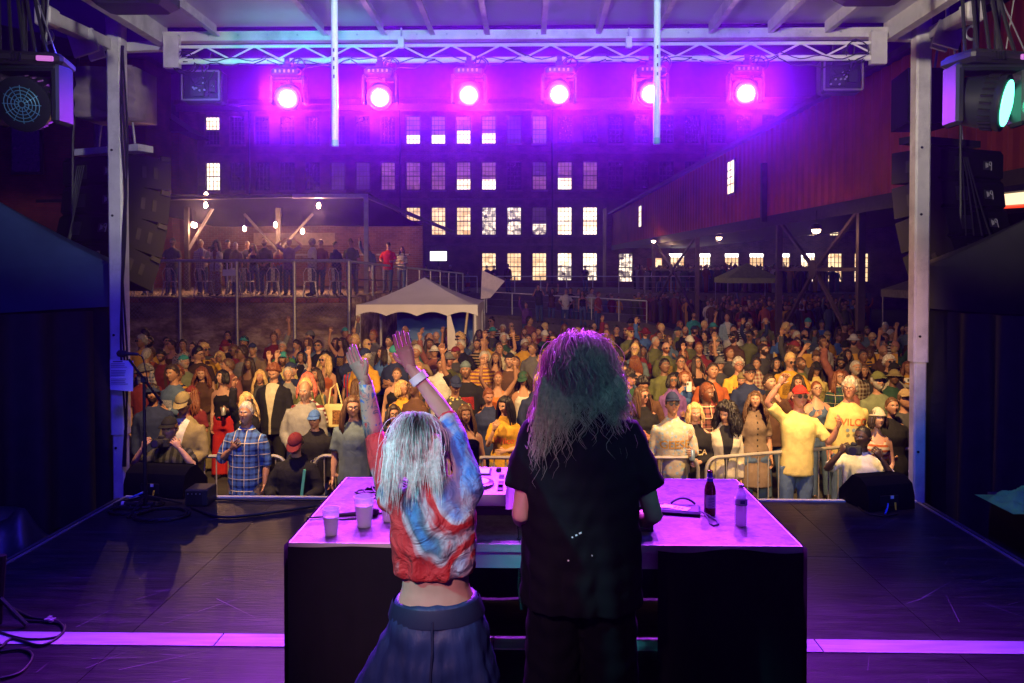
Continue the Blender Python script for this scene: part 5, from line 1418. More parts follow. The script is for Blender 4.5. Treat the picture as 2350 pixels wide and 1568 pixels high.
# ---- head ---------------------------------------------------------------
def _g(x, z, cx, cz, sx, sz): return np.exp(-((x-cx)/sx)**2-((z-cz)/sz)**2)
NU, NV = 50, 42
def head_arrays(sex):
    tl = np.linspace(-1, 1, NV); lat = (pi/2-.02)*(.55*tl+.45*tl**3); tp_ = np.linspace(-1, 1, NU, endpoint=False); ph = pi*(.5*tp_+.5*np.sign(tp_)*np.abs(tp_)**2.2)
    L, Ph = np.meshgrid(lat, ph, indexing='ij')
    x, y, z = np.cos(L)*np.sin(Ph), -np.cos(L)*np.cos(Ph), np.sin(L)
    X, Y, Z = x*.075, y*.095, z*.118
    low = np.clip(-z, 0, 1); fr = np.clip(-y, 0, 1)
    X = X*(1-(.26 if sex=='m' else .33)*low**1.4)
    Y = np.where(y > 0, Y*(1.08-.4*np.clip(-z-.25,0,1)), Y)
    f = (y < 0).astype(float)
    b = np.zeros_like(x)
    b += .009*_g(x,z,0,.0,.10,.18) + (.026 if sex=='m' else .021)*_g(x,z,0,-.2,.125,.085)
    for s in (-1,1):
        b += (.007 if sex=='m' else .004)*_g(x,z,s*.3,.2,.24,.07) - .012*_g(x,z,s*.34,.06,.17,.085) + .005*_g(x,z,s*.45,-.16,.2,.14)
        b += .003*_g(x,z,s*.1,-.21,.06,.05)
    b += .006*_g(x,z,0,-.42,.26,.07) - .007*_g(x,z,0,-.44,.25,.022) + .010*_g(x,z,0,-.78,.28,.14) - .004*_g(x,z,0,-.58,.3,.06)
    Y = Y - b*f
    R = np.zeros_like(x); G_ = np.zeros_like(x); B = np.zeros_like(x); EW = np.zeros_like(x); EI = np.zeros_like(x)
    for s in (-1,1):
        R = np.maximum(R, f*np.clip(1.5*_g(x,z,s*.33,.2+.0*x,.19,.042),0,1))
        e = ((x-s*.34)/.15)**2+((z-.06)/.06)**2
        EW = np.maximum(EW, f*(e<1)); EI = np.maximum(EI, f*(((x-s*.34)/.07)**2+((z-.06)/.055)**2<1))
        R = np.maximum(R, .6*f*np.clip(_g(x,z,s*.34,.115,.16,.026)*1.4,0,1))
    B = f*np.clip(1.6*np.exp(-(x/.2)**4-((z+.43)/.05)**4),0,1)
    lowf = np.clip((-.30-z)/.08,0,1)*np.clip((.35-y)/.2,0,1)
    must = np.clip(1.4*_g(x,z,0,-.33,.22,.035),0,1)*f
    side = np.clip((np.abs(x)-.55)/.1,0,1)*np.clip((.15-z)/.1,0,1)*np.clip((.1-y)/.1,0,1)*f
    G_ = np.clip(np.maximum(np.maximum(lowf,must),side)*(1-B),0,1)
    co = np.stack([X,Y,Z],-1).reshape(-1,3)
    msk = np.stack([R,G_,B,np.ones_like(R)],-1).reshape(-1,4); eye = np.stack([EW,EI,must,np.ones_like(R)],-1).reshape(-1,4)
    faces = [(i*NU+j, i*NU+(j+1)%NU, (i+1)*NU+(j+1)%NU, (i+1)*NU+j) for i in range(NV-1) for j in range(NU)]
    faces += [tuple(range(NU-1,-1,-1)), tuple((NV-1)*NU+j for j in range(NU))]
    return co, faces, msk, eye, np.stack([x,y,z],-1).reshape(-1,3)
HEADS = {s: head_arrays(s) for s in 'mf'}
def ears(mb):
    for s in (-1,1):
        mb.lathe([(.006,-.007),(.017,-.003),(.02,.004),(.012,.008)], 8, (s*.074, .012, -.006), (s*.9, .35, .05))

# ---- hands ---------------------------------------------------------------
def hand(mb, w, d, n, s, curl=.35, size=1.0, seg=5, spread=.14):
    """w wrist, d pointing direction, n palm normal, s side of thumb"""
    d = Vector(d).normalized(); n = Vector(n); n = (n-d*n.dot(d)).normalized(); t = d.cross(n)*s   # t: towards the thumb
    k = size
    def ring(f, wd, th): 
        c = w + d*f*k
        return [c + t*(wd*k*cos(a)) + n*(th*k*sin(a)) for a in np.linspace(0, 2*pi, 8, endpoint=False)]
    rings = [ring(-.02,.026,.019), ring(.02,.033,.018), ring(.06,.042,.016), ring(.088,.041,.012)]
    vs = [p for r in rings for p in r]
    fs = [tuple(range(7,-1,-1)), tuple(range(24,32))]+[(i*8+j,i*8+(j+1)%8,(i+1)*8+(j+1)%8,(i+1)*8+j) for i in range(3) for j in range(8)]
    mb.add(vs, fs)
    for i, (off, L) in enumerate(((.031,.072),(.011,.08),(-.011,.075),(-.031,.06))):
        base = w + d*.083*k + t*off*k
        dd = (d + t*off*spread*40*.12).normalized(); pts=[base-d*.012*k]; a = 0; p = base; pts.append(p)
        for f in (.42,.32,.26):
            a += curl*(.75+.1*i); q = dd*cos(a)+n*sin(a); p = p + q*L*f*k; pts.append(p)
        mb.tube(pts, [.0095*k,.0095*k,.0088*k,.008*k,.0065*k], seg)
    tb = w + d*.028*k + t*.026*k; td = (d*.62+t*.7+n*.25*curl).normalized(); td2=(d*.85+t*.3+n*.5*curl).normalized()
    mb.tube([tb-td*.01*k, tb, tb+td*.033*k, tb+td*.033*k+td2*.03*k], [.012*k,.0125*k,.0105*k,.0075*k], seg)

# ---- skeleton + body -----------------------------------------------------
TORSO = {'m': [(.84,.13,.10,0),(.90,.158,.115,.005),(.97,.158,.115,.005),(1.08,.142,.105,0),(1.18,.15,.108,0),(1.29,.17,.12,-.005),(1.37,.175,.112,0),(1.43,.14,.09,.008),(1.475,.085,.066,.012),(1.51,.058,.056,.012)],
         'f': [(.84,.13,.105,.01),(.90,.168,.122,.012),(.97,.165,.118,.01),(1.08,.122,.092,0),(1.17,.128,.096,0),(1.27,.145,.115,-.016),(1.35,.145,.1,-.004),(1.41,.115,.078,.006),(1.455,.07,.056,.012),(1.50,.048,.048,.012)]}
def ring_loft(mb, rings, n=14, sup=2.3):
    """rings: (centre, rx, ry) horizontal"""
    vs = []
    for c, rx, ry in rings:
        for j in range(n):
            a = 2*pi*j/n; ca, sa = cos(a), sin(a)
            vs.append((c[0]+rx*math.copysign(abs(ca)**(2/sup),ca), c[1]+ry*math.copysign(abs(sa)**(2/sup),sa), c[2]))
    k = len(rings)
    mb.add(vs, [tuple(range(n-1,-1,-1)), tuple(range((k-1)*n,k*n))]+[(i*n+j,i*n+(j+1)%n,(i+1)*n+(j+1)%n,(i+1)*n+j) for i in range(k-1) for j in range(n)])
def DN(v): return Vector(v).normalized()
#   per side: upper-arm direction, forearm direction, palm normal, curl   (s = +1 on the +x side; faces -y)
POSES = {
 'down':   lambda s: ((s*.16,.03,-1), (s*.04,-.22,-1), (-s,0,0), .4),
 'cross':  lambda s: ((s*.22,-.12,-1), (-s*.85,-.55,.16+.1*s), (0,1,0), .3),
 'clasp':  lambda s: ((s*.22,-.08,-1), (-s*.55,-.62,-.45), (-s*.2,.8,.2), .5),
 'phone':  lambda s: ((s*.3,-.75,-.45), (-s*.4,-.3,.87), (-s*.8,.3,.1), .7),
 'camera': lambda s: ((s*.5,-.72,-.3), (-s*.55,-.12,.85), (-s*.6,.5,.3), .8),
 'up_r':   lambda s: ((.42,-.25,.88), (.02,-.2,1), (0,-1,0), .15) if s>0 else ((-.18,.03,-1), (.1,-.5,-.8), (1,0,0), .4),
 'up_l':   lambda s: ((-.42,-.25,.88), (-.02,-.2,1), (0,-1,0), .15) if s<0 else ((.18,.03,-1), (-.1,-.5,-.8), (-1,0,0), .4),
 'up_both':lambda s: ((s*.5,-.3,.85), (-s*.1,-.25,1), (0,-1,0), .2),
 'drink':  lambda s: ((.2,-.1,-1), (-.25,-.9,.2), (-1,0,0), .9) if s>0 else ((-.16,.03,-1), (.04,-.3,-1), (1,0,0), .4),
 'heart':  lambda s: ((.2,.02,-1), (.0,-.3,-1), (-1,0,0), .4) if s>0 else ((-.35,-.1,-.95), (.62,-.38,.62), (.3,.9,.2), .12),
 'chin':   lambda s: ((-.2,-.5,-.8), (.35,-.25,.95), (.4,.8,0), .6) if s<0 else ((.2,-.1,-1), (-.75,-.6,-.05), (0,1,0), .4),
 'hip':    lambda s: ((s*.55,.25,-.9), (-s*.5,-.55,-.5), (-s,0,0), .6),
 'clap':   lambda s: ((s*.35,-.45,-.8), (-s*.42,-.6,.55), (-s,0,0), .1),
 'head':   lambda s: ((s*.85,-.1,.55), (-s*.75,.1,.62), (-s*.6,.6,-.4), .3),
 'lens':   lambda s: ((s*.38,-.15,-.9), (-s*.38,-.85,-.12), (-s*.5,.3,.5), .8),
 'salute': lambda s: ((-.6,-.25,.55), (.42,-.2,.8), (0,-1,0), .3) if s<0 else ((.55,-.2,-.75), (.1,-.45,.75), (-1,0,0), .5),
}
def skeleton(sex, pose, lean=0.):
    sw = .178 if sex == 'm' else .152
    sk = {'sex': sex, 'sh': {}, 'el': {}, 'wr': {}, 'hd': {}, 'pn': {}, 'cu': {}}
    for s in (-1, 1):
        u, f, pn, cu = POSES[pose](s)
        u, f = DN(u), DN(f)
        lift = max(0, u.z)
        sh = V(s*(sw+.0*lift), .008, (1.382 if sex=='m' else 1.358)+.06*lift)
        sk['sh'][s] = sh; sk['el'][s] = sh+u*.275; sk['wr'][s] = sk['el'][s]+f*.245
        sk['hd'][s] = f; sk['pn'][s] = Vector(pn); sk['cu'][s] = cu
    return sk
def body_volume(sk, hands=True):
    sex = sk['sex']; mb = MB()
    ring_loft(mb, [((0,o,z), rx, ry) for z, rx, ry, o in TORSO[sex]], 14)
    mb.tube([(0,.016,1.44),(0,.0,1.60)], [.055 if sex=='m' else .046]*2, 10, roundcap=True)
    k = 1. if sex == 'm' else .86
    for s in (-1,1):
        a, e, w = sk['sh'][s], sk['el'][s], sk['wr'][s]
        inn = V(s*.10, .008, 1.39)
        mb.tube([inn, a, a.lerp(e,.5), e, e.lerp(w,.35), w], [.058*k,.054*k,.046*k,.038*k,.041*k,.027*k], 9, roundcap=True)
        hx = s*.092
        mb.tube([(hx,.005,.9),(hx*1.05,-.005,.7),(hx*1.05,.0,.5),(hx*1.05,.015,.36),(hx*1.05,.02,.09)], [.088*k,.08*k,.056*k,.056*k,.037*k], 9, roundcap=True)
        mb.tube([(hx*1.05,.03,.05),(hx*1.1,-.06,.045),(hx*1.2,-.15,.03)], [.045,.045,.035], 8, roundcap=True)
    return mb
def shirt_volume(sk, kind):
    sex = sk['sex']; mb = MB(); T = TORSO[sex]
    m = {'tee':.016,'long':.016,'tank':.008,'hoodie':.032,'jacket':.034,'dress':.014,'shirt':.022,'overall':.01}[kind]
    hem = {'tee':.80,'long':.82,'tank':.93,'hoodie':.82,'jacket':.79,'dress':.5,'shirt':.78,'overall':.5}[kind]
    rings = []
    if kind in ('dress','overall'):
        rings += [((0,.0,.48),.21,.18), ((0,.0,.7),.19,.155)]
    else: rings.append(((0,.004,hem), .158+m+.008 if sex=='m' else .168+m, .117+m+.004))
    top = 1.40 if kind in ('tank','overall') else 9
    for z, rx, ry, o in T:
        if z < hem+.04 or z > top: continue
        wst = .012 if sex=='m' and 1.0<z<1.25 else .006
        mm = m+wst if z < 1.4 else m*.8
        if z > 1.5: mm = -.004 if kind in ('tee','dress') else .004
        rings.append(((0,o,z), rx+mm, ry+mm))
    if kind in ('tank','overall'): rings[-1] = (rings[-1][0], rings[-1][1]*.78, rings[-1][2])
    ring_loft(mb, rings, 16)
    k = 1. if sex=='m' else .86
    for s in (-1,1):
        a, e, w = sk['sh'][s], sk['el'][s], sk['wr'][s]; inn = V(s*.08,.008,1.385)
        if kind in ('tank','overall'):
            mb.tube([(s*.075,-.085,1.34),(s*.085,-.02,1.435),(s*.075,.08,1.34)], .02, 6, roundcap=True)
        elif kind in ('tee','dress'):
            mb.tube([inn, a, a.lerp(e,.45), a.lerp(e,.78)], [.058*k,.064*k,.067*k,.07*k], 10)
        else:
            r = {'long':.0,'shirt':.006,'hoodie':.014,'jacket':.014}[kind]
            end = .93 if kind != 'shirt' else .15
            mb.tube([inn, a, a.lerp(e,.5), e, e.lerp(w,.4*end), e.lerp(w,end)], [.054*k+r*.4,.06*k+r*.7,.06*k+r,.053*k+r,.052*k+r,.043*k+r], 10)
    if kind == 'hoodie':
        mb.tube([(.07*cos(a), .03+.065*sin(a), 1.485+.03*sin(a)) for a in np.linspace(-.6,pi+.6,12)], [.028]*12, 8, roundcap=True)
        mb.tube([(-.07,.085,1.47),(0,.1,1.43),(.07,.085,1.47)], .05, 8, roundcap=True)
    if kind in ('jacket','shirt'):
        mb.tube([(.062*cos(a), .01+.058*sin(a), 1.505+.012*sin(a)) for a in np.linspace(-1.0,pi+1.0,12)], [.017]*12, 6, roundcap=True)
    return mb
def legs_volume(sex, kind):
    mb = MB(); k = 1. if sex=='m' else .93
    hipw = .17 if sex=='m' else .182
    ring_loft(mb, [((0,.005,.80),hipw*.96,.128),((0,.005,.9),hipw+.004,.13),((0,.005,.98),hipw-.006,.124),((0,.003,1.03),hipw-.02,.115)], 14)
    for s in (-1,1):
        hx = s*.095
        if kind == 'shorts': mb.tube([(hx,.0,.88),(hx*1.1,0,.7),(hx*1.15,.0,.47)], [.098*k,.1*k,.105*k], 10)
        elif kind == 'wide': mb.tube([(hx,.0,.88),(hx*1.1,0,.6),(hx*1.2,.01,.3),(hx*1.25,.01,.05)], [.098*k,.105*k,.12*k,.135*k], 10)
        else: mb.tube([(hx,.0,.88),(hx*1.06,0,.68),(hx*1.06,.0,.48),(hx*1.06,.015,.28),(hx*1.06,.015,.06)], [.098*k,.092*k,.074*k,.07*k,.066*k], 10)
    if kind == 'skirt': ring_loft(mb, [((0,.005,.5),.23,.19),((0,.005,.75),.2,.15),((0,.005,.9),hipw+.01,.135)], 14)
    return mb

# ---- hair, hats, glasses (head space) --------------------------------------
def hairline(az):
    a = np.abs(az)
    return np.interp(a, [0,.6,1.0,1.25,1.6,2.0,2.6,pi], [.56,.54,.36,.12,-.12,-.3,-.5,-.55])
def shell(mb, sex, t, lumps=0., zcut=None, seed=0, grow=1.0):
    co, faces, _, _, d = HEADS[sex]
    az = np.arctan2(d[:,0], -d[:,1]); zl = hairline(az) if zcut is None else np.full(len(az), zcut)
    h = np.clip((d[:,2]-zl+.06)/.16, 0, 1)
    off = t*h - .004
    if lumps: off = off + lumps*h*(np.sin(az*7+seed)*np.sin(d[:,2]*11+seed*2)+.7*np.sin(az*13-seed)*np.sin(d[:,2]*17))
    ctr = np.array([0,.005,0]); base = co.copy()
    base[:,1] = np.where(d[:,1]<0, -np.abs(d[:,1])*.095*1.0, base[:,1])
    p = base + d*off[:,None]*np.array([1,1,1.15])*grow
    keep = d[:,2] > zl-.1
    fs = [f for f in faces if all(keep[i] for i in f)]
    used = sorted({i for f in fs for i in f}); mp = {i:k for k,i in enumerate(used)}
    mb.add([p[i] for i in used], [tuple(mp[i] for i in f) for f in fs])
def locks(mb, sex, n, length, r, wave=0., a0=.95, seed=1, flare=.1, front=False, lift=.012):
    rg = random.Random(seed)
    for k in range(n):
        u = k/(n-1); az = a0+(2*pi-2*a0)*u + rg.gauss(0,.03)          # around the back from one temple to the other
        for layer in range(2):
            el = .9 if layer else .45
            pts=[]; L = length*rg.uniform(.85,1.08)*(1 if not layer else .95); st = 9; ph = rg.uniform(0,6)
            sx, sy = math.sin(az), -math.cos(az)
            for i in range(st):
                f = i/(st-1)
                if f < .3:
                    e = el*(1-f/.3); rr = 1.0
                    p = V(sx*.075*cos(e)*1.03, sy*.097*cos(e)*1.05+.004, .118*sin(e)) + V(sx,sy,0)*lift*(1.0 if layer else .6) + V(0,0,lift*sin(e))
                    last = p
                else:
                    g = (f-.3)/.7
                    p = last + V(sx*flare*g*(.5+.5*(1-g)), sy*flare*g*.7*(1-g), -L*g) + V(wave*sin(g*11+ph)*cos(az), wave*sin(g*11+ph)*sin(az), 0)
                pts.append(p)
            mb.tube(pts, [r*.5]+[r*.95]*2+[r]*(st-5)+[r*.75,r*.3], 5, flat=.55)
def hair_mesh(kind, sex):
    mb = MB()
    if kind == 'short': shell(mb, sex, .016, .003, seed=2)
    elif kind == 'buzz': shell(mb, sex, .006)
    elif kind == 'messy': shell(mb, sex, .028, .008, seed=5)
    elif kind == 'curly': shell(mb, sex, .05, .012, seed=3); locks(mb, sex, 22, .12, .022, .012, seed=4, flare=.05, lift=.03)
    elif kind == 'long': shell(mb, sex, .017, .002); locks(mb, sex, 24, .30, .016, .003, seed=7)
    elif kind == 'wavy': shell(mb, sex, .02, .004); locks(mb, sex, 24, .32, .017, .012, seed=8, flare=.14)
    elif kind == 'bob': shell(mb, sex, .02, .002); locks(mb, sex, 24, .13, .017, .002, seed=9, flare=.05)
    elif kind == 'bun': shell(mb, sex, .012, .001); mb.lathe([(.006,-.03),(.03,-.02),(.036,.0),(.03,.02),(.006,.032)], 10, (0,.09,.07), (0,.8,.6))
    elif kind == 'pony': shell(mb, sex, .012, .001); mb.tube([(0,.1,.05),(0,.14,.02),(0,.14,-.1),(0,.12,-.2)], [.018,.026,.022,.008], 7)
    elif kind == 'bigcurl': shell(mb, sex, .06, .016, seed=6); locks(mb, sex, 26, .26, .026, .022, seed=11, flare=.12, lift=.035)
    me = mb.mesh('hair'); me.polygons.foreach_set('use_smooth', [True]*len(me.polygons)); return me
def hat_mesh(kind):
    mb = MB()
    if kind in ('cap','capback','capside'):
        shell(mb, 'm', .02, 0, zcut=.36)
        mb.lathe([(.007,0),(.006,.006)], 8, (0,.004,.139))
        sg = -1 if kind == 'cap' else 1
        vs, n = [], 11
        for lay in (0, .005):
            for i in range(n):
                a = -1.15+2.3*i/(n-1); 
                vs.append((.088*sin(a), sg*.1*cos(a)*.95, .05+.0*lay+lay)); vs.append((.085*sin(a)*1.05, sg*(.1*cos(a)+.072*cos(a*.9)), .036+lay-.01*abs(sin(a))))
        q = 2*n
        fs = [(2*i,2*i+1,2*i+3,2*i+2) for i in range(n-1)]+[(q+2*i,q+2*i+2,q+2*i+3,q+2*i+1) for i in range(n-1)]+[(2*i+1,q+2*i+1,q+2*i+3,2*i+3) for i in range(n-1)]
        mb.add(vs, fs)
    elif kind == 'beanie':
        shell(mb, 'm', .022, .002, zcut=.2); 
        mb.tube([(.092*cos(a), .112*sin(a)+.002, .035) for a in np.linspace(0,2*pi,25)], .014, 6, caps=False)
    elif kind == 'bucket':
        shell(mb, 'm', .02, 0, zcut=.3); n=24; vs=[]
        for r, z in ((.095,.045),(.15,.01),(.15,.005),(.094,.035)):
            for j in range(n): a=2*pi*j/n; vs.append((r*cos(a)*.92, r*sin(a)*1.08, z))
        mb.add(vs, [(i*n+j,i*n+(j+1)%n,(i+1)*n+(j+1)%n,(i+1)*n+j) for i in range(3) for j in range(n)])
    me = mb.mesh(kind); me.polygons.foreach_set('use_smooth', [True]*len(me.polygons)); me.set_sharp_from_angle(angle=rad(40)); return me
def glasses_mesh(dark):
    mb = MB()
    for s in (-1,1):
        c = V(s*.031, -.103, .006)
        mb.tube([c+V(.0225*cos(a), .004*abs(cos(a))*0, .0185*sin(a)) for a in np.linspace(0,2*pi,13)], .0026, 4, caps=False)
        if dark: mb.lathe([(.023,-.002),(.023,.001)], 12, c, (0,1,0))
        mb.tube([c+V(s*.022,0,.004), V(s*.068,-.07,.01), V(s*.077,.0,.01)], .0022, 4)
    mb.tube([V(-.01,-.104,.01), V(.01,-.104,.01)], .002, 4)
    return mb.mesh('glasses')

# ---- person materials reading per-object colours -----------------------------
def oattr(n, name):
    a = n.new('ShaderNodeAttribute'); a.attribute_type = 'OBJECT'; a.attribute_name = name; return a
def mixc(n, l, fac, a, b, mode='MIX'):
    m = n.new('ShaderNodeMix'); m.data_type='RGBA'; m.blend_type=mode
    for sock, v in ((m.inputs[0], fac), (m.inputs[6], a), (m.inputs[7], b)):
        if isinstance(v, (int,float)): sock.default_value = v
        elif isinstance(v, tuple): sock.default_value = v
        else: l.new(v, sock)
    return m.outputs[2]
def skin_mat():
    m, n, l = nt_new('skin'); b = n['Principled BSDF']
    sk = oattr(n,'skin').outputs['Color']; hc = oattr(n,'hairc').outputs['Color']; bd = oattr(n,'beard').outputs['Fac']
    fm = n.new('ShaderNodeAttribute'); fm.attribute_name='face_mask'; em = n.new('ShaderNodeAttribute'); em.attribute_name='eye_mask'
    s1 = n.new('ShaderNodeSeparateColor'); l.new(fm.outputs['Color'], s1.inputs[0]); s2 = n.new('ShaderNodeSeparateColor'); l.new(em.outputs['Color'], s2.inputs[0])
    tc = n.new('ShaderNodeTexCoord'); nz = n.new('ShaderNodeTexNoise'); nz.inputs['Scale'].default_value=26; l.new(tc.outputs['Object'], nz.inputs['Vector'])
    mr = n.new('ShaderNodeMapRange'); mr.inputs[3].default_value=.86; mr.inputs[4].default_value=1.12; l.new(nz.outputs[0], mr.inputs[0])
    base = mixc(n,l,1.,sk,mr.outputs[0],'MULTIPLY')
    lip = mixc(n,l,1.,sk,(.75,.36,.36,1),'MULTIPLY')
    mu = n.new('ShaderNodeMath'); mu.operation='MULTIPLY'; mu.inputs[1].default_value=.75; l.new(s1.outputs[2], mu.inputs[0])
    c = mixc(n,l,mu.outputs[0],base,lip)
    c = mixc(n,l,s1.outputs[0],c,hc)
    bm = n.new('ShaderNodeMath'); bm.operation='MULTIPLY'; l.new(s1.outputs[1], bm.inputs[0]); l.new(bd, bm.inputs[1])
    c = mixc(n,l,bm.outputs[0],c,hc)
    c = mixc(n,l,s2.outputs[0],c,(.42,.4,.38,1)); c = mixc(n,l,s2.outputs[1],c,(.03,.02,.015,1))
    l.new(c, b.inputs['Base Color']); b.inputs['Roughness'].default_value=.48; b.inputs['Specular IOR Level'].default_value=.35
    return m
mSkin = skin_mat()
mShoe = M('shoe_leather', (.03,.025,.022), .5)
def cloth_mat(pattern):
    nm = 'cloth_'+pattern
    if nm in _M: return _M[nm]
    m, n, l = nt_new(nm); b = n['Principled BSDF']
    c1 = oattr(n,'col').outputs['Color']; c2 = oattr(n,'col2').outputs['Color']
    tc = n.new('ShaderNodeTexCoord'); sp = n.new('ShaderNodeSeparateXYZ'); l.new(tc.outputs['Object'], sp.inputs[0])
    def math_(op, a, b_=None):
        k = n.new('ShaderNodeMath'); k.operation=op
        for i, v in enumerate((a,b_)):
            if v is None: continue
            if isinstance(v,(int,float)): k.inputs[i].default_value=v
            else: l.new(v, k.inputs[i])
        return k.outputs[0]
    def stripe(sock, f, w): return math_('GREATER_THAN', math_('SINE', math_('MULTIPLY', sock, f)), w)
    nz = n.new('ShaderNodeTexNoise'); nz.inputs['Scale'].default_value=14; nz.inputs['Detail'].default_value=5; l.new(tc.outputs['Object'], nz.inputs['Vector'])
    mr = n.new('ShaderNodeMapRange'); mr.inputs[3].default_value=.55; mr.inputs[4].default_value=1.25; l.new(nz.outputs[0], mr.inputs[0])
    if pattern == 'plain': c = c1
    elif pattern == 'plaid':
        f = math_('MULTIPLY', math_('ADD', stripe(sp.outputs[0], 95, .45), stripe(sp.outputs[2], 95, .45)), .5)
        c = mixc(n,l,f,c1,c2)
        c = mixc(n,l,math_('MAXIMUM', stripe(sp.outputs[0], 47.5, .985), stripe(sp.outputs[2], 47.5, .985)), c, (.6,.5,.35,1))
    elif pattern == 'hstripe': c = mixc(n,l,stripe(sp.outputs[2], 110, .1),c1,c2)
    elif pattern == 'vstripe': c = mixc(n,l,stripe(sp.outputs[0], 90, .0),c1,c2)
    elif pattern == 'floral':
        vo = n.new('ShaderNodeTexVoronoi'); vo.inputs['Scale'].default_value=22; l.new(tc.outputs['Object'], vo.inputs['Vector'])
        n2 = n.new('ShaderNodeTexNoise'); n2.inputs['Scale'].default_value=20; l.new(tc.outputs['Object'], n2.inputs['Vector'])
        c = mixc(n,l,math_('LESS_THAN', math_('ADD', vo.outputs[0], math_('MULTIPLY', n2.outputs[0], .5)), .62),c1,c2)
    elif pattern == 'print':       # chest print, irregular
        vo = n.new('ShaderNodeTexVoronoi'); vo.inputs['Scale'].default_value=40; l.new(tc.outputs['Object'], vo.inputs['Vector'])
        inx = math_('LESS_THAN', math_('ABSOLUTE', sp.outputs[0]), .1); inz = math_('LESS_THAN', math_('ABSOLUTE', math_('SUBTRACT', sp.outputs[2], 1.22)), .09)
        fr = math_('LESS_THAN', sp.outputs[1], -.02)
        f = math_('MULTIPLY', math_('MULTIPLY', math_('MULTIPLY', inx, inz), fr), math_('GREATER_THAN', math_('SINE', math_('MULTIPLY', vo.outputs[0], 60)), .1))
        c = mixc(n,l,f,c1,c2)
    elif pattern == 'open':        # open front showing the inner garment
        f = math_('MULTIPLY', math_('LESS_THAN', math_('ABSOLUTE', sp.outputs[0]), math_('ADD', .016, math_('MULTIPLY', math_('MAXIMUM', math_('SUBTRACT', sp.outputs[2], 1.02), 0.), .16))), math_('LESS_THAN', sp.outputs[1], -.04))
        c = mixc(n,l,f,c1,c2)
    elif pattern == 'straps':
        ax = math_('ABSOLUTE', math_('SUBTRACT', math_('ABSOLUTE', sp.outputs[0]), .1))
        c = mixc(n,l,math_('MULTIPLY', math_('LESS_THAN', ax, .022), math_('GREATER_THAN', sp.outputs[2], 1.08)),c1,c2)
    elif pattern == 'buttons':
        c = mixc(n,l,math_('MULTIPLY', math_('LESS_THAN', math_('ABSOLUTE', sp.outputs[0]), .009), stripe(sp.outputs[2], 80, .5)),c1,c2)
    c = mixc(n,l,1.,c,mr.outputs[0],'MULTIPLY')
    l.new(c, b.inputs['Base Color']); b.inputs['Roughness'].default_value=.85; b.inputs['Specular IOR Level'].default_value=.2
    bp = n.new('ShaderNodeBump'); bp.inputs['Strength'].default_value=.5; bp.inputs['Distance'].default_value=.012
    n4 = n.new('ShaderNodeTexNoise'); n4.inputs['Scale'].default_value=9; n4.inputs['Detail'].default_value=3; n4.inputs['Distortion'].default_value=1.2
    l.new(tc.outputs['Object'], n4.inputs['Vector']); l.new(n4.outputs[0], bp.inputs['Height']); l.new(bp.outputs[0], b.inputs['Normal'])
    _M[nm]=m
    return m
def hair_mat():
    m, n, l = nt_new('hair_strands'); b = n['Principled BSDF']
    c1 = oattr(n,'col').outputs['Color']; tc = n.new('ShaderNodeTexCoord')
    mp = n.new('ShaderNodeMapping'); mp.inputs['Scale'].default_value=(1,1,.12); l.new(tc.outputs['Object'], mp.inputs[0])
    nz = n.new('ShaderNodeTexNoise'); nz.inputs['Scale'].default_value=120; nz.inputs['Detail'].default_value=3; l.new(mp.outputs[0], nz.inputs['Vector'])
    mr = n.new('ShaderNodeMapRange'); mr.inputs[1].default_value=.3; mr.inputs[2].default_value=.7; mr.inputs[3].default_value=.4; mr.inputs[4].default_value=1.5; l.new(nz.outputs[0], mr.inputs[0])
    l.new(mixc(n,l,1.,c1,mr.outputs[0],'MULTIPLY'), b.inputs['Base Color'])
    b.inputs['Roughness'].default_value=.45; b.inputs['Specular IOR Level'].default_value=.4
    bp = n.new('ShaderNodeBump'); bp.inputs['Strength'].default_value=.7; bp.inputs['Distance'].default_value=.006; l.new(nz.outputs[0], bp.inputs['Height']); l.new(bp.outputs[0], b.inputs['Normal'])
    return m
mHair = hair_mat()
_pmesh = {}
def get_pm(key, fn, mat):
    if key not in _pmesh:
        me = fn(); me.materials.append(mat); _pmesh[key] = me
    return _pmesh[key]
def body_mesh(fused, sex, Hm, sk):
    """joins head and hands to the fused body, with the face masks"""
    v0 = [tuple(v.co) for v in fused.vertices]; f0 = [tuple(p.vertices) for p in fused.polygons]
    mb = MB(); mb.v, mb.f, mb.m = v0, f0, [1 if fused.polygons[i].center.z < .085 else 0 for i in range(len(f0))]
    nb = len(mb.v)
    co, fs, msk, eye, _ = HEADS[sex]
    mb.add([Hm @ Vector(p) for p in co], fs)
    e = MB(); ears(e); mb.add([Hm @ Vector(p) for p in e.v], e.f)
    for s in (-1,1):
        hand(mb, sk['wr'][s], sk['hd'][s], sk['pn'][s], s*sk.get('thumb',{}).get(s,-1), sk['cu'][s], 1.0 if sex=='m' else .9)
    me = bpy.data.meshes.new('body'); me.from_pydata(mb.v, [], mb.f); me.polygons.foreach_set('material_index', mb.m)
    nv = len(mb.v)
    for nm, arr in (('face_mask', msk), ('eye_mask', eye)):
        a = me.attributes.new(nm, 'FLOAT_COLOR', 'POINT'); d = np.zeros((nv,4), np.float32); d[:,3]=1; d[nb:nb+len(arr)] = arr; a.data.foreach_set('color', d.ravel())
    me.polygons.foreach_set('use_smooth', [True]*len(me.polygons)); me.materials.append(mSkin); me.materials.append(mShoe); me.update()
    return me
HSHAPE = [(1,1,1),(.93,1.,1.05),(1.07,1.03,.98),(.97,1.05,1.02)]
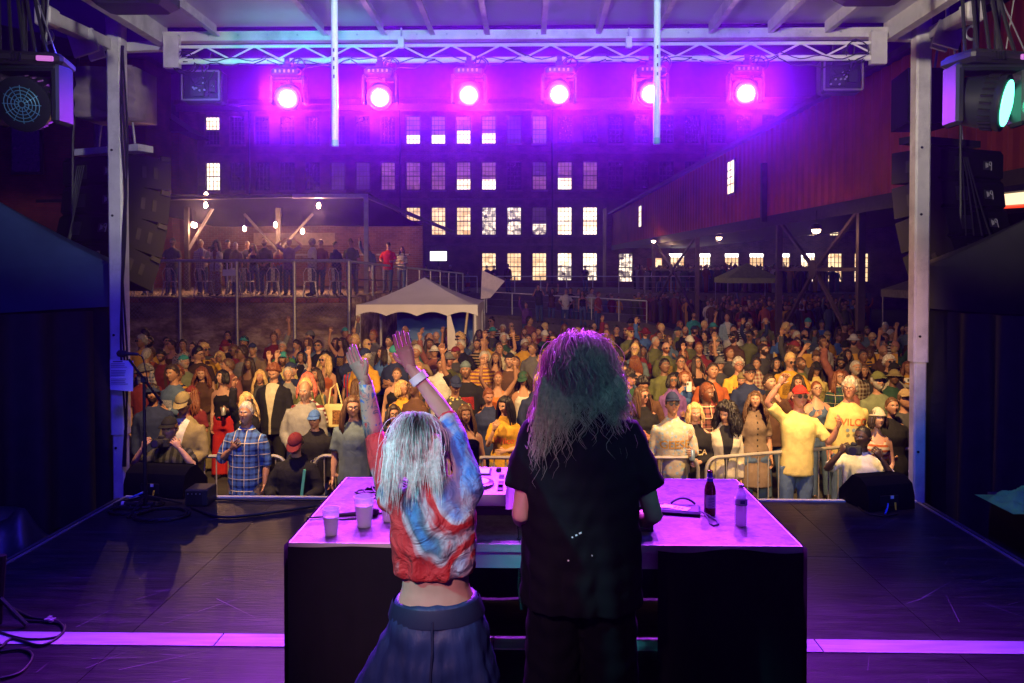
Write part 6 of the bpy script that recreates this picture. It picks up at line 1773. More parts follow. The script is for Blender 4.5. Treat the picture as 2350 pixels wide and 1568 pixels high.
def head_matrix(sex, yaw, pitch, roll=0., c=None, shape=0):
    c = c or V(0,-.02,1.655 if sex=='m' else 1.635)
    k = 1.0 if sex=='m' else .95
    return Matrix.Translation(c) @ Euler((pitch, roll, yaw)).to_matrix().to_4x4() @ Matrix.Diagonal((*[k*q for q in HSHAPE[shape]], 1))
_SK = {}
def sk_of(sex, pose):
    if (sex,pose) not in _SK: _SK[(sex,pose)] = skeleton(sex, pose)
    return _SK[(sex,pose)]

CC = dict(black=(.012,.012,.014), charcoal=(.05,.05,.055), grey=(.13,.13,.14), lightgrey=(.22,.22,.22), white=(.58,.57,.55), cream=(.46,.42,.32), tan=(.27,.19,.11),
  khaki=(.22,.18,.09), olive=(.11,.12,.045), sage=(.17,.2,.12), green=(.06,.22,.09), darkgreen=(.03,.08,.05), teal=(.04,.26,.28), blue=(.06,.14,.42), navy=(.02,.03,.09),
  denim=(.08,.13,.24), slate=(.11,.16,.2), lightblue=(.28,.42,.52), red=(.5,.025,.02), maroon=(.15,.02,.025), rust=(.36,.09,.03), orange=(.65,.17,.03), yellow=(.68,.45,.06), mustard=(.55,.3,.03),
  paleyellow=(.58,.48,.18), brown=(.09,.045,.028), taupe=(.17,.12,.09), rose=(.22,.08,.07), pink=(.6,.24,.25), purple=(.17,.08,.3), darkbrown=(.05,.028,.018))
HC = dict(black=(.012,.01,.01), dark=(.03,.018,.012), brown=(.09,.045,.022), auburn=(.16,.05,.02), blond=(.5,.34,.15), grey=(.36,.34,.32), white=(.6,.58,.55), pink=(.62,.16,.12))
SKN = dict(a=(.44,.25,.18), b=(.36,.19,.125), c=(.27,.135,.085), d=(.15,.075,.048), e=(.06,.032,.022), r=(.4,.19,.14))
NEED = []           # people specified before their shared meshes are built
def person(x=None, y=None, sex='m', pose='down', top='tee', col='black', hair='short', hc='dark', pat='plain', col2='white', legs='trousers', lcol='denim', hat=None, hatc='navy',
           glass=None, beard=0., skin='b', yaw=0., pitch=-.12, rot=0., h=None, l='', loc=None, group='crowd watching the stage', wear='', z0=0.):
    NEED.append(dict(x=x,y=y,sex=sex,pose=pose,top=top,col=col,hair=hair,hc=hc,pat=pat,col2=col2,legs=legs,lcol=lcol,hat=hat,hatc=hatc,glass=glass,beard=beard,skin=skin,yaw=yaw,pitch=pitch,rot=rot,h=h,l=l,loc=loc,group=group,z0=z0))
    return NEED[-1]
def spawn(q):
    sex = q['sex']; h = q['h'] or (1.76 if sex=='m' else 1.66); s = h/(1.775 if sex=='m' else 1.75)
    sk = sk_of(sex, q['pose'])
    yw, pt = round(q['yaw']*4)/4, round(q['pitch']*5)/5
    if q['loc'] is None:
        g_ = G(q['x']*.94, q['y']*.94, q['z0']+1.645*s); q['loc'] = (g_.x, g_.y, q['z0'])
    hs = (len(q['l'])*7+sum(map(ord, q['l'][:14]))) % 4
    bk = ('body', sex, q['pose'], yw, pt, hs)
    Hm = head_matrix(sex, yw, pt, shape=hs)
    if bk not in _pmesh: _pmesh[bk] = body_mesh(FQ.done[('b',sex,q['pose'])], sex, Hm, sk)
    t = thing('person', q['l'], 'person', q['loc'], q['rot'], q['group']); t.scale = (s,s,s); t.rotation_euler = (.02*sin(len(q['l'])*3.1), .05*sin(len(q['l'])*1.7+q['loc'][0]*5), q['rot'])
    o = link('body', _pmesh[bk], t); o['skin'] = SKN[q['skin']]; o['hairc'] = HC[q['hc']]; o['beard'] = float(q['beard'])
    def cl(nm, key, pat, c, c2):
        me = FQ.done[key]
        if not me.materials: me.materials.append(cloth_mat('plain'))
        ob = link(nm, me, t); ob.material_slots[0].link = 'OBJECT'; ob.material_slots[0].material = cloth_mat(pat); ob['col'] = CC[c]; ob['col2'] = CC[c2]; return ob
    topname = {'tee':'tee_shirt','long':'long_sleeve_top','tank':'tank_top','hoodie':'hooded_sweatshirt','jacket':'jacket','dress':'dress','shirt':'shirt','overall':'overall_dress'}[q['top']]
    q['topo'] = cl(topname, ('s',sex,q['pose'],q['top']), q['pat'], q['col'], q['col2'])
    if q['top'] not in ('dress','overall') or True:
        cl({'shorts':'shorts','skirt':'skirt'}.get(q['legs'],'trousers'), ('l',sex,q['legs']), 'floral' if q['lcol']=='floral' else 'plain', 'cream' if q['lcol']=='floral' else q['lcol'], 'rust' if q['lcol']=='floral' else 'white')
    if q['hair'] != 'bald':
        ob = link('hair', get_pm(('hair',q['hair'],sex), lambda: hair_mesh(q['hair'],sex), mHair), t); ob.matrix_local = Hm; ob['col'] = HC[q['hc']]
    if q['hat']:
        ob = link({'cap':'cap','capback':'cap','capside':'cap'}.get(q['hat'],q['hat']+('_hat' if q['hat']=='bucket' else '')), get_pm(('hat',q['hat']), lambda: hat_mesh(q['hat']), cloth_mat('plain')), t); ob.matrix_local = Hm @ Matrix.Translation((0,0,.004)); ob['col'] = CC[q['hatc']]; ob['col2'] = CC['white']
    if q['glass']:
        dk = q['glass'] != 'clear'
        ob = link('sunglasses' if dk else 'glasses', get_pm(('glass',dk), lambda: glasses_mesh(dk), mBlackPlastic), t)
        ob.matrix_local = Hm @ (Matrix.Translation((0,.035,.115)) @ Matrix.Rotation(-.5,4,'X') if q['glass']=='onhead' else Matrix.Identity(4))
    q['obj'] = t; q['s'] = s; q['Hm'] = Hm
    return t
def build_people():
    for q in NEED:
        k = ('b',q['sex'],q['pose'])
        FQ.ask(k, body_volume(sk_of(q['sex'],q['pose'])), .018, 3, .22)
        FQ.ask(('s',q['sex'],q['pose'],q['top']), shirt_volume(sk_of(q['sex'],q['pose']), q['top']), .017, 3, .42, .0035)
        FQ.ask(('l',q['sex'],q['legs']), legs_volume(q['sex'],q['legs']), .022, 3, .35, .004)
    FQ.run()
    for q in NEED: spawn(q)

# ================================================================== the crowd: people one can pick out in the photograph
p = person
# left block
p(374,836,'m','cross','tee','black','short','black',beard=1,skin='c',l='bearded man in a black tee by the wall behind the microphone')
p(358,868,'m','clasp','shirt','white','short','grey',pat='plaid',col2='denim',rot=2.6,l='grey haired man in a plaid shirt facing away beside the left post')
p(404,868,'m','down','tee','maroon','short','black',pat='straps',col2='brown',beard=.8,skin='c',pitch=.2,legs='shorts',lcol='rust',l='man in maroon tee with backpack straps and rust shorts looking down')
p(453,842,'m','down','shirt','cream','short','dark',pat='floral',col2='brown',l='man in a pale patterned shirt behind the bald man',yaw=.25)
p(473,850,'m','cross','tee','black','buzz','dark',pat='print',col2='mustard',l='close cropped man in a black tee with coloured print near the wall')
p(498,842,'f','down','jacket','maroon','bob','brown',yaw=-.5,pat='open',col2='white',l='woman with brown bob and maroon cardigan near the wall')
p(565,820,'m','down','long','red','short','dark',glass='clear',l='man in red with glasses standing against the wall')
p(566,842,'f','lens','tee','red','short','dark',hat='cap',hatc='black',h=1.6,pat='print',col2='white',l='person in red tee and black cap in front of the wall')
p(607,835,'m','down','long','white','short','brown',h=1.62,pat='straps',col2='blue',yaw=.5,l='boy in a white and blue top by the middle fence post')
p(670,824,'m','down','tee','maroon','messy','brown',pat='print',col2='brown',yaw=.25,l='young man in maroon tee by the retaining wall')
p(697,848,'m','clasp','tee','green','buzz','grey',glass='clear',l='grey haired man with glasses and green tee behind the teal cap')
p(753,836,'f','down','jacket','denim','long','brown',yaw=-.5,l='woman with long light brown hair and denim jacket by the wall')
p(786,845,'m','cross','tee','black','short','dark',glass='dark',l='man with dark sunglasses in black near the tent guy line')
p(814,836,'f','hip','tee','charcoal','long','brown',yaw=-.5,l='woman with long hair and dark top leaning near the tent')
p(462,884,'m','down','long','sage','short','grey',hat='capback',hatc='teal',beard=.6,yaw=.5,rot=.5,l='man in light green sweatshirt with teal and tan cap turned aside')
p(488,913,'f','clasp','long','brown','wavy','auburn',skin='a',pitch=0.,yaw=.25,legs='wide',lcol='khaki',l='woman in sheer brown top with a red strap looking down')
p(537,871,'f','down','jacket','black','bob','blond',glass='clear',pat='open',col2='cream',l='older blond woman with glasses and black blazer')
p(568,893,'m','down','shirt','rose','short','brown',yaw=-.75,rot=-.5,l='person in rose shirt shown in profile beside the blazer woman')
p(627,853,'m','clasp','jacket','taupe','short','grey',hat='cap',hatc='navy',glass='clear',pat='open',col2='grey',l='man in navy cap, glasses and brown jacket')
p(691,877,'m','down','tee','paleyellow','long','brown',hat='cap',hatc='teal',beard=1,l='long haired bearded man in teal cap and pale yellow tee')
p(733,873,'f','cross','hoodie','white','bob','black',pat='open',col2='black',skin='c',l='woman with black bob in an open white hoodie')
p(804,870,'m','clasp','shirt','black','short','black',glass='onhead',pitch=.3,beard=.4,l='man in black polo with sunglasses on his head looking down')
p(862,888,'m','down','tee','blue','short','dark',pat='vstripe',col2='red',h=1.6,l='boy in a red and blue striped jersey near the tent leg')
p(550,921,'f','drink','tank','black','bob','black',skin='a',yaw=-.5,legs='wide',lcol='red',l='woman in black tank top and red trousers holding a can')
p(634,921,'f','down','tee','charcoal','wavy','blond',skin='r',yaw=.25,pitch=0.,h=1.62,l='woman with long wavy blond hair leaning on the man in black jacket')
p(661,908,'m','down','jacket','black','messy','auburn',pat='open',col2='cream',pitch=.3,h=1.84,lcol='black',l='man in black jacket over a floral shirt looking down')
p(749,926,'f','heart','jacket','olive','wavy','pink',glass='clear',pat='open',col2='cream',l='woman with pink hair and glasses, hand on chest')
p(785,915,'f','down','tank','slate','wavy','dark',yaw=-.25,skin='c',pat='straps',col2='paleyellow',l='woman with dark curly hair carrying a yellow tote bag')
p(733,955,'m','clasp','hoodie','lightgrey','bald','grey',skin='b',beard=.25,pitch=0.,h=1.82,l='bald man in a light grey hooded sweatshirt')
p(864,943,'f','down','jacket','cream','long','brown',yaw=.75,rot=.4,l='woman with long brown hair and white cardigan in profile')
p(868,991,'m','down','tee','slate','long','brown',glass='clear',skin='a',pitch=0.,yaw=.25,pat='print',col2='denim',h=1.8,l='long haired man with glasses and blue grey tee at the barrier')
p(766,1024,'m','down','hoodie','black','short','dark',hat='cap',hatc='blue',h=1.55,pitch=0.,l='boy in a blue cap and black hoodie with a striped triangle mark')
p(592,1008,'m','heart','shirt','blue','short','grey',pat='plaid',col2='navy',beard=.35,skin='c',legs='trousers',lcol='tan',l='smiling man in blue plaid shirt with hand on chest at the barrier')
p(437,984,'m','clasp','jacket','khaki','short','dark',hat='cap',hatc='khaki',pat='open',col2='white',pitch=.3,h=1.82,lcol='khaki',l='man in khaki cap and olive jacket over white tee looking down')
# centre
p(984,948,'f','up_r','tee','mustard','bob','blond',yaw=.75,pitch=-.3,l='blond woman looking up with one arm raised')
p(957,915,'f','down','tank','black','pony','brown',skin='a',l='woman with hair tied back behind the blond woman')
p(968,1013,'f','down','tee','black','bob','dark',glass='clear',h=1.66,yaw=.25,l='person with glasses and black tee with coloured letters beside the dancer')
p(1068,887,'m','down','shirt','white','short','black',pitch=0.,beard=.2,l='dark haired man in open white shirt')
p(1106,864,'m','down','tee','charcoal','short','brown',hat='cap',hatc='maroon',yaw=-.75,beard=.7,l='man in maroon cap shown in profile')
p(1152,904,'m','up_l','tee','black','bald','dark',hat='capback',hatc='slate',beard=.6,skin='c',pat='print',col2='red',h=1.86,l='big man in black tee with red print, arm raised, blue cap')
p(1097,942,'m','down','shirt','charcoal','short','dark',hat='cap',hatc='navy',pat='floral',col2='paleyellow',pitch=.2,yaw=.25,beard=.3,skin='c',l='man in dark cap and shirt patterned yellow and black')
p(1233,880,'m','down','tee','brown','short','dark',hat='capback',hatc='black',skin='a',pat='print',col2='darkbrown',beard=.3,h=1.82,l='tall man with moustache and brown tee wearing a backwards cap')
p(1208,925,'f','up_both','overall','orange','bun','auburn',skin='b',l='woman in bright orange overalls with both hands up')
p(1229,990,'f','chin','tee','mustard','long','black',yaw=-.5,pitch=.2,skin='a',legs='skirt',lcol='khaki',l='dark haired woman in mustard Wilco tee')
p(1147,1013,'f','down','tank','grey','long','brown',skin='c',pitch=0.,yaw=.25,l='tanned woman with brown hair and grey top at the barrier')
p(1283,925,'f','up_r','tank','white','wavy','dark',hat='cap',hatc='darkgreen',pitch=.4,yaw=-.25,l='person in dark green cap and white top with one arm up')
p(1227,852,'m','up_both','tee','cream','short','brown',l='man in cream tee with both arms raised')
p(1162,841,'m','down','long','black','buzz','dark',pat='hstripe',col2='tan',beard=.6,l='man in black top with tan stripes')
p(1131,833,'f','down','jacket','black','bob','black',skin='a',pat='open',col2='green',l='smiling woman with black bob in front of the tent')
p(1101,808,'f','down','jacket','darkbrown','long','dark',pat='open',col2='purple',l='woman with long dark hair lit violet under the white tent',skin='c',rot=.2,h=1.7)
p(1185,833,'m','down','tee','mustard','short','dark',glass='clear',yaw=-.5,l='man in mustard tee with glasses near the tent leg')
p(1290,829,'m','down','tee','black','short','dark',skin='b',l='man in black tee left of the curly haired performer, far back')
p(1323,810,'m','down','tee','maroon','messy','dark',yaw=-.75,l='man in dark red tee in profile behind the crowd centre')
p(1306,852,'m','down','jacket','grey','short','brown',yaw=-.75,beard=.3,l='moustached man in grey jacket in profile')
p(1270,884,'f','down','tank','charcoal','bun','dark',skin='c',pat='floral',col2='lightblue',l='woman in patterned top behind the backwards cap man')
p(1202,874,'f','up_l','tank','tan','long','brown',skin='b',l='long haired woman with hand waving in front of her face')
p(1018,846,'m','salute','tee','teal','short','grey',hat='cap',hatc='tan',l='man in tan cap shading his eyes')
p(1040,828,'m','down','tee','tan','messy','brown',hat=None,l='man behind the tan cap near the tent backdrop')
p(1000,870,'f','down','tee','charcoal','long','dark',l='woman with long dark hair behind the dancer\'s hands',yaw=.5)
# right
p(1650,986,'m','drink','shirt','cream','short','dark',hat='cap',hatc='navy',glass='dark',pat='floral',col2='lightblue',beard=.0,pitch=-.2,h=1.8,lcol='black',l='smiling man in sunglasses, cap and pale GEESE shirt holding a can')
p(1705,1006,'f','chin','long','black','bob','blond',skin='a',pitch=0.,l='blond woman with hand at mouth in black CA sweatshirt',h=1.68)
p(1757,1010,'f','down','jacket','cream','bigcurl','black',pat='open',col2='black',yaw=-.75,pitch=.2,l='person with big black curly hair and cream jacket leaning on the barrier')
p(1847,976,'f','down','dress','taupe','wavy','brown',pat='buttons',col2='black',skin='b',yaw=-.25,l='woman with long brown hair in buttoned grey dress')
p(1940,970,'m','salute','tee','paleyellow','bald','dark',hat='cap',hatc='red',glass='dark',skin='r',h=1.86,l='big man in pale yellow tee and red cap, arm up to his head')
p(2067,948,'m','down','tee','paleyellow','messy','grey',glass='clear',yaw=-.5,skin='r',h=1.86,l='grey haired man with glasses in pale yellow WILCO tee')
p(2125,1021,'f','clasp','tank','cream','bob','dark',hat='beanie',hatc='cream',pat='hstripe',col2='rust',skin='a',h=1.64,l='woman in white knit hat and rust striped top leaning on the barrier')
p(2184,994,'f','lens','tee','black','bun','brown',skin='b',h=1.7,l='woman in black tee at the right end of the barrier')
p(1728,906,'m','clasp','tee','rust','short','dark',skin='b',beard=.15,h=1.82,pat='plain',l='man in rust tee with sunglasses hooked at the collar')
p(1673,922,'f','phone','long','blue','long','auburn',skin='a',l='woman in blue sweatshirt holding up a phone')
p(1640,930,'f','drink','jacket','purple','bob','black',glass='dark',skin='c',l='woman with black hair and dark glasses beside the phone holder')
p(1581,940,'m','clasp','jacket','brown','messy','black',beard=1,pitch=.5,skin='c',pat='open',col2='olive',l='bearded man with patterned scarf looking down beside the curly haired performer')
p(1551,884,'f','down','tank','black','long','auburn',rot=2.5,l='woman with long auburn hair facing away')
p(1650,884,'m','down','tee','black','short','dark',glass='clear',l='man in black tee with glasses behind the phone holder')
p(1611,893,'m','down','tee','olive','short','black',skin='d',yaw=.25,l='young man in olive tee in front of the glasses man')
p(1711,884,'f','up_l','tank','black','long','dark',glass='clear',yaw=.25,l='woman in black tank top with one hand raised high')
p(1751,888,'m','down','tee','charcoal','short','grey',hat='bucket',hatc='grey',h=1.68,l='man in grey hat behind the rust tee')
p(1744,848,'m','down','jacket','grey','short','brown',glass='clear',yaw=-.25,pat='open',col2='black',l='man with glasses in grey cardigan')
p(1799,892,'m','down','tee','yellow','messy','grey',glass='clear',skin='r',pat='plain',l='older man with glasses in a yellow WIL tee')
p(1826,912,'m','cross','jacket','navy','short','grey',hat='cap',hatc='black',glass='clear',h=1.82,l='man in navy jacket and black cap with arms crossed')
p(1847,888,'f','down','jacket','rose','short','dark',pat='plaid',col2='cream',yaw=-.5,l='person with a red patterned scarf over the shoulder')
p(1889,888,'f','down','hoodie','black','bob','black',skin='b',l='person in black hood with dark fringe')
p(1791,806,'m','down','shirt','white','short','dark',h=1.84,yaw=-.25,l='man in white short sleeved shirt standing tall in mid crowd')
p(2000,834,'m','down','hoodie','white','messy','dark',beard=.8,l='bearded man in white hooded top')
p(1991,872,'m','salute','tee','grey','short','dark',hat='cap',hatc='brown',l='man in brown cap with raised hand')
p(1994,900,'f','down','tee','paleyellow','long','dark',hat='cap',hatc='black',pat='print',col2='black',pitch=.2,l='person in black cap and pale yellow printed tee')
p(2079,898,'m','down','shirt','brown','short','grey',pat='plaid',col2='cream',beard=.8,l='grey bearded man in brown plaid shirt')
p(2046,922,'f','down','shirt','darkgreen','long','auburn',pat='plaid',col2='navy',glass='clear',skin='a',l='woman with glasses in dark plaid shirt')
p(2157,930,'m','down','tee','sage','short','grey',hat='cap',hatc='olive',beard=1,pat='print',col2='darkgreen',h=1.84,l='man in olive cap and pale green printed tee with grey beard')
p(2172,884,'m','down','tee','black','messy','white',glass='dark',l='white haired man with sunglasses in black')
p(2197,906,'m','phone','jacket','cream','short','dark',hat='cap',hatc='black',l='man in black cap holding up a pale phone near the right post')
p(2117,906,'f','down','tee','charcoal','wavy','brown',l='woman with wavy brown hair behind the plaid shirt man')
p(2008,950,'f','clap','tank','denim','pony','auburn',glass='clear',skin='a',l='woman with glasses clapping behind the red cap man')
p(2215,976,'m','down','tee','charcoal','short','brown',hat='cap',hatc='tan',l='man in tan cap half hidden by the right post')
p(2110,870,'m','down','tee','black','short','dark',skin='c',l='man in black tee in the right crowd by the yellow banner')
p(2060,868,'f','down','long','charcoal','long','dark',l='woman with long dark hair by the yellow banner')
p(1920,846,'f','down','jacket','cream','long','dark',pat='open',col2='rose',l='woman with very long dark hair in cream cardigan')
p(1868,838,'m','cross','tee','charcoal','short','dark',hat='cap',hatc='grey',beard=.6,l='man in grey cap and charcoal printed tee before the yellow banner',pat='print',col2='white')
p(1950,838,'m','down','hoodie','black','short','dark',l='person in black hood in front of the white hooded top')
p(2014,792,'m','down','tee','blue','short','brown',hat='cap',hatc='navy',yaw=-.5,l='man in bright blue tee with cap near the trestle')
p(1940,800,'m','down','tee','cream','short','grey',l='grey haired man in cream tee under the trestle brace')
p(1745,818,'m','down','shirt','lightgrey','short','dark',pat='plaid',col2='charcoal',l='man in grey checked shirt with backpack straps')
p(1780,775,'m','down','jacket','lightblue','bald','grey',pat='open',col2='white',l='bald man in pale blue jacket over white')
p(1830,785,'m','down','shirt','paleyellow','short','dark',yaw=-.5,l='man in pale yellow shirt half turned')
p(1380,816,'m','down','tee','red','short','dark',l='person in bright red top behind the curly haired performer\'s head')
p(1445,800,'f','down','tank','mustard','short','blond',glass='clear',l='fair haired person with glasses and mustard top')
p(1507,806,'m','down','tee','black','short','black',hat=None,glass='clear',l='man in black tee with glasses above the performer\'s hair')
p(1560,838,'f','down','tee','black','wavy','dark',glass='clear',l='woman in black with glasses right of the curly hair')
p(1500,845,'m','down','tee','tan','short','grey',hat='bucket',hatc='khaki',l='man in khaki brimmed hat')
p(1690,770,'m','down','tee','teal','short','dark',hat=None,beard=.6,l='bearded man in teal tee with pale lettering')
p(1285,745,'m','up_l','hoodie','purple','short','dark',l='person in purple hoodie with one arm up below the ramp')
# on the terrace
def tp(x, y, d, *a, **k):
    s_ = a[0]; pt = P(x*.94, y*.94, d); person(None, None, *a, loc=(pt.x, d, TZ), group='people on the terrace', **k)
tp(415,590,24.6,'m','lens','tee','grey','short','dark',hat='cap',hatc='charcoal',beard=.7,l='bearded man in grey tee leaning at the terrace fence')
tp(523,584,24.3,'f','phone','jacket','white','bigcurl','black',pat='open',col2='maroon',legs='wide',lcol='floral',l='woman in white jacket and floral trousers filming from the terrace')
tp(495,600,25.6,'m','drink','shirt','white','short','brown',pat='plaid',col2='purple',l='man in checked shirt behind the floral trouser woman')
tp(563,600,26,'m','down','tee','black','short','dark',hat='cap',hatc='navy',l='man in black tee and cap on the terrace')
tp(578,604,25.0,'f','down','tee','taupe','pony','grey',l='grey haired woman with a crossbody strap on the terrace')
tp(600,600,27,'m','drink','tee','charcoal','short','dark',l='dark dressed man drinking at the back of the terrace')
tp(622,604,26.4,'f','down','tank','black','long','dark',l='woman in black with long hair on the terrace')
tp(647,602,25.2,'m','clasp','shirt','charcoal','bald','dark',beard=.7,glass='onhead',l='bald bearded man in dark shirt on the terrace')
tp(705,606,24.8,'m','head','tee','purple','short','auburn',skin='r',l='man with both hands on his head on the terrace')
tp(676,612,26,'f','down','tank','rust','bun','auburn',l='woman in rust top on the terrace')
tp(760,596,24.4,'m','drink','tee','white','short','black',skin='d',rot=-1.2,l='man in white tee turned aside at the terrace fence')
tp(778,604,25.6,'m','down','tee','rose','short','brown',l='man in rose tee near the terrace corner')
tp(823,604,24.6,'f','drink','tee','navy','bun','dark',rot=.8,yaw=.25,l='woman in navy tee turned aside near the terrace corner')
tp(862,610,25,'m','down','tee','olive','short','dark',hat='cap',hatc='tan',l='man in tan cap at the terrace corner post')
tp(905,607,27,'f','up_l','jacket','slate','bun','brown',legs='wide',lcol='rust',l='woman in grey jacket and striped trousers by the side fence')
tp(945,615,28,'m','lens','tee','red','short','dark',pitch=.3,l='man in red tee looking at his phone by the side fence')
tp(980,617,30,'f','cross','long','white','long','dark',pat='hstripe',col2='black',l='woman in striped top by the side fence')
tp(360,640,24.6,'m','down','tee','charcoal','short','dark',lcol='denim',l='man in blue jeans half hidden by the left speakers on the terrace')
person(None,None,'m','down','tank','tan','short','dark',hat='cap',hatc='charcoal',loc=(P(158,575,19).x,19,1.9),h=1.8,l='man in cap and tank top at far left above the navy canopy',group='people on the terrace',pat='straps',col2='black')
# on the walkway in front of the mill
def wp(x, y, d, *a, **k):
    pt = P(x*.94, y*.94, d); person(None, None, *a, loc=(pt.x, d, WK_Z), group='people on the walkway', **k)
wp(1040,642,52,'m','cross','jacket','charcoal','short','dark',l='dark figure on the walkway left of the glowing screen')
wp(1072,640,54,'m','down','tee','maroon','short','dark',l='dark figure on the walkway below the glowing screen')
wp(1097,640,51,'m','hip','jacket','navy','short','white',legs='trousers',lcol='khaki',l='white haired man in navy jacket on the walkway')
wp(1143,660,51.5,'f','down','tee','lightgrey','pony','dark',legs='shorts',lcol='rust',h=1.4,rot=.7,l='child in grey top and rust shorts on the walkway')
wp(1190,657,53,'m','down','jacket','navy','short','dark',l='dark figure before the first lit ground floor mill window, left one')
wp(1207,654,54,'m','cross','jacket','charcoal','short','dark',l='dark figure before the first lit ground floor mill window, right one')
wp(1241,650,52,'m','down','hoodie','brown','short','dark',h=1.85,rot=.6,l='tall figure in brown hood before the second lit mill window')
wp(1430,662,53,'m','drink','tee','charcoal','short','dark',l='dark figure before the fifth lit mill window')
for k, (x, y) in enumerate(((1603,668),(1627,664),(1642,668),(1658,664),(1676,662),(1612,672))):
    wp(x, y, 51+.4*k,'m' if k%2 else 'f',['down','hip','cross'][k%3],'jacket' if k%2 else 'tee',['black','charcoal','navy'][k%3],'short' if k%2 else 'long','dark', l='%s dark figure from the left in the group before the annex door' % ['first','third','fourth','fifth','sixth','second'][k])
wp(1718,664,56,'m','hip','tee','black','short','dark',l='lone dark figure before the second annex window')
# along the ramp rail
def rp(x, y, d, *a, **k):
    pt = P(x*.94, y*.94, d); person(None, None, *a, loc=(pt.x, d, max(.1, pt.z-1.62)), group='people along the ramp', **k)
rp(1318,702,36.8,'m','phone','tee','charcoal','short','dark',l='man filming with raised phone at the ramp rail')
rp(1345,706,37,'f','up_both','tee','brown','long','dark',l='person with arms overhead at the ramp rail')
rp(1378,712,36.8,'m','hip','tee','white','short','dark',l='man in white tee at the ramp rail')
rp(1392,710,37.2,'m','drink','tee','black','short','dark',l='man in black tee at the ramp rail')
rp(1412,712,37,'m','down','tee','grey','short','dark',l='man in grey tee at the ramp rail')
rp(1424,712,36.6,'f','down','tank','black','long','dark',l='long haired woman in black at the ramp rail')
rp(1440,710,36.8,'m','clasp','tee','cream','short','dark',rot=.6,l='man in cream tee leaning on the ramp rail')
rp(1458,720,36.2,'m','clasp','tee','rust','short','auburn',rot=.9,l='man in rust tee bent over the ramp rail end')

# ---- the rest of the crowd fills the ground behind, row by row; those nobody could see are left out
crng = random.Random(23)
boxes = []            # picture rectangles already covered by nearer people or things
def proj(pt):
    v = _R.transposed() @ (Vector(pt)-Vector((0,0,CAM_Z))); return (1175+2350*_F*v.x/-v.z, 784-2350*(_F*v.y/-v.z - cam_data.shift_y), -v.z)
def cover(loc, h):
    x, y0, d = proj((loc[0],loc[1],loc[2]+h)); _, y1, _ = proj((loc[0],loc[1],loc[2])); k = 1835/d
    boxes.append((x-.085*k, x+.085*k, y0, y0+.24*h/1.75*k, d)); boxes.append((x-.21*k, x+.21*k, y0+.3*k, y1, d))
for q in NEED:
    sx = q['h'] or (1.76 if q['sex']=='m' else 1.66)
    if q['loc'] is None:
        g_ = G(q['x']*.94, q['y']*.94, 1.645*sx/1.76); q['loc'] = (g_.x, g_.y, 0.)
    cover(q['loc'], sx)
boxes += [(1250,1420,980,1400,3.3),(825,1100,640,790,20),(0,285,0,1568,7),(2095,2350,0,1568,7)]
placed = [(q['loc'][0], q['loc'][1]) for q in NEED if q['loc'][2] < .05]
cols_near = ['black','black','black','charcoal','charcoal','navy','navy','white','grey','maroon','maroon','olive','rust','slate','brown','darkbrown','tan','blue','mustard','rose','brown','denim','darkgreen','lightgrey']
used_labels = set()
colword = dict(denim='denim blue', lightgrey='light grey', paleyellow='pale yellow', slate='slate grey', darkgreen='dark green', darkbrown='dark brown')
n_extra = 0
d = 10.2
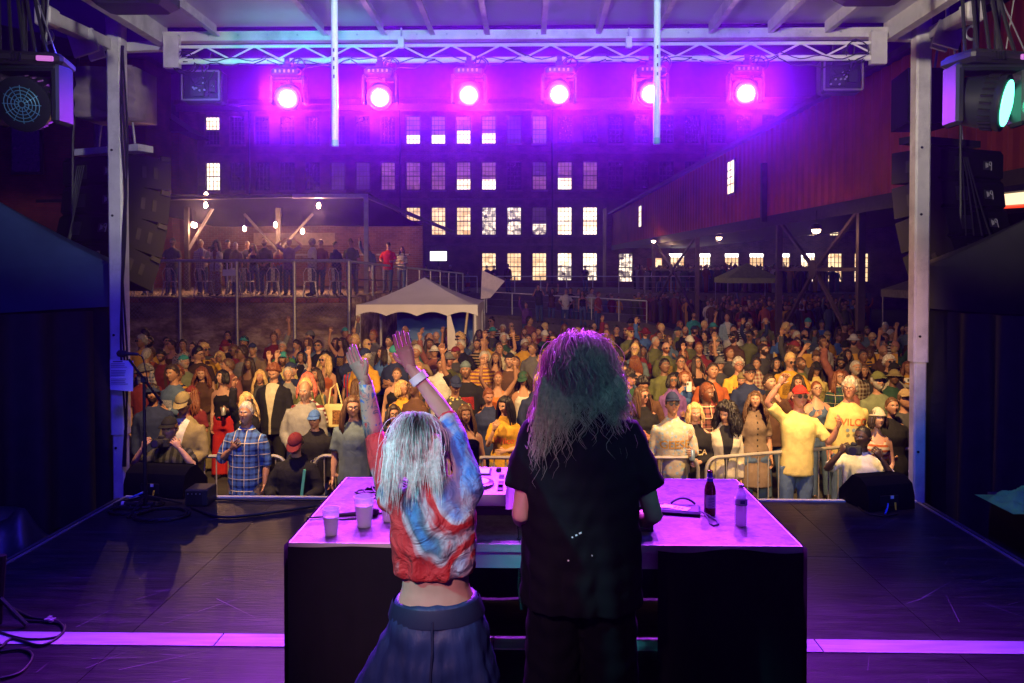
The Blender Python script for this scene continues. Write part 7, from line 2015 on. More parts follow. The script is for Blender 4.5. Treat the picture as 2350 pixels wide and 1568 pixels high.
while d < 48 and n_extra < 160:
    x0 = -.52*d-.2 if d < 20.5 else (-.06*d if d < 30 else -.03*d+.4)
    if 17.5 < d < 23: x0 = max(x0, -1.05) if d > 19 else x0
    x1 = min(.5*d, 5.2+.24*d)
    x = x0+crng.uniform(0,.5)
    while x < x1:
        px_, py_ = x+crng.gauss(0,.15), d+crng.gauss(0,.2)
        x += crng.uniform(.56,.82)*(1 if d < 30 else 1.15)
        if crng.random() < .06 or (d > 36 and px_ < 6 and py_ > 34.5 and px_ < rb.x+1.5): continue
        if 22.2 < d < 23.9 and abs(px_-gal(d)) < .4: continue
        if any((px_-a)**2+(py_-b)**2 < .20 for a, b in placed): continue
        sex = crng.choice('mmf'); h = crng.gauss(1.77,.06) if sex=='m' else crng.gauss(1.66,.05)
        hx, hy, dd = proj((px_,py_,h-.12))
        if any(b[0]<hx<b[1] and b[2]<hy<b[3] and b[4]<dd+.05 for b in boxes): continue
        if not (285 < hx < 2098): continue
        top = crng.choice(['tee','tee','tee','shirt','long','jacket','hoodie'] if sex=='m' else ['tee','tee','tank','long','jacket'])
        col = crng.choice(cols_near); pat = crng.choice(['plain']*5+['print','plaid' if top in ('shirt','jacket') else 'plain','open' if top in ('jacket','hoodie') else 'plain','hstripe'])
        hair = crng.choice(['short','short','short','messy','buzz','bald'] if sex=='m' else ['long','wavy','bob','bun','pony','long']); hcol = crng.choice(['dark','dark','brown','black','brown','auburn','grey','blond'])
        hat = crng.choice(['cap','capback','cap','beanie','bucket']) if crng.random() < (.3 if sex=='m' else .1) else None
        pose = crng.choice(['down','down','down','clasp','cross','hip','drink','lens','clap','clasp','up_l','up_r','up_both','phone'] if crng.random() < .6 else ['down','clasp','cross'])
        hatc = crng.choice(['navy','black','maroon','khaki','grey','white','teal'])
        zone = ('below the ramp railing' if d > 27 and px_ < 6 else 'near the steel trestle' if 20 < d < 33 and px_ > 6.5 else 'under the red gallery' if px_ > gal(d) else 'in the far crowd before the annex windows' if d > 33
                else 'in front of the retaining wall' if px_ < -2.6 else 'around the white tent' if px_ < .3 else 'in the middle of the courtyard crowd' if px_ < 4.2 else 'in the right half of the courtyard crowd')
        act = {'up_l':' with one arm up','up_r':' with one arm up','up_both':' with both arms up','phone':' holding a phone up','cross':' with crossed arms','clap':' clapping','drink':' holding a drink'}.get(pose,'')
        lab = '%s %s %s%s %s' % ('person in', colword.get(col,col), {'tee':'tee','shirt':'shirt','long':'top','jacket':'jacket','hoodie':'hoodie','tank':'tank top'}[top], (' and %s %s' % (hatc, {'cap':'cap','capback':'backwards cap','beanie':'beanie','bucket':'bucket hat'}[hat])) if hat else ((' with %s hair' % {'dark':'dark'}.get(hcol,hcol)) if hair!='bald' else ' and bald head'), zone)
        if act and len((lab+act).split()) <= 16: lab = lab.replace(' '+zone, act+' '+zone)
        if lab in used_labels and pat != 'plain': lab = lab.replace('person in ', 'person in '+{'print':'printed ','plaid':'plaid ','open':'open ','hstripe':'striped '}[pat])
        if lab in used_labels: lab = lab.replace('person in ', {'m':'man in ','f':'woman in '}[sex])
        lab = lab.replace(' in the middle of the courtyard crowd',' in the middle of the crowd') if len(lab.split()) > 16 else lab
        lab = lab.replace(' in the far crowd before the annex windows',' in the far crowd') if len(lab.split()) > 16 else lab
        lab = lab.replace(' in the right half of the courtyard crowd',' right of the crowd centre') if len(lab.split()) > 16 else lab
        used_labels.add(lab)
        person(None,None,sex,pose,top,col,hair,hcol,pat,crng.choice(['white','black','mustard','red','cream']),'trousers',crng.choice(['denim','black','khaki','charcoal']),hat,hatc,crng.choice([None,None,None,'clear','dark']),
               crng.choice([0,0,.5,1]) if sex=='m' else 0,crng.choice('aabbbccdr'),crng.choice([0,0,.25,-.25,.5,-.5,.75,-.75]),crng.choice([-.2,-.2,0,.2]),-px_*.025+crng.gauss(0,.35),h,lab,(px_,py_,0.))
        placed.append((px_,py_)); cover((px_,py_,0), h); n_extra += 1
    d += crng.uniform(.62,.8) if d < 26 else crng.uniform(.8,1.05)
build_people()
# the dense far crowd that reads as one mass under the gallery
fc = MB(); fcol = []
for k in range(420):
    d_ = crng.uniform(34, 62); x_ = crng.uniform(3.2 if d_ < 49 else 8, min(.42*d_, 20)); z_ = 0. if d_ < 49.8 else WK_Z
    if 49 < d_ < 50.6: continue
    if x_ < rb.x+3.2 and d_ < 46: continue
    h_ = crng.gauss(1.72,.08); s_ = h_/1.75; rz_ = crng.gauss(0,.3); n1 = len(fc.v)
    b_ = MB(); ring_loft(b_, [((0,0,.02),.13,.1),((0,0,.5),.15,.11),((0,0,.9),.17,.12),((0,0,1.2),.18,.12),((0,0,1.38),.19,.1),((0,0,1.46),.08,.07)], 8)
    for sd in (-1,1):
        up = crng.random() < .1; e_ = (sd*.3,-.1,1.62) if up else (sd*.24,-.02,1.12); w_ = (sd*.26,-.16,1.88) if up else (sd*.2,-.16,.92)
        b_.tube([(sd*.17,0,1.36), e_, w_], [.06,.05,.035], 5)
    nb_ = len(b_.v); b_.lathe([(.02,-.12),(.06,-.08),(.078,.0),(.07,.07),(.03,.115)], 8, (0,-.02,1.62))
    nh_ = len(b_.v); b_.lathe([(.082,.0),(.076,.075),(.034,.125)], 8, (0,-.005,1.625))
    fc.add([(x_+s_*(p_[0]*cos(rz_)-p_[1]*sin(rz_)), d_+s_*(p_[0]*sin(rz_)+p_[1]*cos(rz_)), z_+s_*p_[2]) for p_ in b_.v], b_.f)
    cc = CC[crng.choice(cols_near)]; sk_ = SKN[crng.choice('abbccd')]; hh = HC[crng.choice(['dark','brown','black','grey'])]
    fcol += [cc]*nb_ + [sk_]*(nh_-nb_) + [hh]*(len(b_.v)-nh_)
mF, nF, lF = nt_new('far_crowd_clothes'); aF = nF.new('ShaderNodeAttribute'); aF.attribute_name = 'tint'; lF.new(aF.outputs['Color'], nF['Principled BSDF'].inputs['Base Color']); nF['Principled BSDF'].inputs['Roughness'].default_value = .8
fo = fc.build('far_crowd', mF, None, smooth=True, fix=False); at_ = fo.data.attributes.new('tint','FLOAT_COLOR','POINT'); at_.data.foreach_set('color', np.array([(*c_,1) for c_ in fcol], np.float32).ravel())
tag(fo, 'dim mass of people far back under the red gallery', 'crowd', kind='stuff')
print('PEOPLE', len(NEED))

# ---- shirt lettering laid onto the cloth ----------------------------------
def lettering(q, text, size, cz, col, cx=0., name='lettering'):
    cu = bpy.data.curves.new('lettering', 'FONT'); cu.body = text; cu.size = size; cu.align_x = 'CENTER'; cu.resolution_u = 3; cu.offset = size*.018
    o = link('tmp', cu); bpy.context.view_layer.update()
    me = bpy.data.meshes.new_from_object(o.evaluated_get(bpy.context.evaluated_depsgraph_get())); bpy.data.objects.remove(o)
    from mathutils.bvhtree import BVHTree
    src = q['topo'].data; bv = BVHTree.FromPolygons([v.co for v in src.vertices], [p_.vertices for p_ in src.polygons])
    bm = bmesh.new(); bm.from_mesh(me); bmesh.ops.subdivide_edges(bm, edges=[e for e in bm.edges if e.calc_length() > .03], cuts=1)
    for v in bm.verts:
        x, z = v.co.x+cx, v.co.y+cz
        hit = bv.ray_cast(Vector((x,-1,z)), Vector((0,1,0)))
        v.co = Vector((x, (hit[0].y if hit[0] else -.14)-.004, z))
    bm.to_mesh(me); bm.free(); me.materials.clear(); me.materials.append(M('ink_'+name+text.lower(), col, .7, var=.1))
    return link(name, me, q['obj'])
def find(s): return next(q for q in NEED if s in q['l'])
lettering(find('GEESE'), 'GEESE', .125, 1.19, (.42,.24,.04))
lettering(find('CA sweatshirt'), 'CA', .1, 1.15, (.75,.6,.3), .05)
lettering(find('WILCO tee'), 'WILCO', .112, 1.25, (.7,.12,.03))
lettering(find('yellow WIL tee'), 'WIL', .105, 1.24, (.4,.03,.02), -.02)
lettering(find('mustard Wilco'), 'Wilco', .11, 1.16, (.06,.03,.02))
for ch, cx, cc in (('W',-.085,(.6,.04,.03)),('I',-.025,(.7,.5,.05)),('L',.025,(.2,.4,.7)),('C',.08,(.6,.2,.05))): lettering(find('coloured letters'), ch, .085, 1.2, cc, cx)
lettering(find('teal tee with pale'), 'COURTNEY' if False else 'SIDNEY', .05, 1.22, (.5,.6,.5))
# three outlined slanted bars on the boy's black hoodie
q = find('striped triangle'); m = MB()
for k in range(3):
    x = -.06+k*.05; h_ = .05+k*.035
    pts = [(x,-.185,1.08),(x+.035,-.185,1.08),(x+.06-.01,-.185,1.08+h_),(x+.012,-.185,1.08+h_*.85),(x,-.185,1.08)]
    m.tube(pts, .0028, 4)
m.build('chest_mark', mWhitePaint, q['obj'])
# fish print under WILCO
q = find('WILCO tee'); m = MB()
for k in range(3): m.lathe([(.002,-.001),(.022,0),(.002,.001)], 10, (-.07+k*.07,-.172,1.2), (0,1,0))
m.build('fish_print', M('fish_ink', (.18,.25,.3), .7), q['obj'])
# held things
def in_hand(q, s, off=(0,0,0)):
    sk = sk_of(q['sex'], q['pose']); w = sk['wr'][s]+sk['hd'][s]*.075+Vector(off)
    return Matrix.Translation(q['loc']) @ Matrix.Rotation(q['rot'],4,'Z') @ Matrix.Scale(q['s'],4) @ w
def can(q, label, col):
    p_ = in_hand(q, 1, (-.03,-.01,-.02)); t = thing('drink_can', label, 'can', p_, 0, 'drink cans in hands')
    m = MB(); m.lathe([(.024,-.06),(.032,-.052),(.032,.05),(.025,.06)], 14); m.build('body', M('can_'+col, CC[col], .3, .6), t, smooth=40)
    m = MB(); m.lathe([(.024,.0605),(.024,.063)], 14); m.build('lid', mSteel, t)
can(find('GEESE'), 'blue and silver can held by the man in the GEESE shirt', 'lightblue')
can(find('holding a can'), 'white and blue can held by the woman in red trousers', 'white')
for q in NEED:
    if q['pose'] != 'phone' or 'ramp' in q['group']: continue
    a_, b_ = in_hand(q, 1), in_hand(q, -1); c_ = (a_+b_)/2
    tid = q['l']; who = 'woman in blue sweatshirt' if 'blue sweatshirt' in tid else 'woman in floral trousers' if 'floral' in tid else 'man in black cap by the right post' if 'pale phone' in tid else None
    t = thing('phone', ('phone held up by the '+who) if who else ' '.join(('phone held up by the '+tid.replace(' holding a phone up','')).split()[:16]), 'phone', c_+Vector((0,-.0,.03)), q['rot'], 'phones held up')
    m = MB(); 
    vert = who is not None and 'blue' in who
    m.rbox((0,0,0), (.075,.01,.15) if vert else (.15,.01,.075), .006); m.build('case', M('white_phone_case', (.7,.7,.72), .4) if vert or (who and 'right post' in who) else mBlackPlastic, t)
    m = MB(); m.box2((-.03,-.0075,.02 if vert else -.02),(-.008,-.0052,.062 if vert else .02)); m.build('camera_bump', mBlackPlastic, t)
# tote bag
q = find('yellow tote'); t = thing('tote_bag', 'pale yellow printed tote bag on the shoulder of the dark curly haired woman', 'bag', Vector(q['loc'])+Vector((.24,-.12,.92)))
m = MB(); m.rbox((0,0,0), (.34,.1,.38), .03); m.build('bag', M('tote_canvas', (.66,.58,.3), .85), t, smooth=40)
m = MB(); m.tube([(-.1,0,.19),(-.08,.05,.42),(.0,.1,.5),(.1,.03,.19)], .012, 6); m.build('strap', M('tote_canvas', (.66,.58,.3)), t)
m = MB(); m.box2((-.03,-.054,-.12),(.1,-.051,.1)); m.build('print', M('tote_print', (.2,.09,.03), .8, var=.8, scale=40), t)

# ================================================================== photographers in the pit
def dslr(label, c, rz_, tilt=0.):
    t = thing('photo_camera', label, 'camera', c, rz_, 'cameras of the photographers'); t.rotation_euler = (tilt,0,rz_)
    m = MB(); m.rbox((0,0,0), (.15,.07,.1), .015); m.rbox((0,.0,.06), (.06,.06,.035), .01); m.build('camera_body', mBlackPlastic, t, smooth=40)
    m = MB(); m.lathe([(.036,.03),(.038,.06),(.042,.1),(.046,.16),(.043,.165)], 18, (0,0,0), (0,-1,0)); m.build('lens', mBlackPlastic, t, smooth=40)
    m = MB(); m.lathe([(.036,.1655),(.03,.167)], 18, (0,0,0), (0,-1,0)); m.build('front_glass', M('lens_glass', (.02,.02,.04), .05, spec=1.), t)
    return t
n0 = len(NEED)
ph1 = person(423,1046,'m','camera','tee','black','short','brown',hat='cap',hatc='black',skin='a',pitch=.0,h=1.74,l='photographer in black cap and striped dark shirt aiming a camera at the left',pat='vstripe',col2='charcoal',group='photographers in the pit',beard=.2)
ph2 = person(714,1082,'m','lens','hoodie','black','short','dark',hat='cap',hatc='maroon',skin='a',pitch=.6,h=1.66,l='photographer in maroon cap and black jacket looking down at a camera',group='photographers in the pit')
ph3 = person(2086,1064,'m','camera','tee','white','buzz','black',skin='e',pitch=0.,yaw=-.5,rot=-.45,h=1.7,l='photographer in white tee aiming a camera at the right',group='photographers in the pit')
for q, dep in ((ph1,8.35),(ph2,8.3),(ph3,8.25)):
    # stand each in the pit, knees bent as far as the head height asks
    pt = P(q['x']*.94, q['y']*.94, dep); q['loc'] = (pt.x, dep, pt.z-1.645*q['h']/1.76)
for q in NEED[n0:]:
    FQ.ask(('b',q['sex'],q['pose']), body_volume(sk_of(q['sex'],q['pose'])), .018, 3, .22)
    FQ.ask(('s',q['sex'],q['pose'],q['top']), shirt_volume(sk_of(q['sex'],q['pose']), q['top']), .017, 3, .42, .0035)
    FQ.ask(('l',q['sex'],q['legs']), legs_volume(q['sex'],q['legs']), .022, 3, .35, .004)

# ================================================================== the two performers
def dj_parts(pref, sex, sk, shirt_rings, sleeves, leg_parts, hem_extra=None):
    FQ.ask((pref,'body'), body_volume(sk), .011, 4, 1.0)
    mb = MB(); ring_loft(mb, shirt_rings, 24, 2.4)
    for pts, rr in sleeves: mb.tube(pts, rr, 14)
    FQ.ask((pref,'shirt'), mb, .0105, 5, 1.0, .0035)
    mb = MB(); leg_parts(mb); FQ.ask((pref,'legs'), mb, .013, 4, 1.0, .004)
# performer in black
skm = {'sex':'m','sh':{},'el':{},'wr':{},'hd':{},'pn':{},'cu':{}}
for s in (-1,1):
    sh = V(s*.185,.0,1.40); el = V(s*(.245 if s>0 else .285),.05,1.06); wr = V(s*.23,-.19,.97)
    skm['sh'][s]=sh; skm['el'][s]=el; skm['wr'][s]=wr; skm['hd'][s]=DN((-s*.25,-.9,-.3)); skm['pn'][s]=V(0,0,-1); skm['cu'][s]=.35
mr_rings = [((0,.012,.70),.232,.165),((0,.012,.85),.236,.165),((0,.01,1.05),.232,.16),((0,.005,1.2),.228,.158),((0,.0,1.33),.21,.15),((0,.0,1.40),.185,.125),((0,.008,1.465),.13,.09),((0,.012,1.51),.075,.07)]
sl = [([V(s*.1,.0,1.37), V(s*.185,.0,1.385), V(s*.22,.015,1.28), V(s*(.238 if s>0 else .27),.03,1.165)], [.075,.07,.07,.072]) for s in (-1,1)]
def lm(mb):
    ring_loft(mb, [((0,.005,.78),.185,.14),((0,.005,.92),.185,.14),((0,.003,1.0),.165,.12)], 16)
    for s in (-1,1): mb.tube([(s*.1,0,.88),(s*.11,0,.6),(s*.12,.0,.3),(s*.12,.0,.03)], [.11,.11,.112,.118], 12)
dj_parts('djm','m',skm,mr_rings,sl,lm)
# dancing performer: arms up and forward
skw = {'sex':'f','sh':{},'el':{},'wr':{},'hd':{},'pn':{},'cu':{}}
for s, sh, el, wr, hd, pn in ((1, V(.15,.0,1.40), V(.235,-.17,1.575), V(.25,-.1,1.82), (.45,-.05,.9), (-.5,-.8,.3)), (-1, V(-.145,.0,1.42), V(-.06,-.15,1.65), V(.09,-.17,1.86), (.3,-.1,.95), (-.3,-.9,.2))):
    skw['sh'][s]=sh; skw['el'][s]=el; skw['wr'][s]=wr; skw['hd'][s]=DN(hd); skw['pn'][s]=Vector(pn); skw['cu'][s]=.12
wr_rings = [((.0,.0,1.125),.148,.112),((.0,.0,1.17),.15,.114),((0,-.005,1.25),.158,.124),((.0,.0,1.34),.158,.112),((0,.006,1.40),.13,.09),((0,.012,1.45),.08,.064),((0,.012,1.48),.062,.058)]
slw = [([V(.09,.0,1.37), skw['sh'][1], skw['sh'][1].lerp(skw['el'][1],.5), skw['el'][1].lerp(skw['wr'][1],.1)], [.056,.054,.048,.043]),
       ([V(-.09,.0,1.37), skw['sh'][-1], skw['sh'][-1].lerp(skw['el'][-1],.5), skw['el'][-1].lerp(skw['wr'][-1],.12)], [.056,.054,.047,.043])]
def lw(mb):
    ring_loft(mb, [((0,.01,.72),.22,.17),((0,.01,.83),.2,.155),((0,.008,.93),.185,.14),((0,.004,1.0),.162,.122),((0,.003,1.04),.148,.113)], 20)
    mb.tube([(.09,0,.86),(.19,.0,.64),(.33,.02,.34),(.42,.03,.08)], [.125,.14,.155,.165], 14)
    mb.tube([(-.08,0,.86),(-.07,.0,.62),(-.06,.02,.32),(-.06,.03,.08)], [.12,.13,.14,.15], 14)
dj_parts('djw','f',skw,wr_rings,slw,lw)
FQ.run()
def folds(me, n, amp, z0, z1, seed=0.):
    k = len(me.vertices); co = np.empty(k*3); me.vertices.foreach_get('co', co); co = co.reshape(-1,3)
    az = np.arctan2(co[:,1], co[:,0]); w = np.clip((z0-co[:,2])/(z0-z1),0,1)
    f = amp*w*(np.sin(az*n+seed+1.5*np.sin(co[:,2]*4+seed))+.5*np.sin(az*n*1.7-seed+co[:,2]*3))
    r = np.hypot(co[:,0], co[:,1])+1e-6; co[:,0] += co[:,0]/r*f; co[:,1] += co[:,1]/r*f; me.vertices.foreach_set('co', co.ravel()); me.update()
folds(FQ.done[('djw','legs')], 13, .009, .99, .7, 1.); folds(FQ.done[('djm','shirt')], 9, .008, 1.3, .75, 2.); folds(FQ.done[('djw','shirt')], 8, .007, 1.33, 1.15, 4.); folds(FQ.done[('djm','legs')], 8, .006, .9, .6, 3.)
for q in NEED[n0:]: spawn(q)
for q, lab in ((ph1,'black camera held to the eye by the photographer in black cap'),(ph2,'black camera with pale lens held low by the photographer in maroon cap'),(ph3,'black camera held up by the photographer in white tee')):
    a_, b_ = in_hand(q,1), in_hand(q,-1); c_ = (a_+b_)/2; dslr(lab, c_+Vector((0,-.03,.0)), q['rot'], .9 if q is ph2 else -.15)
q = ph2; m = MB(); m.box((.13,-.155,1.25),(.03,.012,.3),(0,.1,0)); m.build('green_strap', M('green_strap', (.1,.5,.3), .7), q['obj'])

def hair_strands(name, parent, Hm, n, length, r, wave, col, az_lim, seed, back, clumps=70, asym=lambda a: 1., steps=26, freq=52, limk=1.):
    rg = random.Random(seed); mb = MB(); guides=[]
    for c in range(clumps):
        guides.append((-az_lim+2*az_lim*(((c*37)%clumps)+.5)/clumps, rg.uniform(-.1,1.45), rg.uniform(0,6.3), rg.uniform(.85,1.2), rg.uniform(.8,1.15), rg.uniform(-1,1)))
    for k in range(n):
        az0, el0, ph, wf, lf, cv = guides[k % clumps]
        az = az0+rg.gauss(0,.05); el = el0+rg.gauss(0,.06)
        a = pi+az                                                   # pi = back of the head
        sx, sy = math.sin(a), -math.cos(a)
        L = length*lf*rg.uniform(.8,1.08)*(1.35 if rg.random() < .06 else 1.); lift = rg.uniform(.012,.03)*back
        # path over the skull, then falling
        arc = max(.03, (el+.15))*.1; N = steps; pts=[]; last=None
        jit = V(rg.gauss(0,.0055), rg.gauss(0,.0055), 0)*(3.5 if rg.random() < .1 else 1.); bj = rg.uniform(.0,.035)
        L *= asym(az)
        for i in range(N):
            s_ = L*i/(N-1)
            if s_ < arc:
                e = el-(el+.15)*(s_/arc)
                pnt = V(sx*.078*cos(e), sy*.1*cos(e)+.004, .12*sin(e)) + V(sx*cos(e),sy*cos(e),sin(e))*lift*min(1,.4+s_/.05)
                base = pnt
            else:
                t_ = (s_-arc); spread = back*(.10*t_ - .10*t_*t_)
                pnt = base + V(sx*spread*1.1, sy*spread*.55+ .0, -t_)
            w = wave*min(1, s_/.12); q_ = s_*freq*wf+ph
            pnt = pnt + V(cos(a)*sin(q_)*w, sin(a)*sin(q_)*w, 0) + V(sx,sy,0)*cos(q_*.9)*w*.6 + jit
            wp_ = Hm @ pnt if s_ < arc else None
            pts.append(pnt)
        pts = [Hm @ q2 for q2 in pts]
        # hanging part falls straight down in the world whatever the tilt of the head
        k0 = next((i for i in range(N) if L*i/(N-1) >= arc), N-1)
        out = pts[:k0+1]; loc_b = Hm.inverted() @ pts[k0]
        raw = [Hm.inverted() @ q2 for q2 in pts]
        for i in range(k0+1, N): out.append(pts[k0] + (raw[i]-raw[k0]))
        # lie on the back instead of passing through it
        fin = []
        for q2 in out:
            y = q2.y
            if q2.z < 1.62:
                lim = float(np.interp(q2.z,[1.26,1.36,1.46,1.62],[.178+bj,.17+bj,.14+bj*.6,.04]))*limk if abs(q2.x) < .22 and q2.y > -.02 else None
                if lim is not None and y < lim: y = lim
            fin.append(V(q2.x, y, q2.z))
        rr = r*rg.uniform(.7,1.2)
        mb.tube(fin, [rr*.8]+[rr]*(N-6)+[rr*.9,rr*.75,rr*.6,rr*.4,rr*.2], 3, caps=False)
    o = mb.build(name, None or col, parent, smooth=True, fix=False); return o
def strand_mat(name, c_tip, c_root=None, zr=None):
    m, n, l = nt_new(name); b = n['Principled BSDF']; out = n['Material Output']
    tc = n.new('ShaderNodeTexCoord'); nz = n.new('ShaderNodeTexNoise'); nz.inputs['Scale'].default_value=60; l.new(tc.outputs['Object'], nz.inputs['Vector'])
    mr = n.new('ShaderNodeMapRange'); mr.inputs[1].default_value=.3; mr.inputs[2].default_value=.7; mr.inputs[3].default_value=.75; mr.inputs[4].default_value=1.25; l.new(nz.outputs[0], mr.inputs[0])
    c = mixc(n,l,1.,(*c_tip,1),mr.outputs[0],'MULTIPLY')
    if c_root:
        vd = n.new('ShaderNodeVectorMath'); vd.operation='DISTANCE'; vd.inputs[1].default_value=zr; l.new(tc.outputs['Object'], vd.inputs[0])
        m2 = n.new('ShaderNodeMapRange'); m2.inputs[1].default_value=.025; m2.inputs[2].default_value=.08; m2.inputs[3].default_value=1; m2.inputs[4].default_value=0; l.new(vd.outputs['Value'], m2.inputs[0])
        c = mixc(n,l,m2.outputs[0],c,(*c_root,1))
    l.new(c, b.inputs['Base Color']); b.inputs['Roughness'].default_value=.38
    tr = n.new('ShaderNodeBsdfTranslucent'); l.new(c, tr.inputs[0]); ms_ = n.new('ShaderNodeMixShader'); ms_.inputs[0].default_value=.55
    l.new(b.outputs[0], ms_.inputs[1]); l.new(tr.outputs[0], ms_.inputs[2]); l.new(ms_.outputs[0], out.inputs[0])
    return m
def shell_obj(parent, Hm, t, mat, sex, lumps=.004):
    mb = MB(); shell(mb, sex, t, lumps); mb.v = [tuple(Hm @ Vector(q2)) for q2 in mb.v]; return mb.build('hair_base', mat, parent, smooth=True, fix=False)
def performer(pref, sex, sk, Hm, label, loc, rz_, sc_):
    t = thing('person', label, 'person', loc, rz_, 'performers on stage'); t.scale = (sc_,)*3
    bmesh_ = body_mesh(FQ.done[(pref,'body')], sex, Hm, sk); o = link('body', bmesh_, t); o['skin'] = SKN['a']; o['hairc'] = HC['brown']; o['beard'] = 0.
    return t
# man in black
HmM = head_matrix('m', 0, .62, 0, V(0,-.08,1.595))
c_ = P(1335, 620, 3.3); djm = performer('djm','m',skm,HmM,'performer in black tee with long wavy hair bent over the DJ players, seen from behind',(c_.x,3.3,DECK),pi,1.03)
mBlackTee = M('black_jersey', (.004,.004,.005), .85, var=.3, scale=4, bump=.5, bscale=7, spec=.15)
me = FQ.done[('djm','shirt')]; me.materials.append(mBlackTee); tee = link('tee_shirt', me, djm)
m = MB()
for x, z, w_ in ((.045,1.02,.006),(.03,1.028,.008),(.015,1.036,.01),(.06,.93,.006),(-.03,.95,.004)): m.box((x,.176,z),(w_,.004,.005),(0,.4,0))
m.build('paint_fleck', mWhitePaint, tee)
me = FQ.done[('djm','legs')]; me.materials.append(M('black_trousers', (.003,.003,.004), .9, bump=.4, bscale=7, spec=.1)); link('trousers', me, djm)
mHairM = strand_mat('light_brown_hair', (.62,.5,.4))
h1 = shell_obj(djm, HmM, .014, mHairM, 'm', .002); h1.name = 'hair_base'
hm_ = hair_strands('hair', djm, HmM, 3000, .255, .0014, .016, mHairM, 2.5, 3, 2.9, 210, lambda a: 1.0-.25*max(-1,min(1,a)), 20, 62)
# dancing woman
HmW = head_matrix('f', .1, .12, .0, V(.045,-.05,1.545))
HmW = head_matrix('f', .05, .25, -.06, V(.06,-.055,1.57))
c_ = P(1022, 620, 2.8); djw = performer('djw','f',skw,HmW,'dancing performer with bleached bob, tie-dye crop top and blue trousers raising both arms',(c_.x,2.8,DECK-.06),pi,.97); djw.rotation_euler = (0,.035,pi)
mt, n_, l_ = nt_new('tie_dye_knit'); b_ = n_['Principled BSDF']; b_.inputs['Roughness'].default_value=.8
tcx = n_.new('ShaderNodeTexCoord'); nz = n_.new('ShaderNodeTexNoise'); nz.inputs['Scale'].default_value=2.6; nz.inputs['Detail'].default_value=4; nz.inputs['Distortion'].default_value=1.1; l_.new(tcx.outputs['Object'], nz.inputs['Vector'])
cr = n_.new('ShaderNodeValToRGB'); e=cr.color_ramp.elements; e[0].position=.28; e[0].color=(.05,.1,.4,1); e[1].position=.74; e[1].color=(.02,.04,.16,1)
for pos, c in ((.36,(.05,.14,.45)),(.41,(.3,.28,.4)),(.45,(.45,.36,.4)),(.475,(.5,.02,.02)),(.55,(.42,.012,.018)),(.575,(.4,.3,.34)),(.61,(.06,.09,.14)),(.66,(.04,.16,.42))):
    q_=cr.color_ramp.elements.new(pos); q_.color=(*c,1)
l_.new(nz.outputs[0], cr.inputs[0]); l_.new(cr.outputs[0], b_.inputs['Base Color'])
n5 = n_.new('ShaderNodeTexNoise'); n5.inputs['Scale'].default_value=11; n5.inputs['Detail'].default_value=5; n5.inputs['Distortion'].default_value=1.6; l_.new(tcx.outputs['Object'], n5.inputs['Vector'])
bp5 = n_.new('ShaderNodeBump'); bp5.inputs['Strength'].default_value=.9; bp5.inputs['Distance'].default_value=.03; l_.new(n5.outputs[0], bp5.inputs['Height']); l_.new(bp5.outputs[0], b_.inputs['Normal'])
me = FQ.done[('djw','shirt')]; me.materials.append(mt); link('crop_top', me, djw)
m = MB(); ring_loft(m, [((0,.0,1.088),.1535,.1135),((0,0,1.105),.1545,.1145)], 24, 2.4); 
me = FQ.done[('djw','legs')]; me.materials.append(M('blue_satin_trousers', (.014,.032,.11), .55, var=.35, scale=5, stretch=(3,3,.5), bump=.3, bscale=9)); pants = link('trousers', me, djw)
m = MB(); vs=[]; nn=72
for z, a_ in ((.972,.0),(.98,1),(1.024,1),(1.034,.0)):
    for j in range(nn):
        q_=2*pi*j/nn; rr = 1+.0+(.022*a_*(j%2)); vs.append(((.176-.3*(z-.972))*rr*cos(q_), .004+(.135-.22*(z-.972))*rr*sin(q_), z))
m.add(vs, [(i*nn+j,i*nn+(j+1)%nn,(i+1)*nn+(j+1)%nn,(i+1)*nn+j) for i in range(3) for j in range(nn)]); m.build('waistband', M('dark_waistband', (.012,.02,.06), .6), pants, smooth=True, fix=False)
mHairW = strand_mat('bleached_hair', (.95,.92,.88), (.03,.02,.02), tuple(HmW @ V(-.01,.08,.07)))
shell_obj(djw, HmW, .01, mHairW, 'f', .001)
hair_strands('hair', djw, HmW, 3000, .145, .0013, .003, mHairW, 2.35, 9, 1.0, 150, limk=.78, steps=16)
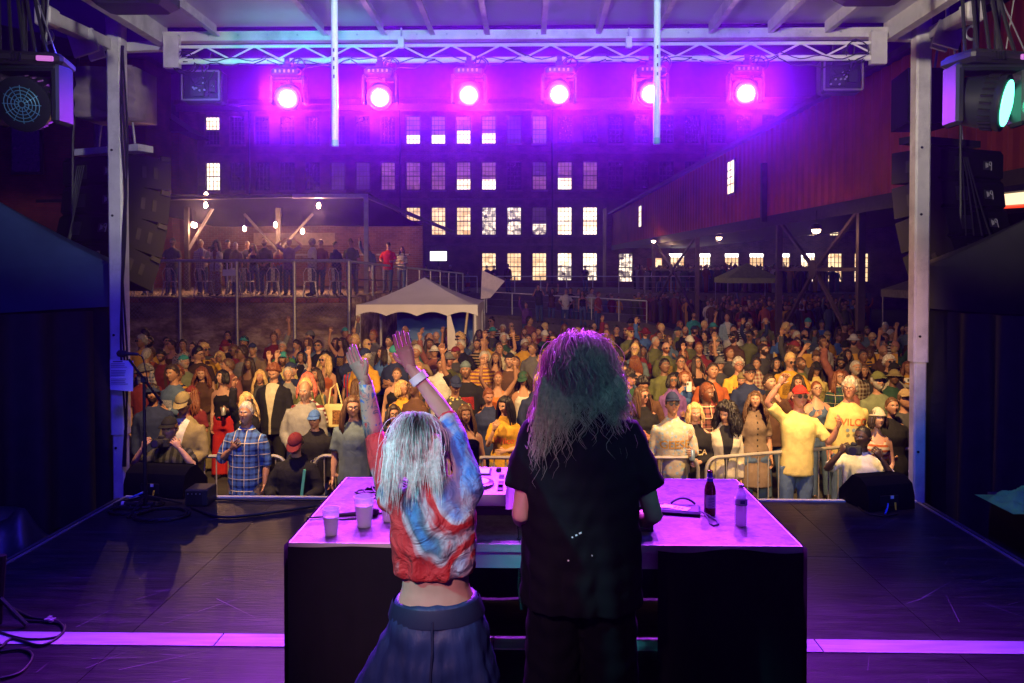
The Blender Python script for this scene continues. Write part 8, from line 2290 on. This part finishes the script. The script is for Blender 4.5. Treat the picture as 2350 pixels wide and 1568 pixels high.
m = MB(); a_ = skw['el'][-1].lerp(skw['wr'][-1],.72); b2 = skw['el'][-1].lerp(skw['wr'][-1],.84); m.tube([a_,b2], .036, 14); m.build('wristband', mWhitePaint, djw, smooth=40)

# inked forearm, dancing performer
mi, ni, li = nt_new('inked_skin'); bi = ni['Principled BSDF']; ti = ni.new('ShaderNodeTexCoord')
zi = ni.new('ShaderNodeTexNoise'); zi.inputs['Scale'].default_value = 13; zi.inputs['Detail'].default_value = 3; zi.inputs['Distortion'].default_value = 1.2; li.new(ti.outputs['Object'], zi.inputs['Vector'])
ri = ni.new('ShaderNodeValToRGB'); ei = ri.color_ramp.elements; ei[0].position = .38; ei[0].color = (.06,.12,.35,1); ei[1].position = .68; ei[1].color = (.45,.03,.03,1)
for ps, c in ((.43,(.44,.25,.18)),(.54,(.44,.25,.18)),(.58,(.05,.1,.13)),(.62,(.42,.22,.17))):
    q_ = ri.color_ramp.elements.new(ps); q_.color = (*c,1)
li.new(zi.outputs[0], ri.inputs[0]); li.new(ri.outputs[0], bi.inputs['Base Color']); bi.inputs['Roughness'].default_value = .5
e_, w_ = skw['el'][1], skw['wr'][1]; m = MB(); m.tube([e_.lerp(w_,.02), e_.lerp(w_,.35), e_.lerp(w_,.7), e_.lerp(w_,.97)], [.036,.0375,.0315,.0262], 18); m.build('inked_sleeve', mi, djw, smooth=True)
m = MB(); m.tube([(0,.135,1.0),(0,.165,.9),(.01,.182,.8),(.02,.19,.7)], .004, 5); m.build('seam', M('dark_waistband', (.012,.02,.06)), pants)

# ================================================================== haze
hm, hn, hl = nt_new('haze_air')
hn.clear()
ho = hn.new('ShaderNodeOutputMaterial'); hv = hn.new('ShaderNodeVolumePrincipled')
hv.inputs['Color'].default_value = (.7,.65,1,1); hv.inputs['Density'].default_value = .0008
hv.inputs['Anisotropy'].default_value = .95
hl.new(hv.outputs[0], ho.inputs['Volume'])
hz = MB().box2((-60,-24,-1), (60,96,24)).build('haze', hm); tag(hz, kind='stuff')
